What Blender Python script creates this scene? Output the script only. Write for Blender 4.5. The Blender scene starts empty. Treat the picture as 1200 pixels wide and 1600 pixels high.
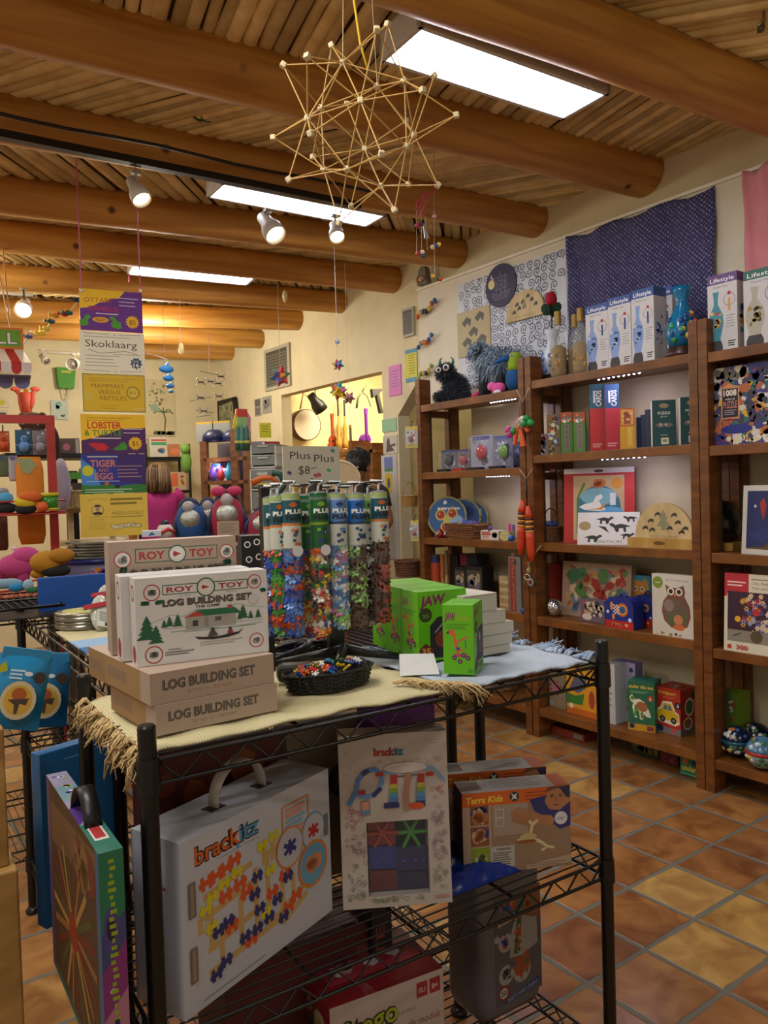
import bpy, math, random
from mathutils import Vector as V, Matrix as MX
SC = bpy.context.scene
COL = SC.collection
# ---------------------------------------------------------------- camera (world: +X into the shelf wall, +Y along it, floor z = 0)
FPX, PITCH, ROLL, YAW, EYE = 1229.06, .0272974, -.0294522, .6267668, 1.327665
O = V((0, 0, EYE))
_f0 = V((math.sin(YAW), math.cos(YAW), 0)); _r0 = V((math.cos(YAW), -math.sin(YAW), 0)); _u0 = V((0, 0, 1))
FW = math.cos(PITCH)*_f0 - math.sin(PITCH)*_u0
_up = math.cos(PITCH)*_u0 + math.sin(PITCH)*_f0
RT = math.cos(ROLL)*_r0 + math.sin(ROLL)*_up
UP = -math.sin(ROLL)*_r0 + math.cos(ROLL)*_up
cam = bpy.data.cameras.new('camera'); camo = bpy.data.objects.new('camera', cam); COL.objects.link(camo)
m = MX.Identity(4)
for i in range(3):
    m[i][0], m[i][1], m[i][2], m[i][3] = RT[i], UP[i], -FW[i], O[i]
camo.matrix_world = m
cam.sensor_fit = 'AUTO'; cam.sensor_width = 36; cam.lens = 36*FPX/1600; cam.clip_start = .02
SC.camera = camo
# ---------------------------------------------------------------- exposure, ambient, lights
SC.view_settings.view_transform = 'Standard'; SC.view_settings.look = 'None'
SC.view_settings.exposure = 0.0; SC.view_settings.gamma = 1; SC.view_settings.use_curve_mapping = False
wd = bpy.data.worlds.new('world'); SC.world = wd; wd.use_nodes = True
wd.node_tree.nodes['Background'].inputs[0].default_value = (1, .86, .68, 1)
wd.node_tree.nodes['Background'].inputs[1].default_value = .55
L_TUBE, L_SPOT, L_NICHE, L_LED = 24.0, 12.0, 42.0, 6.0
def lamp(kind, loc, energy, color=(1, 1, 1), size=.2, size_y=None, aim=None, spot=1.2, name='lamp_light', parent=None):
    d = bpy.data.lights.new(name, kind); d.energy = energy; d.color = color
    if kind == 'AREA':
        d.size = size
        if size_y: d.shape = 'RECTANGLE'; d.size_y = size_y
    else: d.shadow_soft_size = size
    if kind == 'SPOT': d.spot_size = spot; d.spot_blend = .6
    o = bpy.data.objects.new(name, d); COL.objects.link(o); o.location = loc
    if aim is not None: o.rotation_euler = (V(aim)-V(loc)).to_track_quat('-Z', 'Y').to_euler()
    if parent: o.parent = parent
    return o
# niche and corridor light; point lamps added to brighten the back of the shop
lamp('AREA', (4.5, 5.9, 2.5), L_NICHE, (1, .9, .66), .8, .8, (4.5, 6.3, 1.4))
lamp('POINT', (2.2, 6.2, 2.45), 44, (1, .94, .78), .12)
lamp('POINT', (4.1, 4.1, 2.3), 3, (1, .93, .8), .12)
lamp('POINT', (.2, 5.2, 2.4), 42, (1, .93, .76), .15)
# unseen area lamps added overhead as fill for the posters, cart and aisle
lamp('AREA', (0, 1.3, 2.75), 26, (1, .95, .88), .9, .2, (.25, 1.9, 0))
lamp('AREA', (-.9, .2, 2.72), 20, (1, .95, .88), .9, .2, (-.9, .2, 0))
lamp('AREA', (1.6, -.6, 2.72), 11, (1, .95, .88), .9, .2, (1.6, -.6, 0))
lamp('AREA', (-.9, 3.6, 2.72), 26, (1, .95, .88), .9, .2, (-.9, 3.6, 0))
# ---------------------------------------------------------------- picture-to-room helpers used while laying the place out
def ray(x, y): return FW + (x-600)/FPX*RT - (y-800)/FPX*UP
def un(x, y, ax, val):
    i = 'XYZ'.index(ax); d = ray(x, y); return O + d*((val-O[i])/d[i])
def ud(x, y, depth): return O + ray(x, y)*depth
def lx(P, D, x):
    n = RT - (x-600)/FPX*FW; P = V(P); D = V(D); return P - D*((P-O).dot(n)/D.dot(n))
def ly(P, D, y):
    n = UP - (800-y)/FPX*FW; P = V(P); D = V(D); return P - D*((P-O).dot(n)/D.dot(n))
def R(a): return math.radians(a)
def fit(P, rz, x0, x1, ytop):
    """front base line through P with heading rz: left corner, width, height"""
    D = V((math.cos(rz), math.sin(rz), 0)); a = lx(P, D, x0); b = lx(P, D, x1); mid = (a+b)/2
    return a, (b-a).length, ly(mid, (0, 0, 1), ytop).z - P[2]
# ---------------------------------------------------------------- materials
def lin(c): return c/12.92 if c <= .04045 else ((c+.055)/1.055)**2.4
def rgb(h): h = h.lstrip('#'); return tuple(lin(int(h[i:i+2], 16)/255) for i in (0, 2, 4)) + (1,)
_mc = {}
def nt(name):
    mt = bpy.data.materials.new(name); mt.use_nodes = True; t = mt.node_tree
    return mt, t, t.nodes['Principled BSDF'], t.nodes.new, t.links.new
def C(h, r=.55, m=0, e=0, a=1, t=0, bump=0, bs=300, var=.06):
    key = (h, r, m, e, a, t, bump, bs, var)
    if key in _mc: return _mc[key]
    mt, tr, p, N, L = nt('paint_'+h.lstrip('#'))
    p.inputs['Roughness'].default_value = r; p.inputs['Metallic'].default_value = m
    c = rgb(h)
    if e:
        p.inputs['Base Color'].default_value = c
        p.inputs['Emission Color'].default_value = c; p.inputs['Emission Strength'].default_value = e
    else:
        tc = N('ShaderNodeTexCoord'); nz = N('ShaderNodeTexNoise'); nz.inputs['Scale'].default_value = 9; nz.inputs['Detail'].default_value = 3
        L(tc.outputs['Object'], nz.inputs['Vector'])
        rp = N('ShaderNodeValToRGB'); L(nz.outputs['Fac'], rp.inputs['Fac'])
        rp.color_ramp.elements[0].position = .3; rp.color_ramp.elements[1].position = .7
        rp.color_ramp.elements[0].color = tuple(x*(1-var) for x in c[:3])+(1,)
        rp.color_ramp.elements[1].color = tuple(min(1, x*(1+var)) for x in c[:3])+(1,)
        L(rp.outputs['Color'], p.inputs['Base Color'])
        if bump:
            n2 = N('ShaderNodeTexNoise'); n2.inputs['Scale'].default_value = bs; L(tc.outputs['Object'], n2.inputs['Vector'])
            b = N('ShaderNodeBump'); b.inputs['Strength'].default_value = bump; b.inputs['Distance'].default_value = .004
            L(n2.outputs['Fac'], b.inputs['Height']); L(b.outputs['Normal'], p.inputs['Normal'])
    if a < 1: p.inputs['Alpha'].default_value = a
    if t: p.inputs['Transmission Weight'].default_value = t; p.inputs['IOR'].default_value = 1.3
    _mc[key] = mt; return mt
def wood(key, c0, c1, scale=(1, 12, 12), r=.5, knots=False, island=False, c2=None):
    if key in _mc: return _mc[key]
    mt, tr, p, N, L = nt(key); p.inputs['Roughness'].default_value = r
    tc = N('ShaderNodeTexCoord'); mp = N('ShaderNodeMapping'); mp.inputs['Scale'].default_value = scale; L(tc.outputs['Object'], mp.inputs['Vector'])
    nz = N('ShaderNodeTexNoise'); nz.inputs['Scale'].default_value = 2.2; nz.inputs['Detail'].default_value = 6; nz.inputs['Distortion'].default_value = .55
    L(mp.outputs['Vector'], nz.inputs['Vector'])
    rp = N('ShaderNodeValToRGB'); L(nz.outputs['Fac'], rp.inputs['Fac'])
    rp.color_ramp.elements[0].position = .32; rp.color_ramp.elements[0].color = rgb(c0)
    rp.color_ramp.elements[1].position = .68; rp.color_ramp.elements[1].color = rgb(c1)
    out = rp.outputs['Color']
    if knots:
        vo = N('ShaderNodeTexVoronoi'); vo.inputs['Scale'].default_value = 5; L(tc.outputs['Object'], vo.inputs['Vector'])
        kr = N('ShaderNodeValToRGB'); kr.color_ramp.elements[0].position = .05; kr.color_ramp.elements[0].color = (.16, .1, .07, 1)
        kr.color_ramp.elements[1].position = .13; kr.color_ramp.elements[1].color = (1, 1, 1, 1); L(vo.outputs['Distance'], kr.inputs['Fac'])
        mx = N('ShaderNodeMixRGB'); mx.blend_type = 'MULTIPLY'; mx.inputs[0].default_value = 1; L(out, mx.inputs[1]); L(kr.outputs['Color'], mx.inputs[2]); out = mx.outputs[0]
    if island:
        g = N('ShaderNodeNewGeometry'); ir = N('ShaderNodeValToRGB'); L(g.outputs['Random Per Island'], ir.inputs['Fac'])
        ir.color_ramp.elements[0].color = (.55, .5, .42, 1); ir.color_ramp.elements[1].color = (1.15, 1.1, 1.0, 1)
        mx = N('ShaderNodeMixRGB'); mx.blend_type = 'MULTIPLY'; mx.inputs[0].default_value = 1; L(out, mx.inputs[1]); L(ir.outputs['Color'], mx.inputs[2]); out = mx.outputs[0]
    L(out, p.inputs['Base Color'])
    b = N('ShaderNodeBump'); b.inputs['Strength'].default_value = .25; b.inputs['Distance'].default_value = .004; L(nz.outputs['Fac'], b.inputs['Height']); L(b.outputs['Normal'], p.inputs['Normal'])
    _mc[key] = mt; return mt
def weave(key, ca, cb, s=260, r=.9, strength=.6):
    if key in _mc: return _mc[key]
    mt, tr, p, N, L = nt(key); p.inputs['Roughness'].default_value = r
    tc = N('ShaderNodeTexCoord'); w1 = N('ShaderNodeTexWave'); w2 = N('ShaderNodeTexWave')
    w1.bands_direction = 'X'; w2.bands_direction = 'Y'
    for w in (w1, w2): w.inputs['Scale'].default_value = s/20; w.inputs['Distortion'].default_value = 1.2; w.inputs['Detail'].default_value = 1; L(tc.outputs['Object'], w.inputs['Vector'])
    mx = N('ShaderNodeMixRGB'); mx.blend_type = 'MULTIPLY'; mx.inputs[0].default_value = 1; L(w1.outputs['Fac'], mx.inputs[1]); L(w2.outputs['Fac'], mx.inputs[2])
    rp = N('ShaderNodeValToRGB'); rp.color_ramp.elements[0].color = rgb(ca); rp.color_ramp.elements[1].color = rgb(cb); L(mx.outputs[0], rp.inputs['Fac']); L(rp.outputs['Color'], p.inputs['Base Color'])
    b = N('ShaderNodeBump'); b.inputs['Strength'].default_value = strength; b.inputs['Distance'].default_value = .002; L(mx.outputs[0], b.inputs['Height']); L(b.outputs['Normal'], p.inputs['Normal'])
    _mc[key] = mt; return mt
# ---------------------------------------------------------------- mesh builder
class MB:
    def __init__(s): s.v = []; s.f = []; s.m = []; s.s = []; s.mats = []; s.X = MX.Identity(4)
    def add(s, vs, fs, mat, smooth=False, M=None):
        M = s.X @ M if M is not None else s.X
        if mat not in s.mats: s.mats.append(mat)
        k = s.mats.index(mat); n = len(s.v)
        s.v += [M @ V(p) for p in vs]
        for f in fs: s.f.append(tuple(i+n for i in f)); s.m.append(k); s.s.append(smooth)
        return s
    def box(s, a, b, mat, M=None):
        (x0, y0, z0), (x1, y1, z1) = a, b
        return s.add([(x0,y0,z0),(x1,y0,z0),(x1,y1,z0),(x0,y1,z0),(x0,y0,z1),(x1,y0,z1),(x1,y1,z1),(x0,y1,z1)],
                     [(0,3,2,1),(4,5,6,7),(0,1,5,4),(1,2,6,5),(2,3,7,6),(3,0,4,7)], mat, False, M)
    def cyl(s, p, q, r, mat, r2=None, n=10, M=None, smooth=True):
        p, q = V(p), V(q); r2 = r if r2 is None else r2; d = (q-p).normalized()
        a = d.orthogonal().normalized(); b = d.cross(a)
        vs = [p+(a*math.cos(t)+b*math.sin(t))*r for t in [2*math.pi*i/n for i in range(n)]] + [q+(a*math.cos(t)+b*math.sin(t))*r2 for t in [2*math.pi*i/n for i in range(n)]]
        s.add(vs, [(i, (i+1) % n, n+(i+1) % n, n+i) for i in range(n)], mat, smooth, M)
        return s.add(vs, [tuple(range(n))[::-1], tuple(range(n, 2*n))], mat, False, M)
    def tube(s, pts, r, mat, n=6, M=None, taper=None):
        pts = [V(p) for p in pts]; vs = []; a = None
        for i, p in enumerate(pts):
            d = (pts[min(i+1, len(pts)-1)]-pts[max(i-1, 0)]).normalized()
            if a is None: a = d.orthogonal().normalized()
            else: a = (a-d*a.dot(d)).normalized()
            b = d.cross(a); rr = r if taper is None else r+(taper-r)*i/(len(pts)-1)
            vs += [p+(a*math.cos(2*math.pi*k/n)+b*math.sin(2*math.pi*k/n))*rr for k in range(n)]
        fs = [(j*n+k, j*n+(k+1) % n, (j+1)*n+(k+1) % n, (j+1)*n+k) for j in range(len(pts)-1) for k in range(n)]
        fs += [tuple(range(n))[::-1], tuple(range((len(pts)-1)*n, len(pts)*n))]
        return s.add(vs, fs, mat, True, M)
    def lathe(s, prof, mat, n=20, M=None, sx=1, sy=1, smooth=True):
        vs = [(r*math.cos(2*math.pi*k/n)*sx, r*math.sin(2*math.pi*k/n)*sy, z) for r, z in prof for k in range(n)]
        fs = [(j*n+k, j*n+(k+1) % n, (j+1)*n+(k+1) % n, (j+1)*n+k) for j in range(len(prof)-1) for k in range(n)]
        if prof[0][0] > 1e-5: fs.append(tuple(range(n))[::-1])
        if prof[-1][0] > 1e-5: fs.append(tuple(range((len(prof)-1)*n, len(prof)*n)))
        return s.add(vs, fs, mat, smooth, M)
    def sph(s, c, r, mat, n=14, M=None, rot=None):
        if not hasattr(r, '__len__'): r = (r, r, r)
        T = MX.Translation(V(c)) @ (rot.to_4x4() if rot else MX.Identity(4)) @ MX.Diagonal((r[0], r[1], r[2], 1))
        if M is not None: T = M @ T
        h = n//2+1
        return s.lathe([(math.sin(math.pi*i/h), -math.cos(math.pi*i/h)) for i in range(h+1)], mat, n, T)
    def prism(s, pts, y0, y1, mat, M=None, side=None):
        """outline in x,z pushed along y from y0 to y1"""
        n = len(pts)
        vs = [(x, y0, z) for x, z in pts]+[(x, y1, z) for x, z in pts]
        s.add(vs, [tuple(range(n)), tuple(range(n, 2*n))[::-1]], mat, False, M)
        return s.add(vs, [(i, n+i, n+(i+1) % n, (i+1) % n) for i in range(n)], side or mat, False, M)
    def build(s, name, parent=None, loc=(0, 0, 0), rz=0, bevel=0, rot=None, sub=0, label=None):
        me = bpy.data.meshes.new(name); me.from_pydata([tuple(p) for p in s.v], [], s.f)
        for mt in s.mats: me.materials.append(mt)
        me.polygons.foreach_set('material_index', s.m); me.polygons.foreach_set('use_smooth', s.s); me.update()
        o = bpy.data.objects.new(name, me); COL.objects.link(o)
        o.location = loc; o.rotation_euler = rot if rot else (0, 0, rz)
        if parent: o.parent = parent
        if label: o['label'] = label
        if bevel:
            b = o.modifiers.new('bevel', 'BEVEL'); b.width = bevel; b.segments = 2; b.limit_method = 'ANGLE'; b.angle_limit = R(50)
        if sub:
            b = o.modifiers.new('sub', 'SUBSURF'); b.levels = sub; b.render_levels = sub
        return o
def tag(o, label, cat, group=None, kind=None):
    o['label'] = label; o['category'] = cat
    if group: o['group'] = group
    if kind: o['kind'] = kind
    return o
def thing(name, label, cat, loc=(0, 0, 0), rz=0, group=None, rot=None):
    o = bpy.data.objects.new(name, None); COL.objects.link(o); o.empty_display_size = .05
    o.location = loc; o.rotation_euler = rot if rot else (0, 0, rz)
    return tag(o, label, cat, group)
def struct(o): o['kind'] = 'structure'; return o
def dup(root, loc, rz=None, label=None, group=None):
    r = root.copy(); COL.objects.link(r); r.location = loc
    if rz is not None: r.rotation_euler = (0, 0, rz)
    if label: r['label'] = label
    if group: r['group'] = group
    for ch in list(root.children):
        c = ch.copy(); COL.objects.link(c); c.parent = r
        for g in list(ch.children):
            d = g.copy(); COL.objects.link(d); d.parent = c
    return r
# ---------------------------------------------------------------- flat printing on faces (part of the face's own mesh)
_tc = {}
def glyphs(t, bold):
    k = (t, bold)
    if k not in _tc:
        c = bpy.data.curves.new('t', 'FONT'); c.body = t; c.resolution_u = 2; c.offset = bold; c.fill_mode = 'FRONT'
        o = bpy.data.objects.new('t', c); COL.objects.link(o); bpy.context.view_layer.update()
        me = bpy.data.meshes.new_from_object(o.evaluated_get(bpy.context.evaluated_depsgraph_get()))
        vs = [(p.co.x, p.co.y) for p in me.vertices]; fs = [tuple(p.vertices) for p in me.polygons]
        bpy.data.objects.remove(o); bpy.data.meshes.remove(me); bpy.data.curves.remove(c)
        x0 = min(v[0] for v in vs); x1 = max(v[0] for v in vs)
        _tc[k] = ([(a-x0, b) for a, b in vs], fs, x1-x0)
    return _tc[k]
EPS = .000012
class CV:
    """canvas on a face: u, v run 0..1 across W x H metres"""
    def __init__(s, mb, W, H, M=None): s.mb, s.W, s.H, s.M, s.k = mb, W, H, M or MX.Identity(4), 0
    def put(s, pts, fs, mat):
        s.k += 1; s.mb.add([(u*s.W, -s.k*EPS, v*s.H) for u, v in pts], fs, mat if not isinstance(mat, str) else C(mat), False, s.M); return s
    def poly(s, pts, mat): return s.put(pts, [tuple(range(len(pts)))], mat)
    def rect(s, a, b, c, d, mat): return s.poly([(a, b), (c, b), (c, d), (a, d)], mat)
    def ell(s, x, y, rx, ry, mat, n=18, rot=0):
        k = s.W/s.H; cs, sn = math.cos(rot), math.sin(rot); P = []
        for i in range(n):
            t = 2*math.pi*i/n; a, b = rx*math.cos(t), ry/k*math.sin(t); P.append((x+a*cs-b*sn, y+(a*sn+b*cs)*k))
        return s.poly(P, mat)
    def circ(s, x, y, r, mat, n=20): return s.ell(x, y, r, r*s.W/s.H, mat, n)
    def ring(s, x, y, r, w, mat, n=28):
        k = s.W/s.H
        P = [(x+q*math.cos(2*math.pi*i/n), y+q*k*math.sin(2*math.pi*i/n)) for q in (r, r-w) for i in range(n)]
        return s.put(P, [(i, (i+1) % n, n+(i+1) % n, n+i) for i in range(n)], mat)
    def star(s, x, y, r1, r2, n, mat):
        k = s.W/s.H
        return s.poly([(x+(r1 if i % 2 else r2)*math.sin(math.pi*i/n), y+(r1 if i % 2 else r2)*k*math.cos(math.pi*i/n)) for i in range(2*n)], mat)
    def line(s, pts, w, mat):
        """stroke of width w (share of W)"""
        k = s.W/s.H; P = [V((a, b/k)) for a, b in pts]; A = []; n = len(P)
        for i in range(n):
            d = (P[min(i+1, n-1)]-P[max(i-1, 0)])
            d = d.normalized() if d.length > 1e-9 else V((1, 0)); q = V((-d.y, d.x))*w/2
            A += [P[i]+q, P[i]-q]
        return s.put([(p.x, p.y*k) for p in A], [(2*i, 2*i+1, 2*i+3, 2*i+2) for i in range(n-1)], mat)
    def frame(s, a, b, c, d, w, mat):
        k = s.W/s.H; h = w*k
        s.put([(a, b), (c, b), (c, d), (a, d), (a+w, b+h), (c-w, b+h), (c-w, d-h), (a+w, d-h)], [(0, 1, 5, 4), (1, 2, 6, 5), (2, 3, 7, 6), (3, 0, 4, 7)], mat); return s
    def text(s, t, x, y, h, mat, w=None, al='c', bold=.0, sl=0, rot=0):
        """h: capital height as a share of H; w: fitted width as a share of W"""
        vs, fs, tw = glyphs(t, bold); sy = h*s.H/.7
        sx = sy if w is None else w*s.W/tw
        ox = {'c': -tw*sx/2, 'l': 0, 'r': -tw*sx}[al]; cs, sn = math.cos(rot), math.sin(rot); P = []
        for a, b in vs:
            p, q = ox+a*sx+b*sl*sy, b*sy; P.append((x+(p*cs-q*sn)/s.W, y+(p*sn+q*cs)/s.H))
        return s.put(P, fs, mat)
    def lines(s, x0, x1, y, dy, n, mat, h=.012, seed=1):
        rd = random.Random(seed); P = []; F = []
        for i in range(n):
            b = y-i*dy; e = x1-(x1-x0)*rd.random()*.25; P += [(x0, b), (e, b), (e, b+h), (x0, b+h)]; F.append(tuple(range(4*i, 4*i+4)))
        return s.put(P, F, mat)
    def blobs(s, a, b, c, d, n, cols, size, seed=0, thin=.5):
        rd = random.Random(seed)
        for col in cols:
            P = []; F = []
            for i in range(max(1, n//len(cols))):
                r1 = size*(.4+rd.random()); r2 = r1*(thin+(1-thin)*rd.random()); q = rd.random()*3.14
                mx = min(r1, (c-a)/2.2); x = a+mx+(c-a-2*mx)*rd.random(); k = s.W/s.H; my = min(mx*k, (d-b)/2.2); y = b+my+(d-b-2*my)*rd.random()
                m0 = len(P); nn = 7
                for j in range(nn):
                    t = 2*math.pi*j/nn; w = .75+.5*rd.random(); u, v = r1*w*math.cos(t), r2*w*math.sin(t)
                    P.append((min(c, max(a, x+u*math.cos(q)-v*math.sin(q))), min(d, max(b, y+(u*math.sin(q)+v*math.cos(q))*k))))
                F.append(tuple(range(m0, m0+nn)))
            s.put(P, F, col)
        return s
def face(mb, which, w, d, h):
    if which == 'front': return CV(mb, w, h)
    if which == 'left': return CV(mb, d, h, MX(((0, 1, 0, 0), (-1, 0, 0, d), (0, 0, 1, 0), (0, 0, 0, 1))))
    if which == 'right': return CV(mb, d, h, MX(((0, -1, 0, w), (1, 0, 0, 0), (0, 0, 1, 0), (0, 0, 0, 1))))
    if which == 'top': return CV(mb, w, d, MX(((1, 0, 0, 0), (0, 0, 1, 0), (0, -1, 0, h), (0, 0, 0, 1))))
def carton(name, label, cat, loc, rz, w, d, h, mat, front=None, left=None, right=None, top=None, group=None, tilt=0, parent=None, bevel=.0012):
    mb = MB(); mat = C(mat) if isinstance(mat, str) else mat
    mb.box((0, 0, 0), (w, d, h), mat)
    for k, fn in (('front', front), ('left', left), ('right', right), ('top', top)):
        if fn: fn(face(mb, k, w, d, h))
    o = mb.build(name, parent, loc, 0, bevel, rot=(tilt, 0, rz))
    if label: tag(o, label, cat, group)
    return o
WR = R(-90)                                   # heading of things that face out from the shelf wall
def sbox(name, label, cat, X, z, x0, x1, ytop, d, mat, front=None, turn=0, group=None, tilt=0, **k):
    """carton standing on a wall shelf: front plane at X, base at z, between picture columns x0..x1"""
    loc, w, h = fit((X, 0, z), WR, x0, x1, ytop)
    if turn: loc, w, h = fit(loc, WR+turn, x0, x1, ytop)
    return carton(name, label, cat, loc, WR+turn, w, d, h, mat, front, group=group, tilt=tilt, **k)
def spt(X, z, x): return lx((X, 0, z), (0, -1, 0), x)
def skinned(name, pts, edges, rad, mat, parent=None, sub=2, root=0):
    me = bpy.data.meshes.new(name); me.from_pydata(pts, edges, []); o = bpy.data.objects.new(name, me); COL.objects.link(o)
    if parent: o.parent = parent
    sk = o.modifiers.new('skin', 'SKIN'); sk.use_smooth_shade = True
    lay = me.skin_vertices[0].data if me.skin_vertices else None
    if lay is None:
        bpy.context.view_layer.objects.active = o; o.select_set(True); bpy.ops.mesh.customdata_skin_add(); o.select_set(False); lay = me.skin_vertices[0].data
    for i, r in enumerate(rad): lay[i].radius = (r, r) if not hasattr(r, '__len__') else r
    lay[root].use_root = True
    s2 = o.modifiers.new('sub', 'SUBSURF'); s2.levels = sub; s2.render_levels = sub
    me.materials.append(mat); return o
# ================================================================= THE SETTING
W_DARK = wood('shelf_wood', '#57300f', '#7c4a1c', (3, 3, 14), .42)
W_BOARD = wood('board_wood', '#60360f', '#86521f', (14, 3, 3), .42)
WX = 3.4
# ---- floor of square clay tiles with grey grout
def tile_mat():
    mt, t, p, N, L = nt('clay_tiles')
    tc = N('ShaderNodeTexCoord'); mp = N('ShaderNodeMapping'); mp.vector_type = 'TEXTURE'
    mp.inputs['Location'].default_value = (2.858, 1.861, 0); mp.inputs['Rotation'].default_value = (0, 0, R(.3)); mp.inputs['Scale'].default_value = (.2490, .2420, 1)
    L(tc.outputs['Object'], mp.inputs['Vector'])
    wob = N('ShaderNodeTexNoise'); wob.inputs['Scale'].default_value = 14; L(tc.outputs['Object'], wob.inputs['Vector'])
    def mth(op, a, b=None):
        n = N('ShaderNodeMath'); n.operation = op
        for i, x in enumerate((a, b)):
            if x is None: continue
            if isinstance(x, (int, float)): n.inputs[i].default_value = x
            else: L(x, n.inputs[i])
        return n.outputs[0]
    sp = N('ShaderNodeSeparateXYZ'); L(mp.outputs['Vector'], sp.inputs[0])
    es = []
    for ax in 'XY': es.append(mth('ABSOLUTE', mth('SUBTRACT', mth('FRACT', sp.outputs[ax]), .5)))
    edge = mth('ADD', mth('MAXIMUM', es[0], es[1]), mth('MULTIPLY', mth('SUBTRACT', wob.outputs['Fac'], .5), .05))
    mask = N('ShaderNodeMapRange'); mask.inputs[1].default_value = .458; mask.inputs[2].default_value = .478; L(edge, mask.inputs[0])
    fl = N('ShaderNodeVectorMath'); fl.operation = 'FLOOR'; L(mp.outputs['Vector'], fl.inputs[0])
    wn = N('ShaderNodeTexWhiteNoise'); L(fl.outputs[0], wn.inputs['Vector'])
    cr = N('ShaderNodeValToRGB'); L(wn.outputs['Value'], cr.inputs['Fac']); e = cr.color_ramp.elements
    e[0].position = 0; e[0].color = rgb('#98693c'); e[1].position = 1; e[1].color = rgb('#b08c54')
    for ps, c in ((.3, '#a07348'), (.55, '#8c5c3a'), (.75, '#a67d50'), (.88, '#b4935c')):
        q = e.new(ps); q.color = rgb(c)
    nz = N('ShaderNodeTexNoise'); nz.inputs['Scale'].default_value = 7; nz.inputs['Detail'].default_value = 9; nz.inputs['Distortion'].default_value = .8
    ad = N('ShaderNodeVectorMath'); ad.operation = 'ADD'; sc2 = N('ShaderNodeVectorMath'); sc2.operation = 'SCALE'; sc2.inputs['Scale'].default_value = 7
    L(wn.outputs['Color'], sc2.inputs[0]); L(tc.outputs['Object'], ad.inputs[0]); L(sc2.outputs[0], ad.inputs[1]); L(ad.outputs[0], nz.inputs['Vector'])
    nr = N('ShaderNodeValToRGB'); nr.color_ramp.elements[0].position = .35; nr.color_ramp.elements[0].color = (.62, .48, .38, 1); nr.color_ramp.elements[1].position = .66; nr.color_ramp.elements[1].color = (1.22, 1.2, 1.02, 1)
    L(nz.outputs['Fac'], nr.inputs['Fac'])
    m1 = N('ShaderNodeMixRGB'); m1.blend_type = 'MULTIPLY'; m1.inputs[0].default_value = 1; L(cr.outputs['Color'], m1.inputs[1]); L(nr.outputs['Color'], m1.inputs[2])
    m2 = N('ShaderNodeMixRGB'); L(mask.outputs[0], m2.inputs[0]); L(m1.outputs[0], m2.inputs[1]); m2.inputs[2].default_value = rgb('#6b6a60')
    L(m2.outputs[0], p.inputs['Base Color'])
    rr = N('ShaderNodeMapRange'); rr.inputs[3].default_value = .24; rr.inputs[4].default_value = .75; L(mask.outputs[0], rr.inputs[0]); L(rr.outputs[0], p.inputs['Roughness'])
    h = mth('SUBTRACT', mth('MULTIPLY', nz.outputs['Fac'], .35), mask.outputs[0])
    b = N('ShaderNodeBump'); b.inputs['Strength'].default_value = .5; b.inputs['Distance'].default_value = .006; L(h, b.inputs['Height']); L(b.outputs['Normal'], p.inputs['Normal'])
    return mt
mb = MB(); mb.add([(-4, -4, 0), (6.5, -4, 0), (6.5, 8, 0), (-4, 8, 0)], [(0, 1, 2, 3)], tile_mat()); struct(mb.build('floor'))
PLASTER = C('#d8cba6', .9, bump=.25, bs=14, var=.04)
PLASTER2 = C('#e6e0d0', .9, bump=.2, bs=14, var=.03)
# ---- wall behind the shelves: doorway with cut corners and the opening to the instrument room
mb = MB()
T = .1; HT = 3.1
def seg(y0, y1, z0, z1): mb.box((WX, y0, z0), (WX+T, y1, z1), PLASTER)
seg(-4, 3.72, 0, HT); seg(3.72, 4.49, 2.08, HT); seg(4.49, 4.67, 0, HT); seg(4.67, 6.2, 2.2, HT); seg(6.2, 8, 0, HT)
for a, b, c in (((4.49, 1.86), (4.49, 2.08), (4.25, 2.08)), ((3.72, 1.86), (3.72, 2.08), (3.96, 2.08))):
    mb.add([(x, y, z) for x in (WX, WX+T) for y, z in (a, b, c)], [(0, 1, 2), (3, 5, 4), (0, 3, 4, 1), (1, 4, 5, 2), (2, 5, 3, 0)], PLASTER)
struct(mb.build('wall_right'))
mb = MB(); mb.box((-4, 7.6, 0), (WX, 7.9, HT), PLASTER); struct(mb.build('wall_back'))
NICHE = C('#ecd9a0', .9, bump=.15, bs=14)
mb = MB()
mb.box((WX+T, 6.95, 0), (5.8, 7.1, 2.75), NICHE); mb.box((5.8, 4.4, 0), (5.95, 7.1, 2.75), NICHE); mb.box((WX+T, 4.58, 0), (5.8, 4.66, 2.75), NICHE); mb.box((WX+T, 4.4, 2.75), (5.95, 7.1, 2.85), NICHE)
struct(mb.build('wall_niche'))
mb = MB(); mb.box((4.9, 2.9, 0), (5.0, 4.58, 2.75), PLASTER2); mb.box((WX+T, 2.8, 0), (5.0, 2.9, 2.75), PLASTER2); mb.box((WX+T, 2.8, 2.6), (5, 4.58, 2.75), PLASTER2)
struct(mb.build('wall_corridor'))
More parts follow.
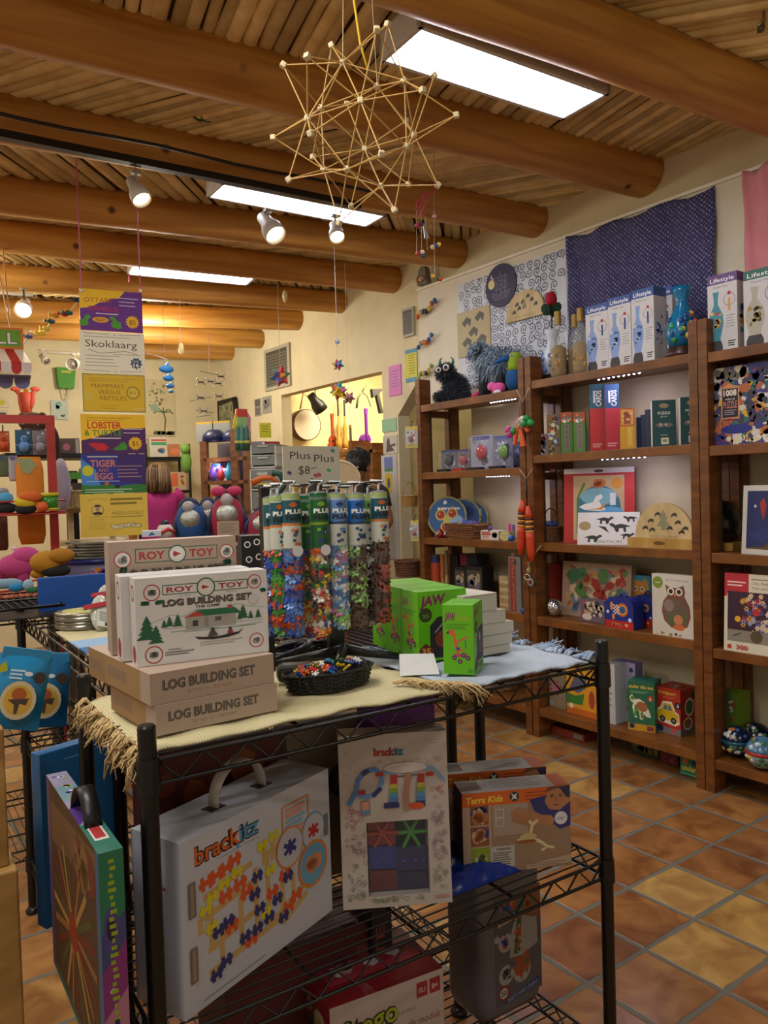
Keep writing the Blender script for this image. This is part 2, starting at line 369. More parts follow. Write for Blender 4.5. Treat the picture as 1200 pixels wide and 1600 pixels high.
# ---- round log beams, running into the shelf wall
LOG = wood('log_wood', '#a56c26', '#cc9646', (.7, 9, 9), .55, knots=True)
VR = [((1200, 162), (767, 0), .108, 2.82), ((1000, 270), (0, 12), .112, None), ((830, 343), (0, 181), .100, None), ((710, 395), (0, 302), .094, None), ((610, 437), (0, 367), .092, None),
      ((528, 472), (224, 449), .085, None), ((460, 500), (224, 492), .085, None), ((402, 530), (224, 522), .082, None), ((356, 550), (224, 548), .08, None)]
LOGS = []
for i, (a, b, r, z) in enumerate(VR):
    if z is None: p = un(*a, 'X', WX-.03); z = p.z
    else: p = un(*a, 'Z', z)
    q = un(*b, 'Z', z)
    d = (q-p).normalized(); p = p - d*((WX+.12-p.x)/-d.x if i else (WX+.12-p.x)/-d.x); q = p + d*((-4.0-p.x)/d.x)
    LOGS.append((p, q, r, z))
    rd = random.Random(i); mb = MB(); n = 40; L_ = (q-p).length; pr_ = []
    for k in range(n+1):
        pr_.append((r*(1+.025*math.sin(k*.55+i*2)+.012*rd.uniform(-1, 1))*(1+.10*k/n), L_*k/n))
    ang = math.atan2(d.y, d.x)
    M = MX.Rotation(math.pi/2, 4, 'Y')
    mb.lathe(pr_, LOG, 22, M)
    o = mb.build('ceiling_beam', None, p, ang); struct(o)
# ---- ceiling of thin split poles laid slantwise between the beams, in alternate directions
LAT = wood('latilla_wood', '#d6ba7a', '#f4e2ac', (4, 4, 4), .6, island=True)
zc = 2.905
mb = MB(); rd = random.Random(5)
def beam_y(i, x):
    if i < 0: p, q, r, z = LOGS[0]; return p.y+(q.y-p.y)*(x-p.x)/(q.x-p.x)-.72*(-i)
    if i >= len(LOGS): return 8.0
    p, q, r, z = LOGS[i]; return p.y+(q.y-p.y)*(x-p.x)/(q.x-p.x)
for bay in range(-3, len(LOGS)):
    sgn = -1 if bay % 2 else 1; fx = {0: .22, 1: .62, 2: .95}.get(bay, .8); sp = .95*math.sqrt(1+fx*fx)
    x = -4.6
    while x < WX+.7:
        w = rd.uniform(.04, .065); ya = beam_y(bay, x); yb = beam_y(bay+1, x); dx = (yb-ya)*sgn*fx*rd.uniform(.95, 1.05)
        xa, xb = (x-dx/2, x+dx/2); a = V((xa, ya, zc)); b = V((xb, yb, zc))
        if max(xa, xb) > WX+.02:
            # cut the pole off at the wall
            t = (WX+.02-xa)/(xb-xa) if abs(xb-xa) > 1e-6 else 1
            if min(xa, xb) > WX+.02: x += w*sp; continue
            c = a+(b-a)*t
            if xb > xa: b = c
            else: a = c
        d = (b-a).normalized(); s = V((-d.y, d.x, 0)); cut = w*1.0; hh = w*.3*rd.uniform(.7, 1.2); vs = []
        for e in (a, (a+b)/2+V((0, 0, rd.uniform(-.004, .004)))+s*rd.uniform(-.01, .01), b):
            ww = cut*rd.uniform(.86, 1.0)/2
            for k in range(7):
                t = math.pi*k/6; vs.append(e+s*ww*math.cos(t)*1.02-V((0, 0, hh*math.sin(t))))
        fs = [(j*7+k, j*7+k+1, j*7+k+8, j*7+k+7) for j in range(2) for k in range(6)]
        mb.add(vs, fs, LAT, True); x += w*sp
mb.box((-4.6, -4, zc+.005), (WX+.1, 8, zc+.05), C('#4a3015', .9))
struct(mb.build('ceiling'))
# ---- pale boards fixed along the wall above the shelves
mb = MB(); yA = 4.18; z0, z1 = 1.9, 2.665
mb.box((WX-.035, -1, z0), (WX-.001, yA, z1), C('#ded5bd', .8, var=.02)); mb.box((WX-.05, -1, z1), (WX-.001, yA, z1+.015), C('#efe8d6', .6))
struct(mb.build('trim_panel'))
# ================================================================= THE WALL SHELVES
SX, SB = 3.05, 3.37
def unit(name, label, ya, yb, zs, top, leds=(), back=None):
    """ya > yb: outer edges of the two end frames"""
    t = thing(name, label, 'shelf unit', (SX, (ya+yb)/2, 0), 0, 'tall brown wall shelves'); h = (ya-yb)/2
    for s in (1, -1):
        for x0, x1 in ((0, .09), (SB-SX-.09, SB-SX)):
            a, b = sorted((s*h, s*(h-.042))); m_ = MB(); m_.box((x0, a, 0), (x1, b, top), W_DARK); m_.build('post', t, bevel=.003)
        m_ = MB(); yy = s*(h-.044)
        for x in (.075, .235): m_.box((x, min(yy, yy-s*.004), .1), (x+.012, max(yy, yy-s*.004), top-.15), C('#4a3a28', .5, .4))
        m_.build('shelf_standard', t)
        for z in zs:
            a, b = sorted((s*(h-.0), s*(h-.042))); m_ = MB(); m_.box((.09, a, z-.07), (SB-SX-.09, b, z-.03), W_DARK); m_.build('side_rail', t)
    for z in zs:
        m_ = MB(); m_.box((.004, -h+.043, z-.042), (.045, h-.043, z), W_BOARD); m_.box((.045, -h+.043, z-.02), (SB-SX, h-.043, z-.0005), W_BOARD); m_.build('shelf', t, bevel=.002)
    for z, y0, y1 in leds:
        m_ = MB(); m_.box((.055, y0-(ya+yb)/2, z-.034), (.07, y1-(ya+yb)/2, z-.022), C('#c8c8d4', .5)); n = 9
        for k in range(n):
            y = y0+(y1-y0)*(k+.5)/n-(ya+yb)/2; m_.sph((.0625, y, z-.038), .006, C('#cfd0ff', e=L_LED*4), 8)
        m_.build('light_strip', t, label='strip of small white lamps under the shelf')
        lamp('AREA', (SX+.075, (y0+y1)/2, z-.05), .7, (.74, .68, 1), .02, abs(y1-y0), (SX+.16, (y0+y1)/2, z-1), name='strip_light')
    if back:
        m_ = MB(); m_.box((SB-SX-.015, back[0]-(ya+yb)/2, .1), (SB-SX, back[1]-(ya+yb)/2, top-.2), wood('dark_panel', '#3a1c0e', '#54290f', (3, 3, 12), .5)); m_.build('back_panel', t)
    return t
ZA = (1.845, 1.43, 1.03, .64, .15); ZB = (1.876, 1.488, 1.031, .64, .156); ZC = (1.865, 1.474, 1.024, .62, .145)
unit('display_shelf', 'tall wooden shelf unit below the shaggy toys and beside the doorway', 3.845, 2.926, ZA, 2.006, ((1.845, 3.25, 3.04), (1.43, 3.30, 3.10)))
unit('display_shelf', 'tall wooden shelf unit with vase boxes and wine bottles on top', 2.918, 1.921, ZB, 2.008, ((1.876, 2.50, 2.24), (1.488, 2.49, 2.22)))
unit('display_shelf', 'tall wooden shelf unit holding the 1008 piece puzzle and ball tins', 1.918, .93, ZC, 2.01, (), (1.68, .95))

# ---- unit with vase boxes: top board
TZ = ZB[0]
def lifestyle(band, vase, dark):
    def art(c):
        c.rect(0, .88, 1, 1, band); c.rect(.0, 0, 1, .88, '#cfccca'); c.text('Lifestyle', .5, .905, .055, '#f2f2f2', .8, bold=.01); c.text('Puzzle Vase', .45, .83, .025, '#55555c', .5, sl=.3)
        c.poly([(.18, .78), (.40, .78), (.36, .70), (.35, .62), (.52, .48), (.54, .36), (.44, .2), (.42, .15), (.14, .15), (.12, .2), (.04, .36), (.06, .48), (.22, .62), (.21, .7)], vase)
        c.poly([(.06, .02), (.5, .02), (.5, .08), (.44, .15), (.12, .15), (.06, .08)], '#3c3a3c'); c.blobs(.08, .25, .5, .55, 14, dark, .09, 4)
        c.ring(.74, .66, .2, .02, '#8a6a74'); c.rect(.7, .52, .78, .68, dark[0]); c.circ(.74, .74, .06, '#b03038'); c.lines(.62, .94, .45, .035, 5, C('#8d8a88'), .01); c.lines(.68, .95, .12, .028, 3, C('#222222'), .014)
    return art
bl = lifestyle('#3d5896', '#84a0d0', ('#2f4a8a', '#5a78b4', '#c4cede'))
g = 'boxed vase puzzles along the shelf top'
for x0, x1, y, d, lab in ((916.6, 951.4, 476, .09, 'boxed blue and white vase puzzle next to the wine bottles'), (951.8, 987, 463, .09, 'second boxed blue and white vase puzzle from the bottles'),
                          (988, 1023, 451, .09, 'third blue and white vase puzzle box, with a small white sticker'), (1024, 1052, 449, .08, 'blue and white vase puzzle box partly behind the turquoise vase')):
    X = 3.1 if d == .09 else 3.2
    sbox('puzzle_box', lab, 'puzzle', X, TZ, x0, x1, y, d, '#c4c0bc', bl, group=g, right=lambda c: (c.rect(0, .88, 1, 1, '#34508c'), c.blobs(.1, .2, .8, .7, 20, ('#4f6ea8', '#8aa0c8'), .12, 7)))
bl3 = lifestyle('#6a4a80', '#3f8ea0', ('#d2a040', '#c05a3a', '#e4c060'))
sbox('puzzle_box', 'purple topped vase puzzle box showing a skull painted vase', 'puzzle', 3.1, ZC[0], 1107, 1153, 428, .1, '#cfcac6', bl3, group=g, right=lambda c: (c.rect(0, .88, 1, 1, '#6a4a80'), c.blobs(.1, .1, .9, .85, 20, ('#3f8ea0', '#d2a040'), .2, 7)))
sbox('puzzle_box', 'green topped vase puzzle box showing a vase with trees', 'puzzle', 3.1, ZC[0], 1163, 1226, 418, .1, '#cfcac6', lifestyle('#2f6a5c', '#b4b09a', ('#7a6a3a', '#3c3a24', '#a88a4a')), group=g)
def vase(name, label, p, h, mat, accents, base):
    t = thing(name, label, 'vase', p); m_ = MB()
    pr_ = [(.18, .14), (.3, .16), (.36, .3), (.37, .42), (.27, .58), (.15, .72), (.14, .82), (.2, .93), (.23, 1), (.19, .985), (.12, .82)]
    m_.lathe([(r*h*.62, z*h) for r, z in pr_], C(mat, .2), 24); rd = random.Random(3)
    for k in range(26):
        a = rd.uniform(2.4, 5.0); z = rd.uniform(.22, .6); r = .58*h*(.37 if z < .45 else .37-.75*(z-.45))
        m_.sph((r*math.cos(a), r*math.sin(a), z*h), (.012, .012, .014), C(rd.choice(accents), .25), 8)
    m_.build('bowl', t); m_ = MB(); m_.lathe([(.24*h, 0), (.25*h, .05*h), (.2*h, .08*h), (.21*h, .14*h), (.1*h, .15*h)], C(base, .35), 20); m_.build('stand', t)
    return t
p = spt(3.13, TZ, 1067); vase('vase', 'turquoise painted glass vase on a dark stand beside the shelf post', p, ly(p, (0, 0, 1), 449).z-TZ, '#0f6f9c', ('#c03a2a', '#e0b030', '#3a9a48', '#184a80'), '#3a1c12')
p = spt(3.22, TZ, 864); hv = ly(p, (0, 0, 1), 516).z-TZ
vase('vase', 'white and blue vase holding the fabric rose behind the wine bottles', p, hv, '#ccd6e2', ('#4a70b0', '#6a8ac0'), '#201a1a')
t = thing('fabric_rose', 'red fabric rose with dark green leaves in the white vase', 'flower', p+V((0, 0, hv*.8)))
m_ = MB(); m_.cyl((0, 0, 0), (.004, 0, .2), .004, C('#1e4a24')); m_.build('stem', t)
top_ = ly(p, (0, 0, 1), 468).z-TZ-hv*.8; m_ = MB()
for k in range(7):
    a = k*.9; m_.sph((.012*math.cos(a), .012*math.sin(a), top_+.004*(k % 3)), (.022, .018, .034), C('#a81428', .8), 10)
m_.sph((0, 0, top_+.04), (.008, .008, .014), C('#b8b070', .8), 8); m_.build('petals', t)
for k in range(4):
    a = k*1.57+.5; m_ = MB(); m_.sph((.028*math.cos(a), .028*math.sin(a), top_-.06+.01*(k % 2)), (.026, .008, .034), C('#12381c', .8), 8, rot=MX.Rotation(a, 3, 'Z') @ MX.Rotation(.5, 3, 'Y')); m_.build('leaf', t)
GLASS = C('#dfe6da', .05, a=.16); CORK = C('#8a6416', .8, bump=.5)
def bottle(label, p, h):
    t = thing('wine_bottle', label, 'bottle', p, 0, 'wine bottles filled with corks'); r = h*.125; m_ = MB()
    m_.lathe([(r*.9, 0), (r, .02*h), (r, .5*h), (r*.8, .62*h), (r*.36, .76*h), (r*.34, .93*h)], GLASS, 18); m_.build('glass_body', t)
    m_ = MB(); rd = random.Random(int(h*1e4)); m_.lathe([(r*.85, .02*h), (r*.93, .06*h), (r*.9, .44*h), (r*.4, .49*h)], CORK, 14)
    for k in range(30):
        a = rd.random()*6.3; m_.sph((r*.84*math.cos(a), r*.84*math.sin(a), h*rd.uniform(.06, .45)), (.009, .009, .012), C(rd.choice(('#a07014', '#6e4a10', '#c08e2c')), .8), 6)
    m_.build('corks', t); m_ = MB(); m_.cyl((0, 0, .8*h), (0, 0, h), r*.42, C('#9a7c30', .35, .3), n=14); m_.build('stopper', t)
for x, X, y, lab in ((873.5, 3.11, 487, 'cork filled wine bottle beside the white vase with the rose'), (900, 3.2, 492, 'cork filled wine bottle standing behind another bottle'), (908.5, 3.1, 482, 'cork filled wine bottle against the first vase box')):
    p = spt(X, TZ, x); bottle(lab, p, ly(p, (0, 0, 1), y).z-TZ)
t = thing('toy_bird', 'small orange toy bird behind the shelf posts beside the vase', 'toy', spt(3.2, TZ, 842)); m_ = MB()
m_.sph((0, 0, .05), (.04, .045, .05), C('#d8701a', .6)); m_.build('body', t); m_ = MB(); m_.cyl((0, 0, .085), (.0, -.012, .135), .016, C('#d8701a', .6), .006); m_.build('tail', t)

# ---- unit with vase boxes: second board
Z = ZB[1]
sbox('toy_box', 'small pink and grey pack at the end of the second board', 'toy', 3.12, Z, 843, 855, 678, .06, '#8a7a80', lambda c: c.blobs(0, 0, 1, 1, 12, ('#b05a6a', '#4a5a66', '#c8c8c8'), .3, 2))
sbox('game_box', 'jungle print box crowded with animals beside the green boxes', 'game', 3.12, Z, 855.5, 876.5, 647, .1, '#7a6a3a', lambda c: c.blobs(0, 0, 1, 1, 60, ('#c8501e', '#3a6a3a', '#d0b060', '#3a5aa0', '#e0d8c0', '#5a3a20'), .16, 3), turn=R(40))
def green(c):
    c.rect(0, .76, 1, 1, '#a84a22'); c.rect(.28, .06, .74, .72, '#6a7a5a'); c.blobs(0, .74, 1, 1, 14, ('#e8e0d0', '#3a5aa0', '#2a8a3a', '#e09020'), .13, 6); [c.rect(.4, y, .62, y+.08, '#8a4a6a') for y in (.12, .24, .36, .48, .6)]
sbox('game_box', 'green box with animal faces, next to the jungle print box', 'game', 3.1, Z, 877, 895.6, 644, .06, '#4f7a2e', green, turn=R(36), group='green spined boxes')
sbox('game_box', 'green box with animal faces, next to the tall red box', 'game', 3.1, Z, 896.6, 915.5, 644, .06, '#4f7a2e', green, turn=R(36), group='green spined boxes')
def tall(b, r):
    def art(c):
        c.rect(0, .64, 1, 1, b); c.rect(.26, .72, .4, .9, '#c8d0cc'); c.text('CARDS', .82, .67, .075, '#e4e4da', 1.15, 'l', rot=math.pi/2, bold=.02)
        c.lines(.15, .85, .10, .035, 2, C('#c89088'), .022)
    return art
sbox('game_box', 'tall red and teal box showing its patterned side beside the green boxes', 'game', 3.12, Z, 923, 945, 600, .08, '#b02a24', tall('#1d5a60', 0), turn=R(43), left=lambda c: c.blobs(0, 0, 1, 1, 50, ('#7a5a44', '#c0b090', '#4a5a3a', '#8a4a34'), .2, 5), group='tall red and teal boxes')
sbox('game_box', 'tall red and teal box edged in pink beside the yellow box', 'game', 3.12, Z, 946.5, 969, 600, .08, '#a82430', tall('#17456c', 0), turn=R(40), group='tall red and teal boxes')
def yel(c):
    c.rect(0, .57, 1, 1, '#c05a20'); c.rect(.08, .6, .92, .97, '#d8a050'); c.rect(.25, .62, .72, .9, '#a05030'); c.blobs(.12, .62, .9, .95, 8, ('#8a3a20', '#e0c080'), .12, 3); c.lines(.5, .86, .5, .045, 10, C('#e0c468'), .028)
sbox('game_box', 'narrow yellow box with an orange picture top', 'game', 3.1, Z, 969.6, 992.6, 638, .06, '#cf9a20', yel, turn=R(38))
for k, (a, b, y) in enumerate(((995, 1001, 652), (1001.5, 1008, 648), (1008.5, 1016, 640))):
    sbox('book', ('dark blue book beside the yellow box', 'dark blue book in the middle of three dark spines', 'dark blue book against the teal puzzle box')[k], 'book', 3.17, Z, a, b, y, .14, ('#232a44', '#2a3350', '#1f2a3c')[k], group='dark blue books on the second board')
def pz(c):
    c.ell(.5, .88, .2, .05, '#a08a60'); c.text('PUZZLE', .5, .7, .052, '#e8e4d8', .52, bold=.02); c.text('géant', .5, .635, .04, '#c8c4b4', .3); c.poly([(.12, .47), (.3, .52), (.5, .5), (.7, .52), (.9, .47), (.7, .42), (.5, .44), (.3, .42)], '#7a6a6a')
    c.blobs(.2, .43, .82, .51, 10, ('#b05a50', '#c8b890', '#5a7a8a'), .05, 1); c.lines(.34, .66, .25, .04, 1, C('#a0b0a8'), .014); c.rect(.36, .06, .68, .2, '#d8d4b8'); c.ell(.52, .14, .1, .03, '#8a8a68')
pl = lambda c: c.rect(0, 0, 1, 1, '#c8c4b0')
sbox('puzzle_box', 'teal giant puzzle box standing free in the middle of the board', 'puzzle', 3.12, Z, 1020, 1057, 625, .06, '#1b4a4c', pz, turn=R(42), left=pl, group='teal giant puzzles')
sbox('puzzle_box', 'teal giant puzzle box half hidden by the shelf post', 'puzzle', 3.12, Z, 1064, 1098, 620, .06, '#1b4a4c', pz, turn=R(42), left=pl, group='teal giant puzzles')
def p1008(c):
    c.blobs(0, 0, 1, 1, 330, ('#44509a', '#7a3a6a', '#9a2e38', '#2f6a5a', '#d0a83a', '#303a78', '#cfcac0', '#3a3a50', '#b0623a'), .055, 9)
    c.blobs(0, .82, .5, 1, 10, ('#b8ae98', '#5a5248'), .07, 2); c.blobs(0, .1, .14, .9, 18, ('#a8a294', '#4a4660'), .05, 3); c.blobs(.15, .0, .95, .12, 16, ('#e8e4d8', '#d8d0b0'), .05, 4); c.ell(.32, .2, .2, .06, '#1f2c80')
    c.poly([(.13, .34), (.36, .33), (.36, .73), (.33, .75), (.27, .77), (.24, .79), (.2, .77), (.14, .74)], '#c88a58'); c.rect(.15, .355, .345, .72, '#1c1626')
    c.text('1008', .247, .63, .075, '#eae2d0', .165, bold=.03); c.text('PIECE', .247, .575, .022, '#eae2d0', .12); c.text('PUZZLE', .247, .475, .085, '#c8786a', .17, bold=.02); c.lines(.17, .33, .44, .025, 3, C('#a8a0b0'), .008)
sbox('puzzle_box', 'large colourful puzzle box reading 1008 PIECE PUZZLE', 'puzzle', 3.1, ZC[1], 1112, 1242, 568, .07, '#3a3a78', p1008, left=lambda c: c.rect(0, 0, 1, 1, '#8a8470'))

# ---- unit with vase boxes: third board
Z = ZB[2]
WICK = weave('wicker', '#4a2a10', '#a0703a', 900, .7)
def basket(name, label, p, rx, ry, h, mat, parts=None, handle=0, flare=1.12):
    t = thing(name, label, 'basket', p, 0); m_ = MB(); n = 30; rows = 9
    for k in range(rows):
        z = h*(k+.5)/rows; f = 1/flare+(1-1/flare)*k/rows
        m_.tube([(rx*f*math.cos(2*math.pi*i/n)*(1+.025*(-1)**(i+k)), ry*f*math.sin(2*math.pi*i/n)*(1+.025*(-1)**(i+k)), z) for i in range(n+1)], h/rows*.62, mat, 5)
    m_.lathe([(1e-5, .004), (1/flare, .004)], mat, n, None, rx, ry); m_.lathe([(.94/flare, .004), (.95, h*.95)], mat, n, None, rx, ry); m_.build('body', t)
    m_ = MB(); m_.tube([(rx*1.03*math.cos(2*math.pi*i/n), ry*1.03*math.sin(2*math.pi*i/n), h) for i in range(n+1)], h*.07, mat, 6); m_.build('rim', t)
    if handle:
        m_ = MB(); m_.tube([(rx*math.cos(math.pi*i/16), 0, h+handle*math.sin(math.pi*i/16)) for i in range(17)], h*.06, mat, 6); m_.build('handle', t)
    return t
p = spt(3.2, Z, 861); basket('basket', 'small wicker basket with an arched handle and blue contents', p, .06, .055, .075, WICK, handle=.1)
m_ = MB()
for k in range(5): m_.sph((.02*math.cos(k*1.3), .02*math.sin(k*1.3), 0), (.026, .024, .02), C('#2a3f78', .4), 8)
tag(m_.build('blue_pouch', None, p+V((0, 0, .088))), 'shiny dark blue pouch inside the handled wicker basket', 'pouch')
def duck(c):
    c.rect(.14, .04, .86, .9, '#c0a070'); c.rect(0, 0, .14, .96, '#b02018'); c.rect(.86, 0, 1, .98, '#c01f18'); c.rect(0, .93, 1, 1, '#cfcabc'); c.ell(.5, .96, .07, .022, '#5a3a28')
    c.circ(.5, .48, .31, '#2f6f86'); c.ell(.5, .62, .26, .12, '#7ab0b8'); c.ell(.5, .26, .28, .12, '#4a8a34'); c.ell(.68, .4, .17, .08, '#5aa0c8'); c.poly([(.22, .48), (.3, .44), (.5, .42), (.6, .44), (.54, .5), (.5, .56), (.56, .6), (.54, .65), (.46, .62), (.42, .54), (.3, .52)], '#e8e4d8')
    c.poly([(.3, .44), (.55, .44), (.62, .54), (.5, .46)], '#c88a30'); c.rect(.66, .5, .74, .66, '#d8dcd8'); c.circ(.76, .79, .08, '#d08a20'); c.blobs(.4, .7, .6, .86, 5, ('#c86a2a',), .06, 3); c.line([(.2, .12), (.2, .6), (.3, .8)], .03, '#3f7a34'); c.line([(.8, .12), (.82, .4)], .04, '#4f8a34')
sbox('puzzle_box', 'red framed duck picture puzzle leaning behind the dinosaur tray', 'puzzle', 3.12, Z, 881, 992, 730, .045, '#b0201a', duck, turn=R(30), tilt=R(-7))
def dino(c):
    DK = '#2c2c2c'
    c.rect(.0, 0, 1, 1, '#d8d6d0'); c.text('DINOSAURS', .52, .05, .09, '#4a4a44', .42)
    def beast(x, y, s, f=1, tail=1):
        c.poly([(x-.16*s*f, y+.02*s), (x-.08*s*f, y+.07*s), (x, y+.10*s), (x+.08*s*f, y+.06*s), (x+.12*s*f, y+.12*s), (x+.17*s*f, y+.11*s), (x+.17*s*f, y+.06*s), (x+.10*s*f, y-.02*s), (x+.07*s*f, y-.14*s), (x+.03*s*f, y-.14*s), (x+.02*s*f, y-.03*s), (x-.04*s*f, y-.03*s), (x-.05*s*f, y-.14*s), (x-.09*s*f, y-.14*s), (x-.08*s*f, y)], DK)
    beast(.44, .76, .85); beast(.86, .8, .7, -1); beast(.7, .54, 1.05, -1); beast(.25, .2, .9); beast(.8, .28, .7); c.poly([(.33, .58), (.42, .48), (.52, .36), (.46, .55)], DK); c.ell(.12, .58, .1, .14, '#a08a60')
sbox('puzzle_tray', 'flat white tray puzzle of black dinosaur shapes', 'puzzle', 3.065, Z, 902, 999, 800, .015, '#d0cec8', dino, turn=R(24), tilt=R(-9))
t = thing('wooden_puzzle', 'half round woodland animal puzzle in a wooden slot base', 'puzzle', spt(3.075, Z, 1030), WR)
wv = (spt(3.075, Z, 979)-spt(3.075, Z, 1082)).length; PW = wood('pale_ply', '#b49a68', '#d0b888', (6, 2, 2), .55); m_ = MB()
m_.box((-wv/2, 0, 0), (wv/2, .05, .045), wood('honey_ply', '#a07834', '#c09a50', (6, 2, 2), .5)); c = CV(m_, wv, .045, MX.Translation((-wv/2, 0, 0))); c.ell(.5, .5, .09, .2, '#6a4a20'); m_.build('slot_base', t)
hw = wv*.44; hh_ = .165; m_ = MB(); oc = [(hw*math.cos(math.pi*i/20)+.015, .04+hh_*math.sin(math.pi*i/20)**.9) for i in range(21)]
m_.prism(oc, .012, .024, PW); c = CV(m_, 2*hw, hh_, MX.Translation((-hw+.015, .012, .04)))
c.poly([(.5, .82), (.58, .55), (.54, .55), (.62, .35), (.54, .35), (.54, .25), (.46, .25), (.46, .35), (.38, .35), (.46, .55), (.42, .55)], '#8a8a6a')
for x, y in ((.28, .5), (.18, .3), (.3, .25), (.68, .66), (.74, .46), (.6, .3), (.8, .2), (.4, .68), (.86, .3)): c.poly([(x-.05, y), (x, y+.07), (x+.05, y+.05), (x+.06, y-.06), (x+.03, y-.02), (x-.02, y-.02), (x-.04, y-.07)], '#3a3428')
c.text('WOODLAND', .5, .04, .07, '#7a6a48', .5); m_.build('half_round_tray', t)
m_ = MB(); m_.lathe([(0.001, .128), (.05, .122), (.09, .095), (.118, .045), (.12, 0), (.1, 0)], C('#16255c', .15, .3), 32, None, 1.0, .5)
tag(m_.build('metal_dome', None, spt(3.22, Z, 1052), WR), 'shiny dark blue dome behind the woodland puzzle', 'toy')
m_ = MB(); m_.lathe([(0.001, .185), (.05, .175), (.085, .14), (.1, .08), (.095, .03), (.08, .02)], C('#15161a', .18), 28, None, 1, .8); rd = random.Random(2)
for k in range(24):
    a = rd.uniform(2.2, 4.2); m_.tube([(.1*math.cos(a+j*.06)*(1-j*.12), .08*math.sin(a+j*.06)*(1-j*.12), .06+j*.045) for j in range(3)], .0015, C('#8a8f98', .2, .6), 4)
dm = m_.build('shell', None, (0, 0, .035)); t = thing('crystal_dome', 'glossy black dome on a yellow wooden base board', 'ornament', spt(3.24, ZC[2], 1127)); dm.parent = t
m_ = MB(); m_.box((-.08, -.1, .002), (.08, .1, .035), C('#a07a34', .5)); m_.build('base', t)
def bluepic(c):
    c.rect(.11, .08, .86, .92, '#14235c'); c.poly([(.11, .1), (.5, .12), (.86, .3), (.86, .08), (.11, .08)], '#5a3c1c'); c.poly([(.4, .75), (.5, .82), (.56, .7), (.5, .5), (.44, .6)], '#a02a22'); c.circ(.3, .7, .03, '#b8c0c8'); c.circ(.83, .86, .06, '#b08a78'); c.poly([(.11, .3), (.5, .18), (.86, .35), (.86, .5), (.4, .35)], '#1a2f6a')
sbox('framed_picture', 'white framed dark blue painting on the far shelf unit', 'picture', 3.09, ZC[2], 1158, 1226, 758, .03, '#c8c4bc', bluepic, turn=R(-14), tilt=R(-4))

# ---- unit with vase boxes: fourth board
Z = ZB[3]
t = sbox('book', 'red bound book leaning against the shelf post', 'book', 3.15, Z, 851, 862, 882, .16, '#7a2218'); t.rotation_euler = (0, R(-4), WR); t.location.x += .0
m_ = MB(); m_.lathe([(.001, 0), (.04, .004), (.05, .02), (.03, .05), (.001, .06)], C('#c8ccd4', .12, .9), 18, MX.Rotation(1.3, 4, 'X')); tag(m_.build('metal_bowl', None, spt(3.12, Z, 863)+V((0, 0, .045))), 'shiny metal dish leaning beside the red book', 'dish')
def bigp(c):
    c.rect(0, 0, 1, 1, '#b49a80'); c.blobs(.03, .05, .97, .97, 130, ('#a8584a', '#c8a070', '#4f7a6a', '#c88a5a', '#7a8aa0', '#e0c8a8', '#b03a34', '#5a8a4a'), .07, 12); c.ell(.2, .75, .1, .12, '#4a7a5a', rot=.5)
sbox('puzzle_box', 'wide picture puzzle of reddish creatures at the back of the board', 'puzzle', 3.21, Z, 877, 984, 880, .04, '#a8937c', bigp, tilt=R(-5))
sbox('puzzle_box', 'small speckled puzzle box in front of the wide picture puzzle', 'puzzle', 3.12, Z, 907, 945, 937, .04, '#6a5a68', lambda c: (c.blobs(0, .2, 1, 1, 60, ('#a04a5a', '#4a5a8a', '#b8946a', '#3a3a48', '#c8b8a0'), .1, 8), c.ell(.28, .22, .2, .14, '#d8c8c0')))
def bag(c):
    c.rect(0, 0, 1, .24, '#b82420'); c.blobs(.15, .07, .85, .17, 6, ('#e0a060',), .06, 3); c.circ(.62, .6, .2, '#c8601e'); c.circ(.62, .6, .15, '#d8a040'); c.circ(.62, .6, .11, '#2a5a98')
    for i in range(4):
        for j in range(6):
            if (i+j) % 2: c.rect(.3+i*.05, .45+j*.05, .35+i*.05, .5+j*.05, '#e8e0d0')
    c.ell(.24, .7, .05, .14, '#d89030'); c.ell(.3, .36, .05, .1, '#d89030'); c.circ(.1, .5, .05, '#d0d8e8'); c.circ(.88, .3, .06, '#d0d8e8')
def backpack(label, X, x0, x1, y):
    loc, w, h = fit((X, 0, Z), WR, x0, x1, y); t = thing('toy_backpack', label, 'backpack', loc, WR, 'dark blue toy backpacks')
    m_ = MB(); r = w*.28; oc = [(0, 0), (w, 0), (w, h-r)]+[(w-r+r*math.sin(a), h-r+r*math.cos(a)) for a in (.4, .9, 1.3)][::-1]+[(r-r*math.sin(a), h-r+r*math.cos(a)) for a in (.4, .9, 1.3)]+[(0, h-r)]
    m_.prism(oc, 0, .08, C('#1c2c86', .5)); bag(CV(m_, w, h)); m_.build('body', t, bevel=.004)
    m_ = MB(); m_.tube([(w/2-.02+.04*i/8, .04, h+.014*math.sin(math.pi*i/8)) for i in range(9)], .005, C('#1c2c86', .5), 5); m_.build('handle', t)
backpack('dark blue toy backpack in front, with a red lower band', 3.075, 946, 990, 933); backpack('dark blue toy backpack standing behind its twin', 3.19, 992, 1020, 930)
def owlcard(c): c.rect(0, .5, 1, 1, '#3f8a9a'); c.poly([(.1, .5), (.12, .8), (.2, .95), (.35, .88), (.65, .88), (.8, .95), (.9, .8), (.9, .5)], '#c88a38'); [(c.circ(x, .72, .09, '#e8e0c8'), c.circ(x, .72, .05, '#201a14')) for x in (.32, .62)]
sbox('toy_box', 'teal box with an orange owl behind the toy backpacks', 'toy', 3.25, Z, 983, 1018, 899, .05, '#26508a', owlcard)
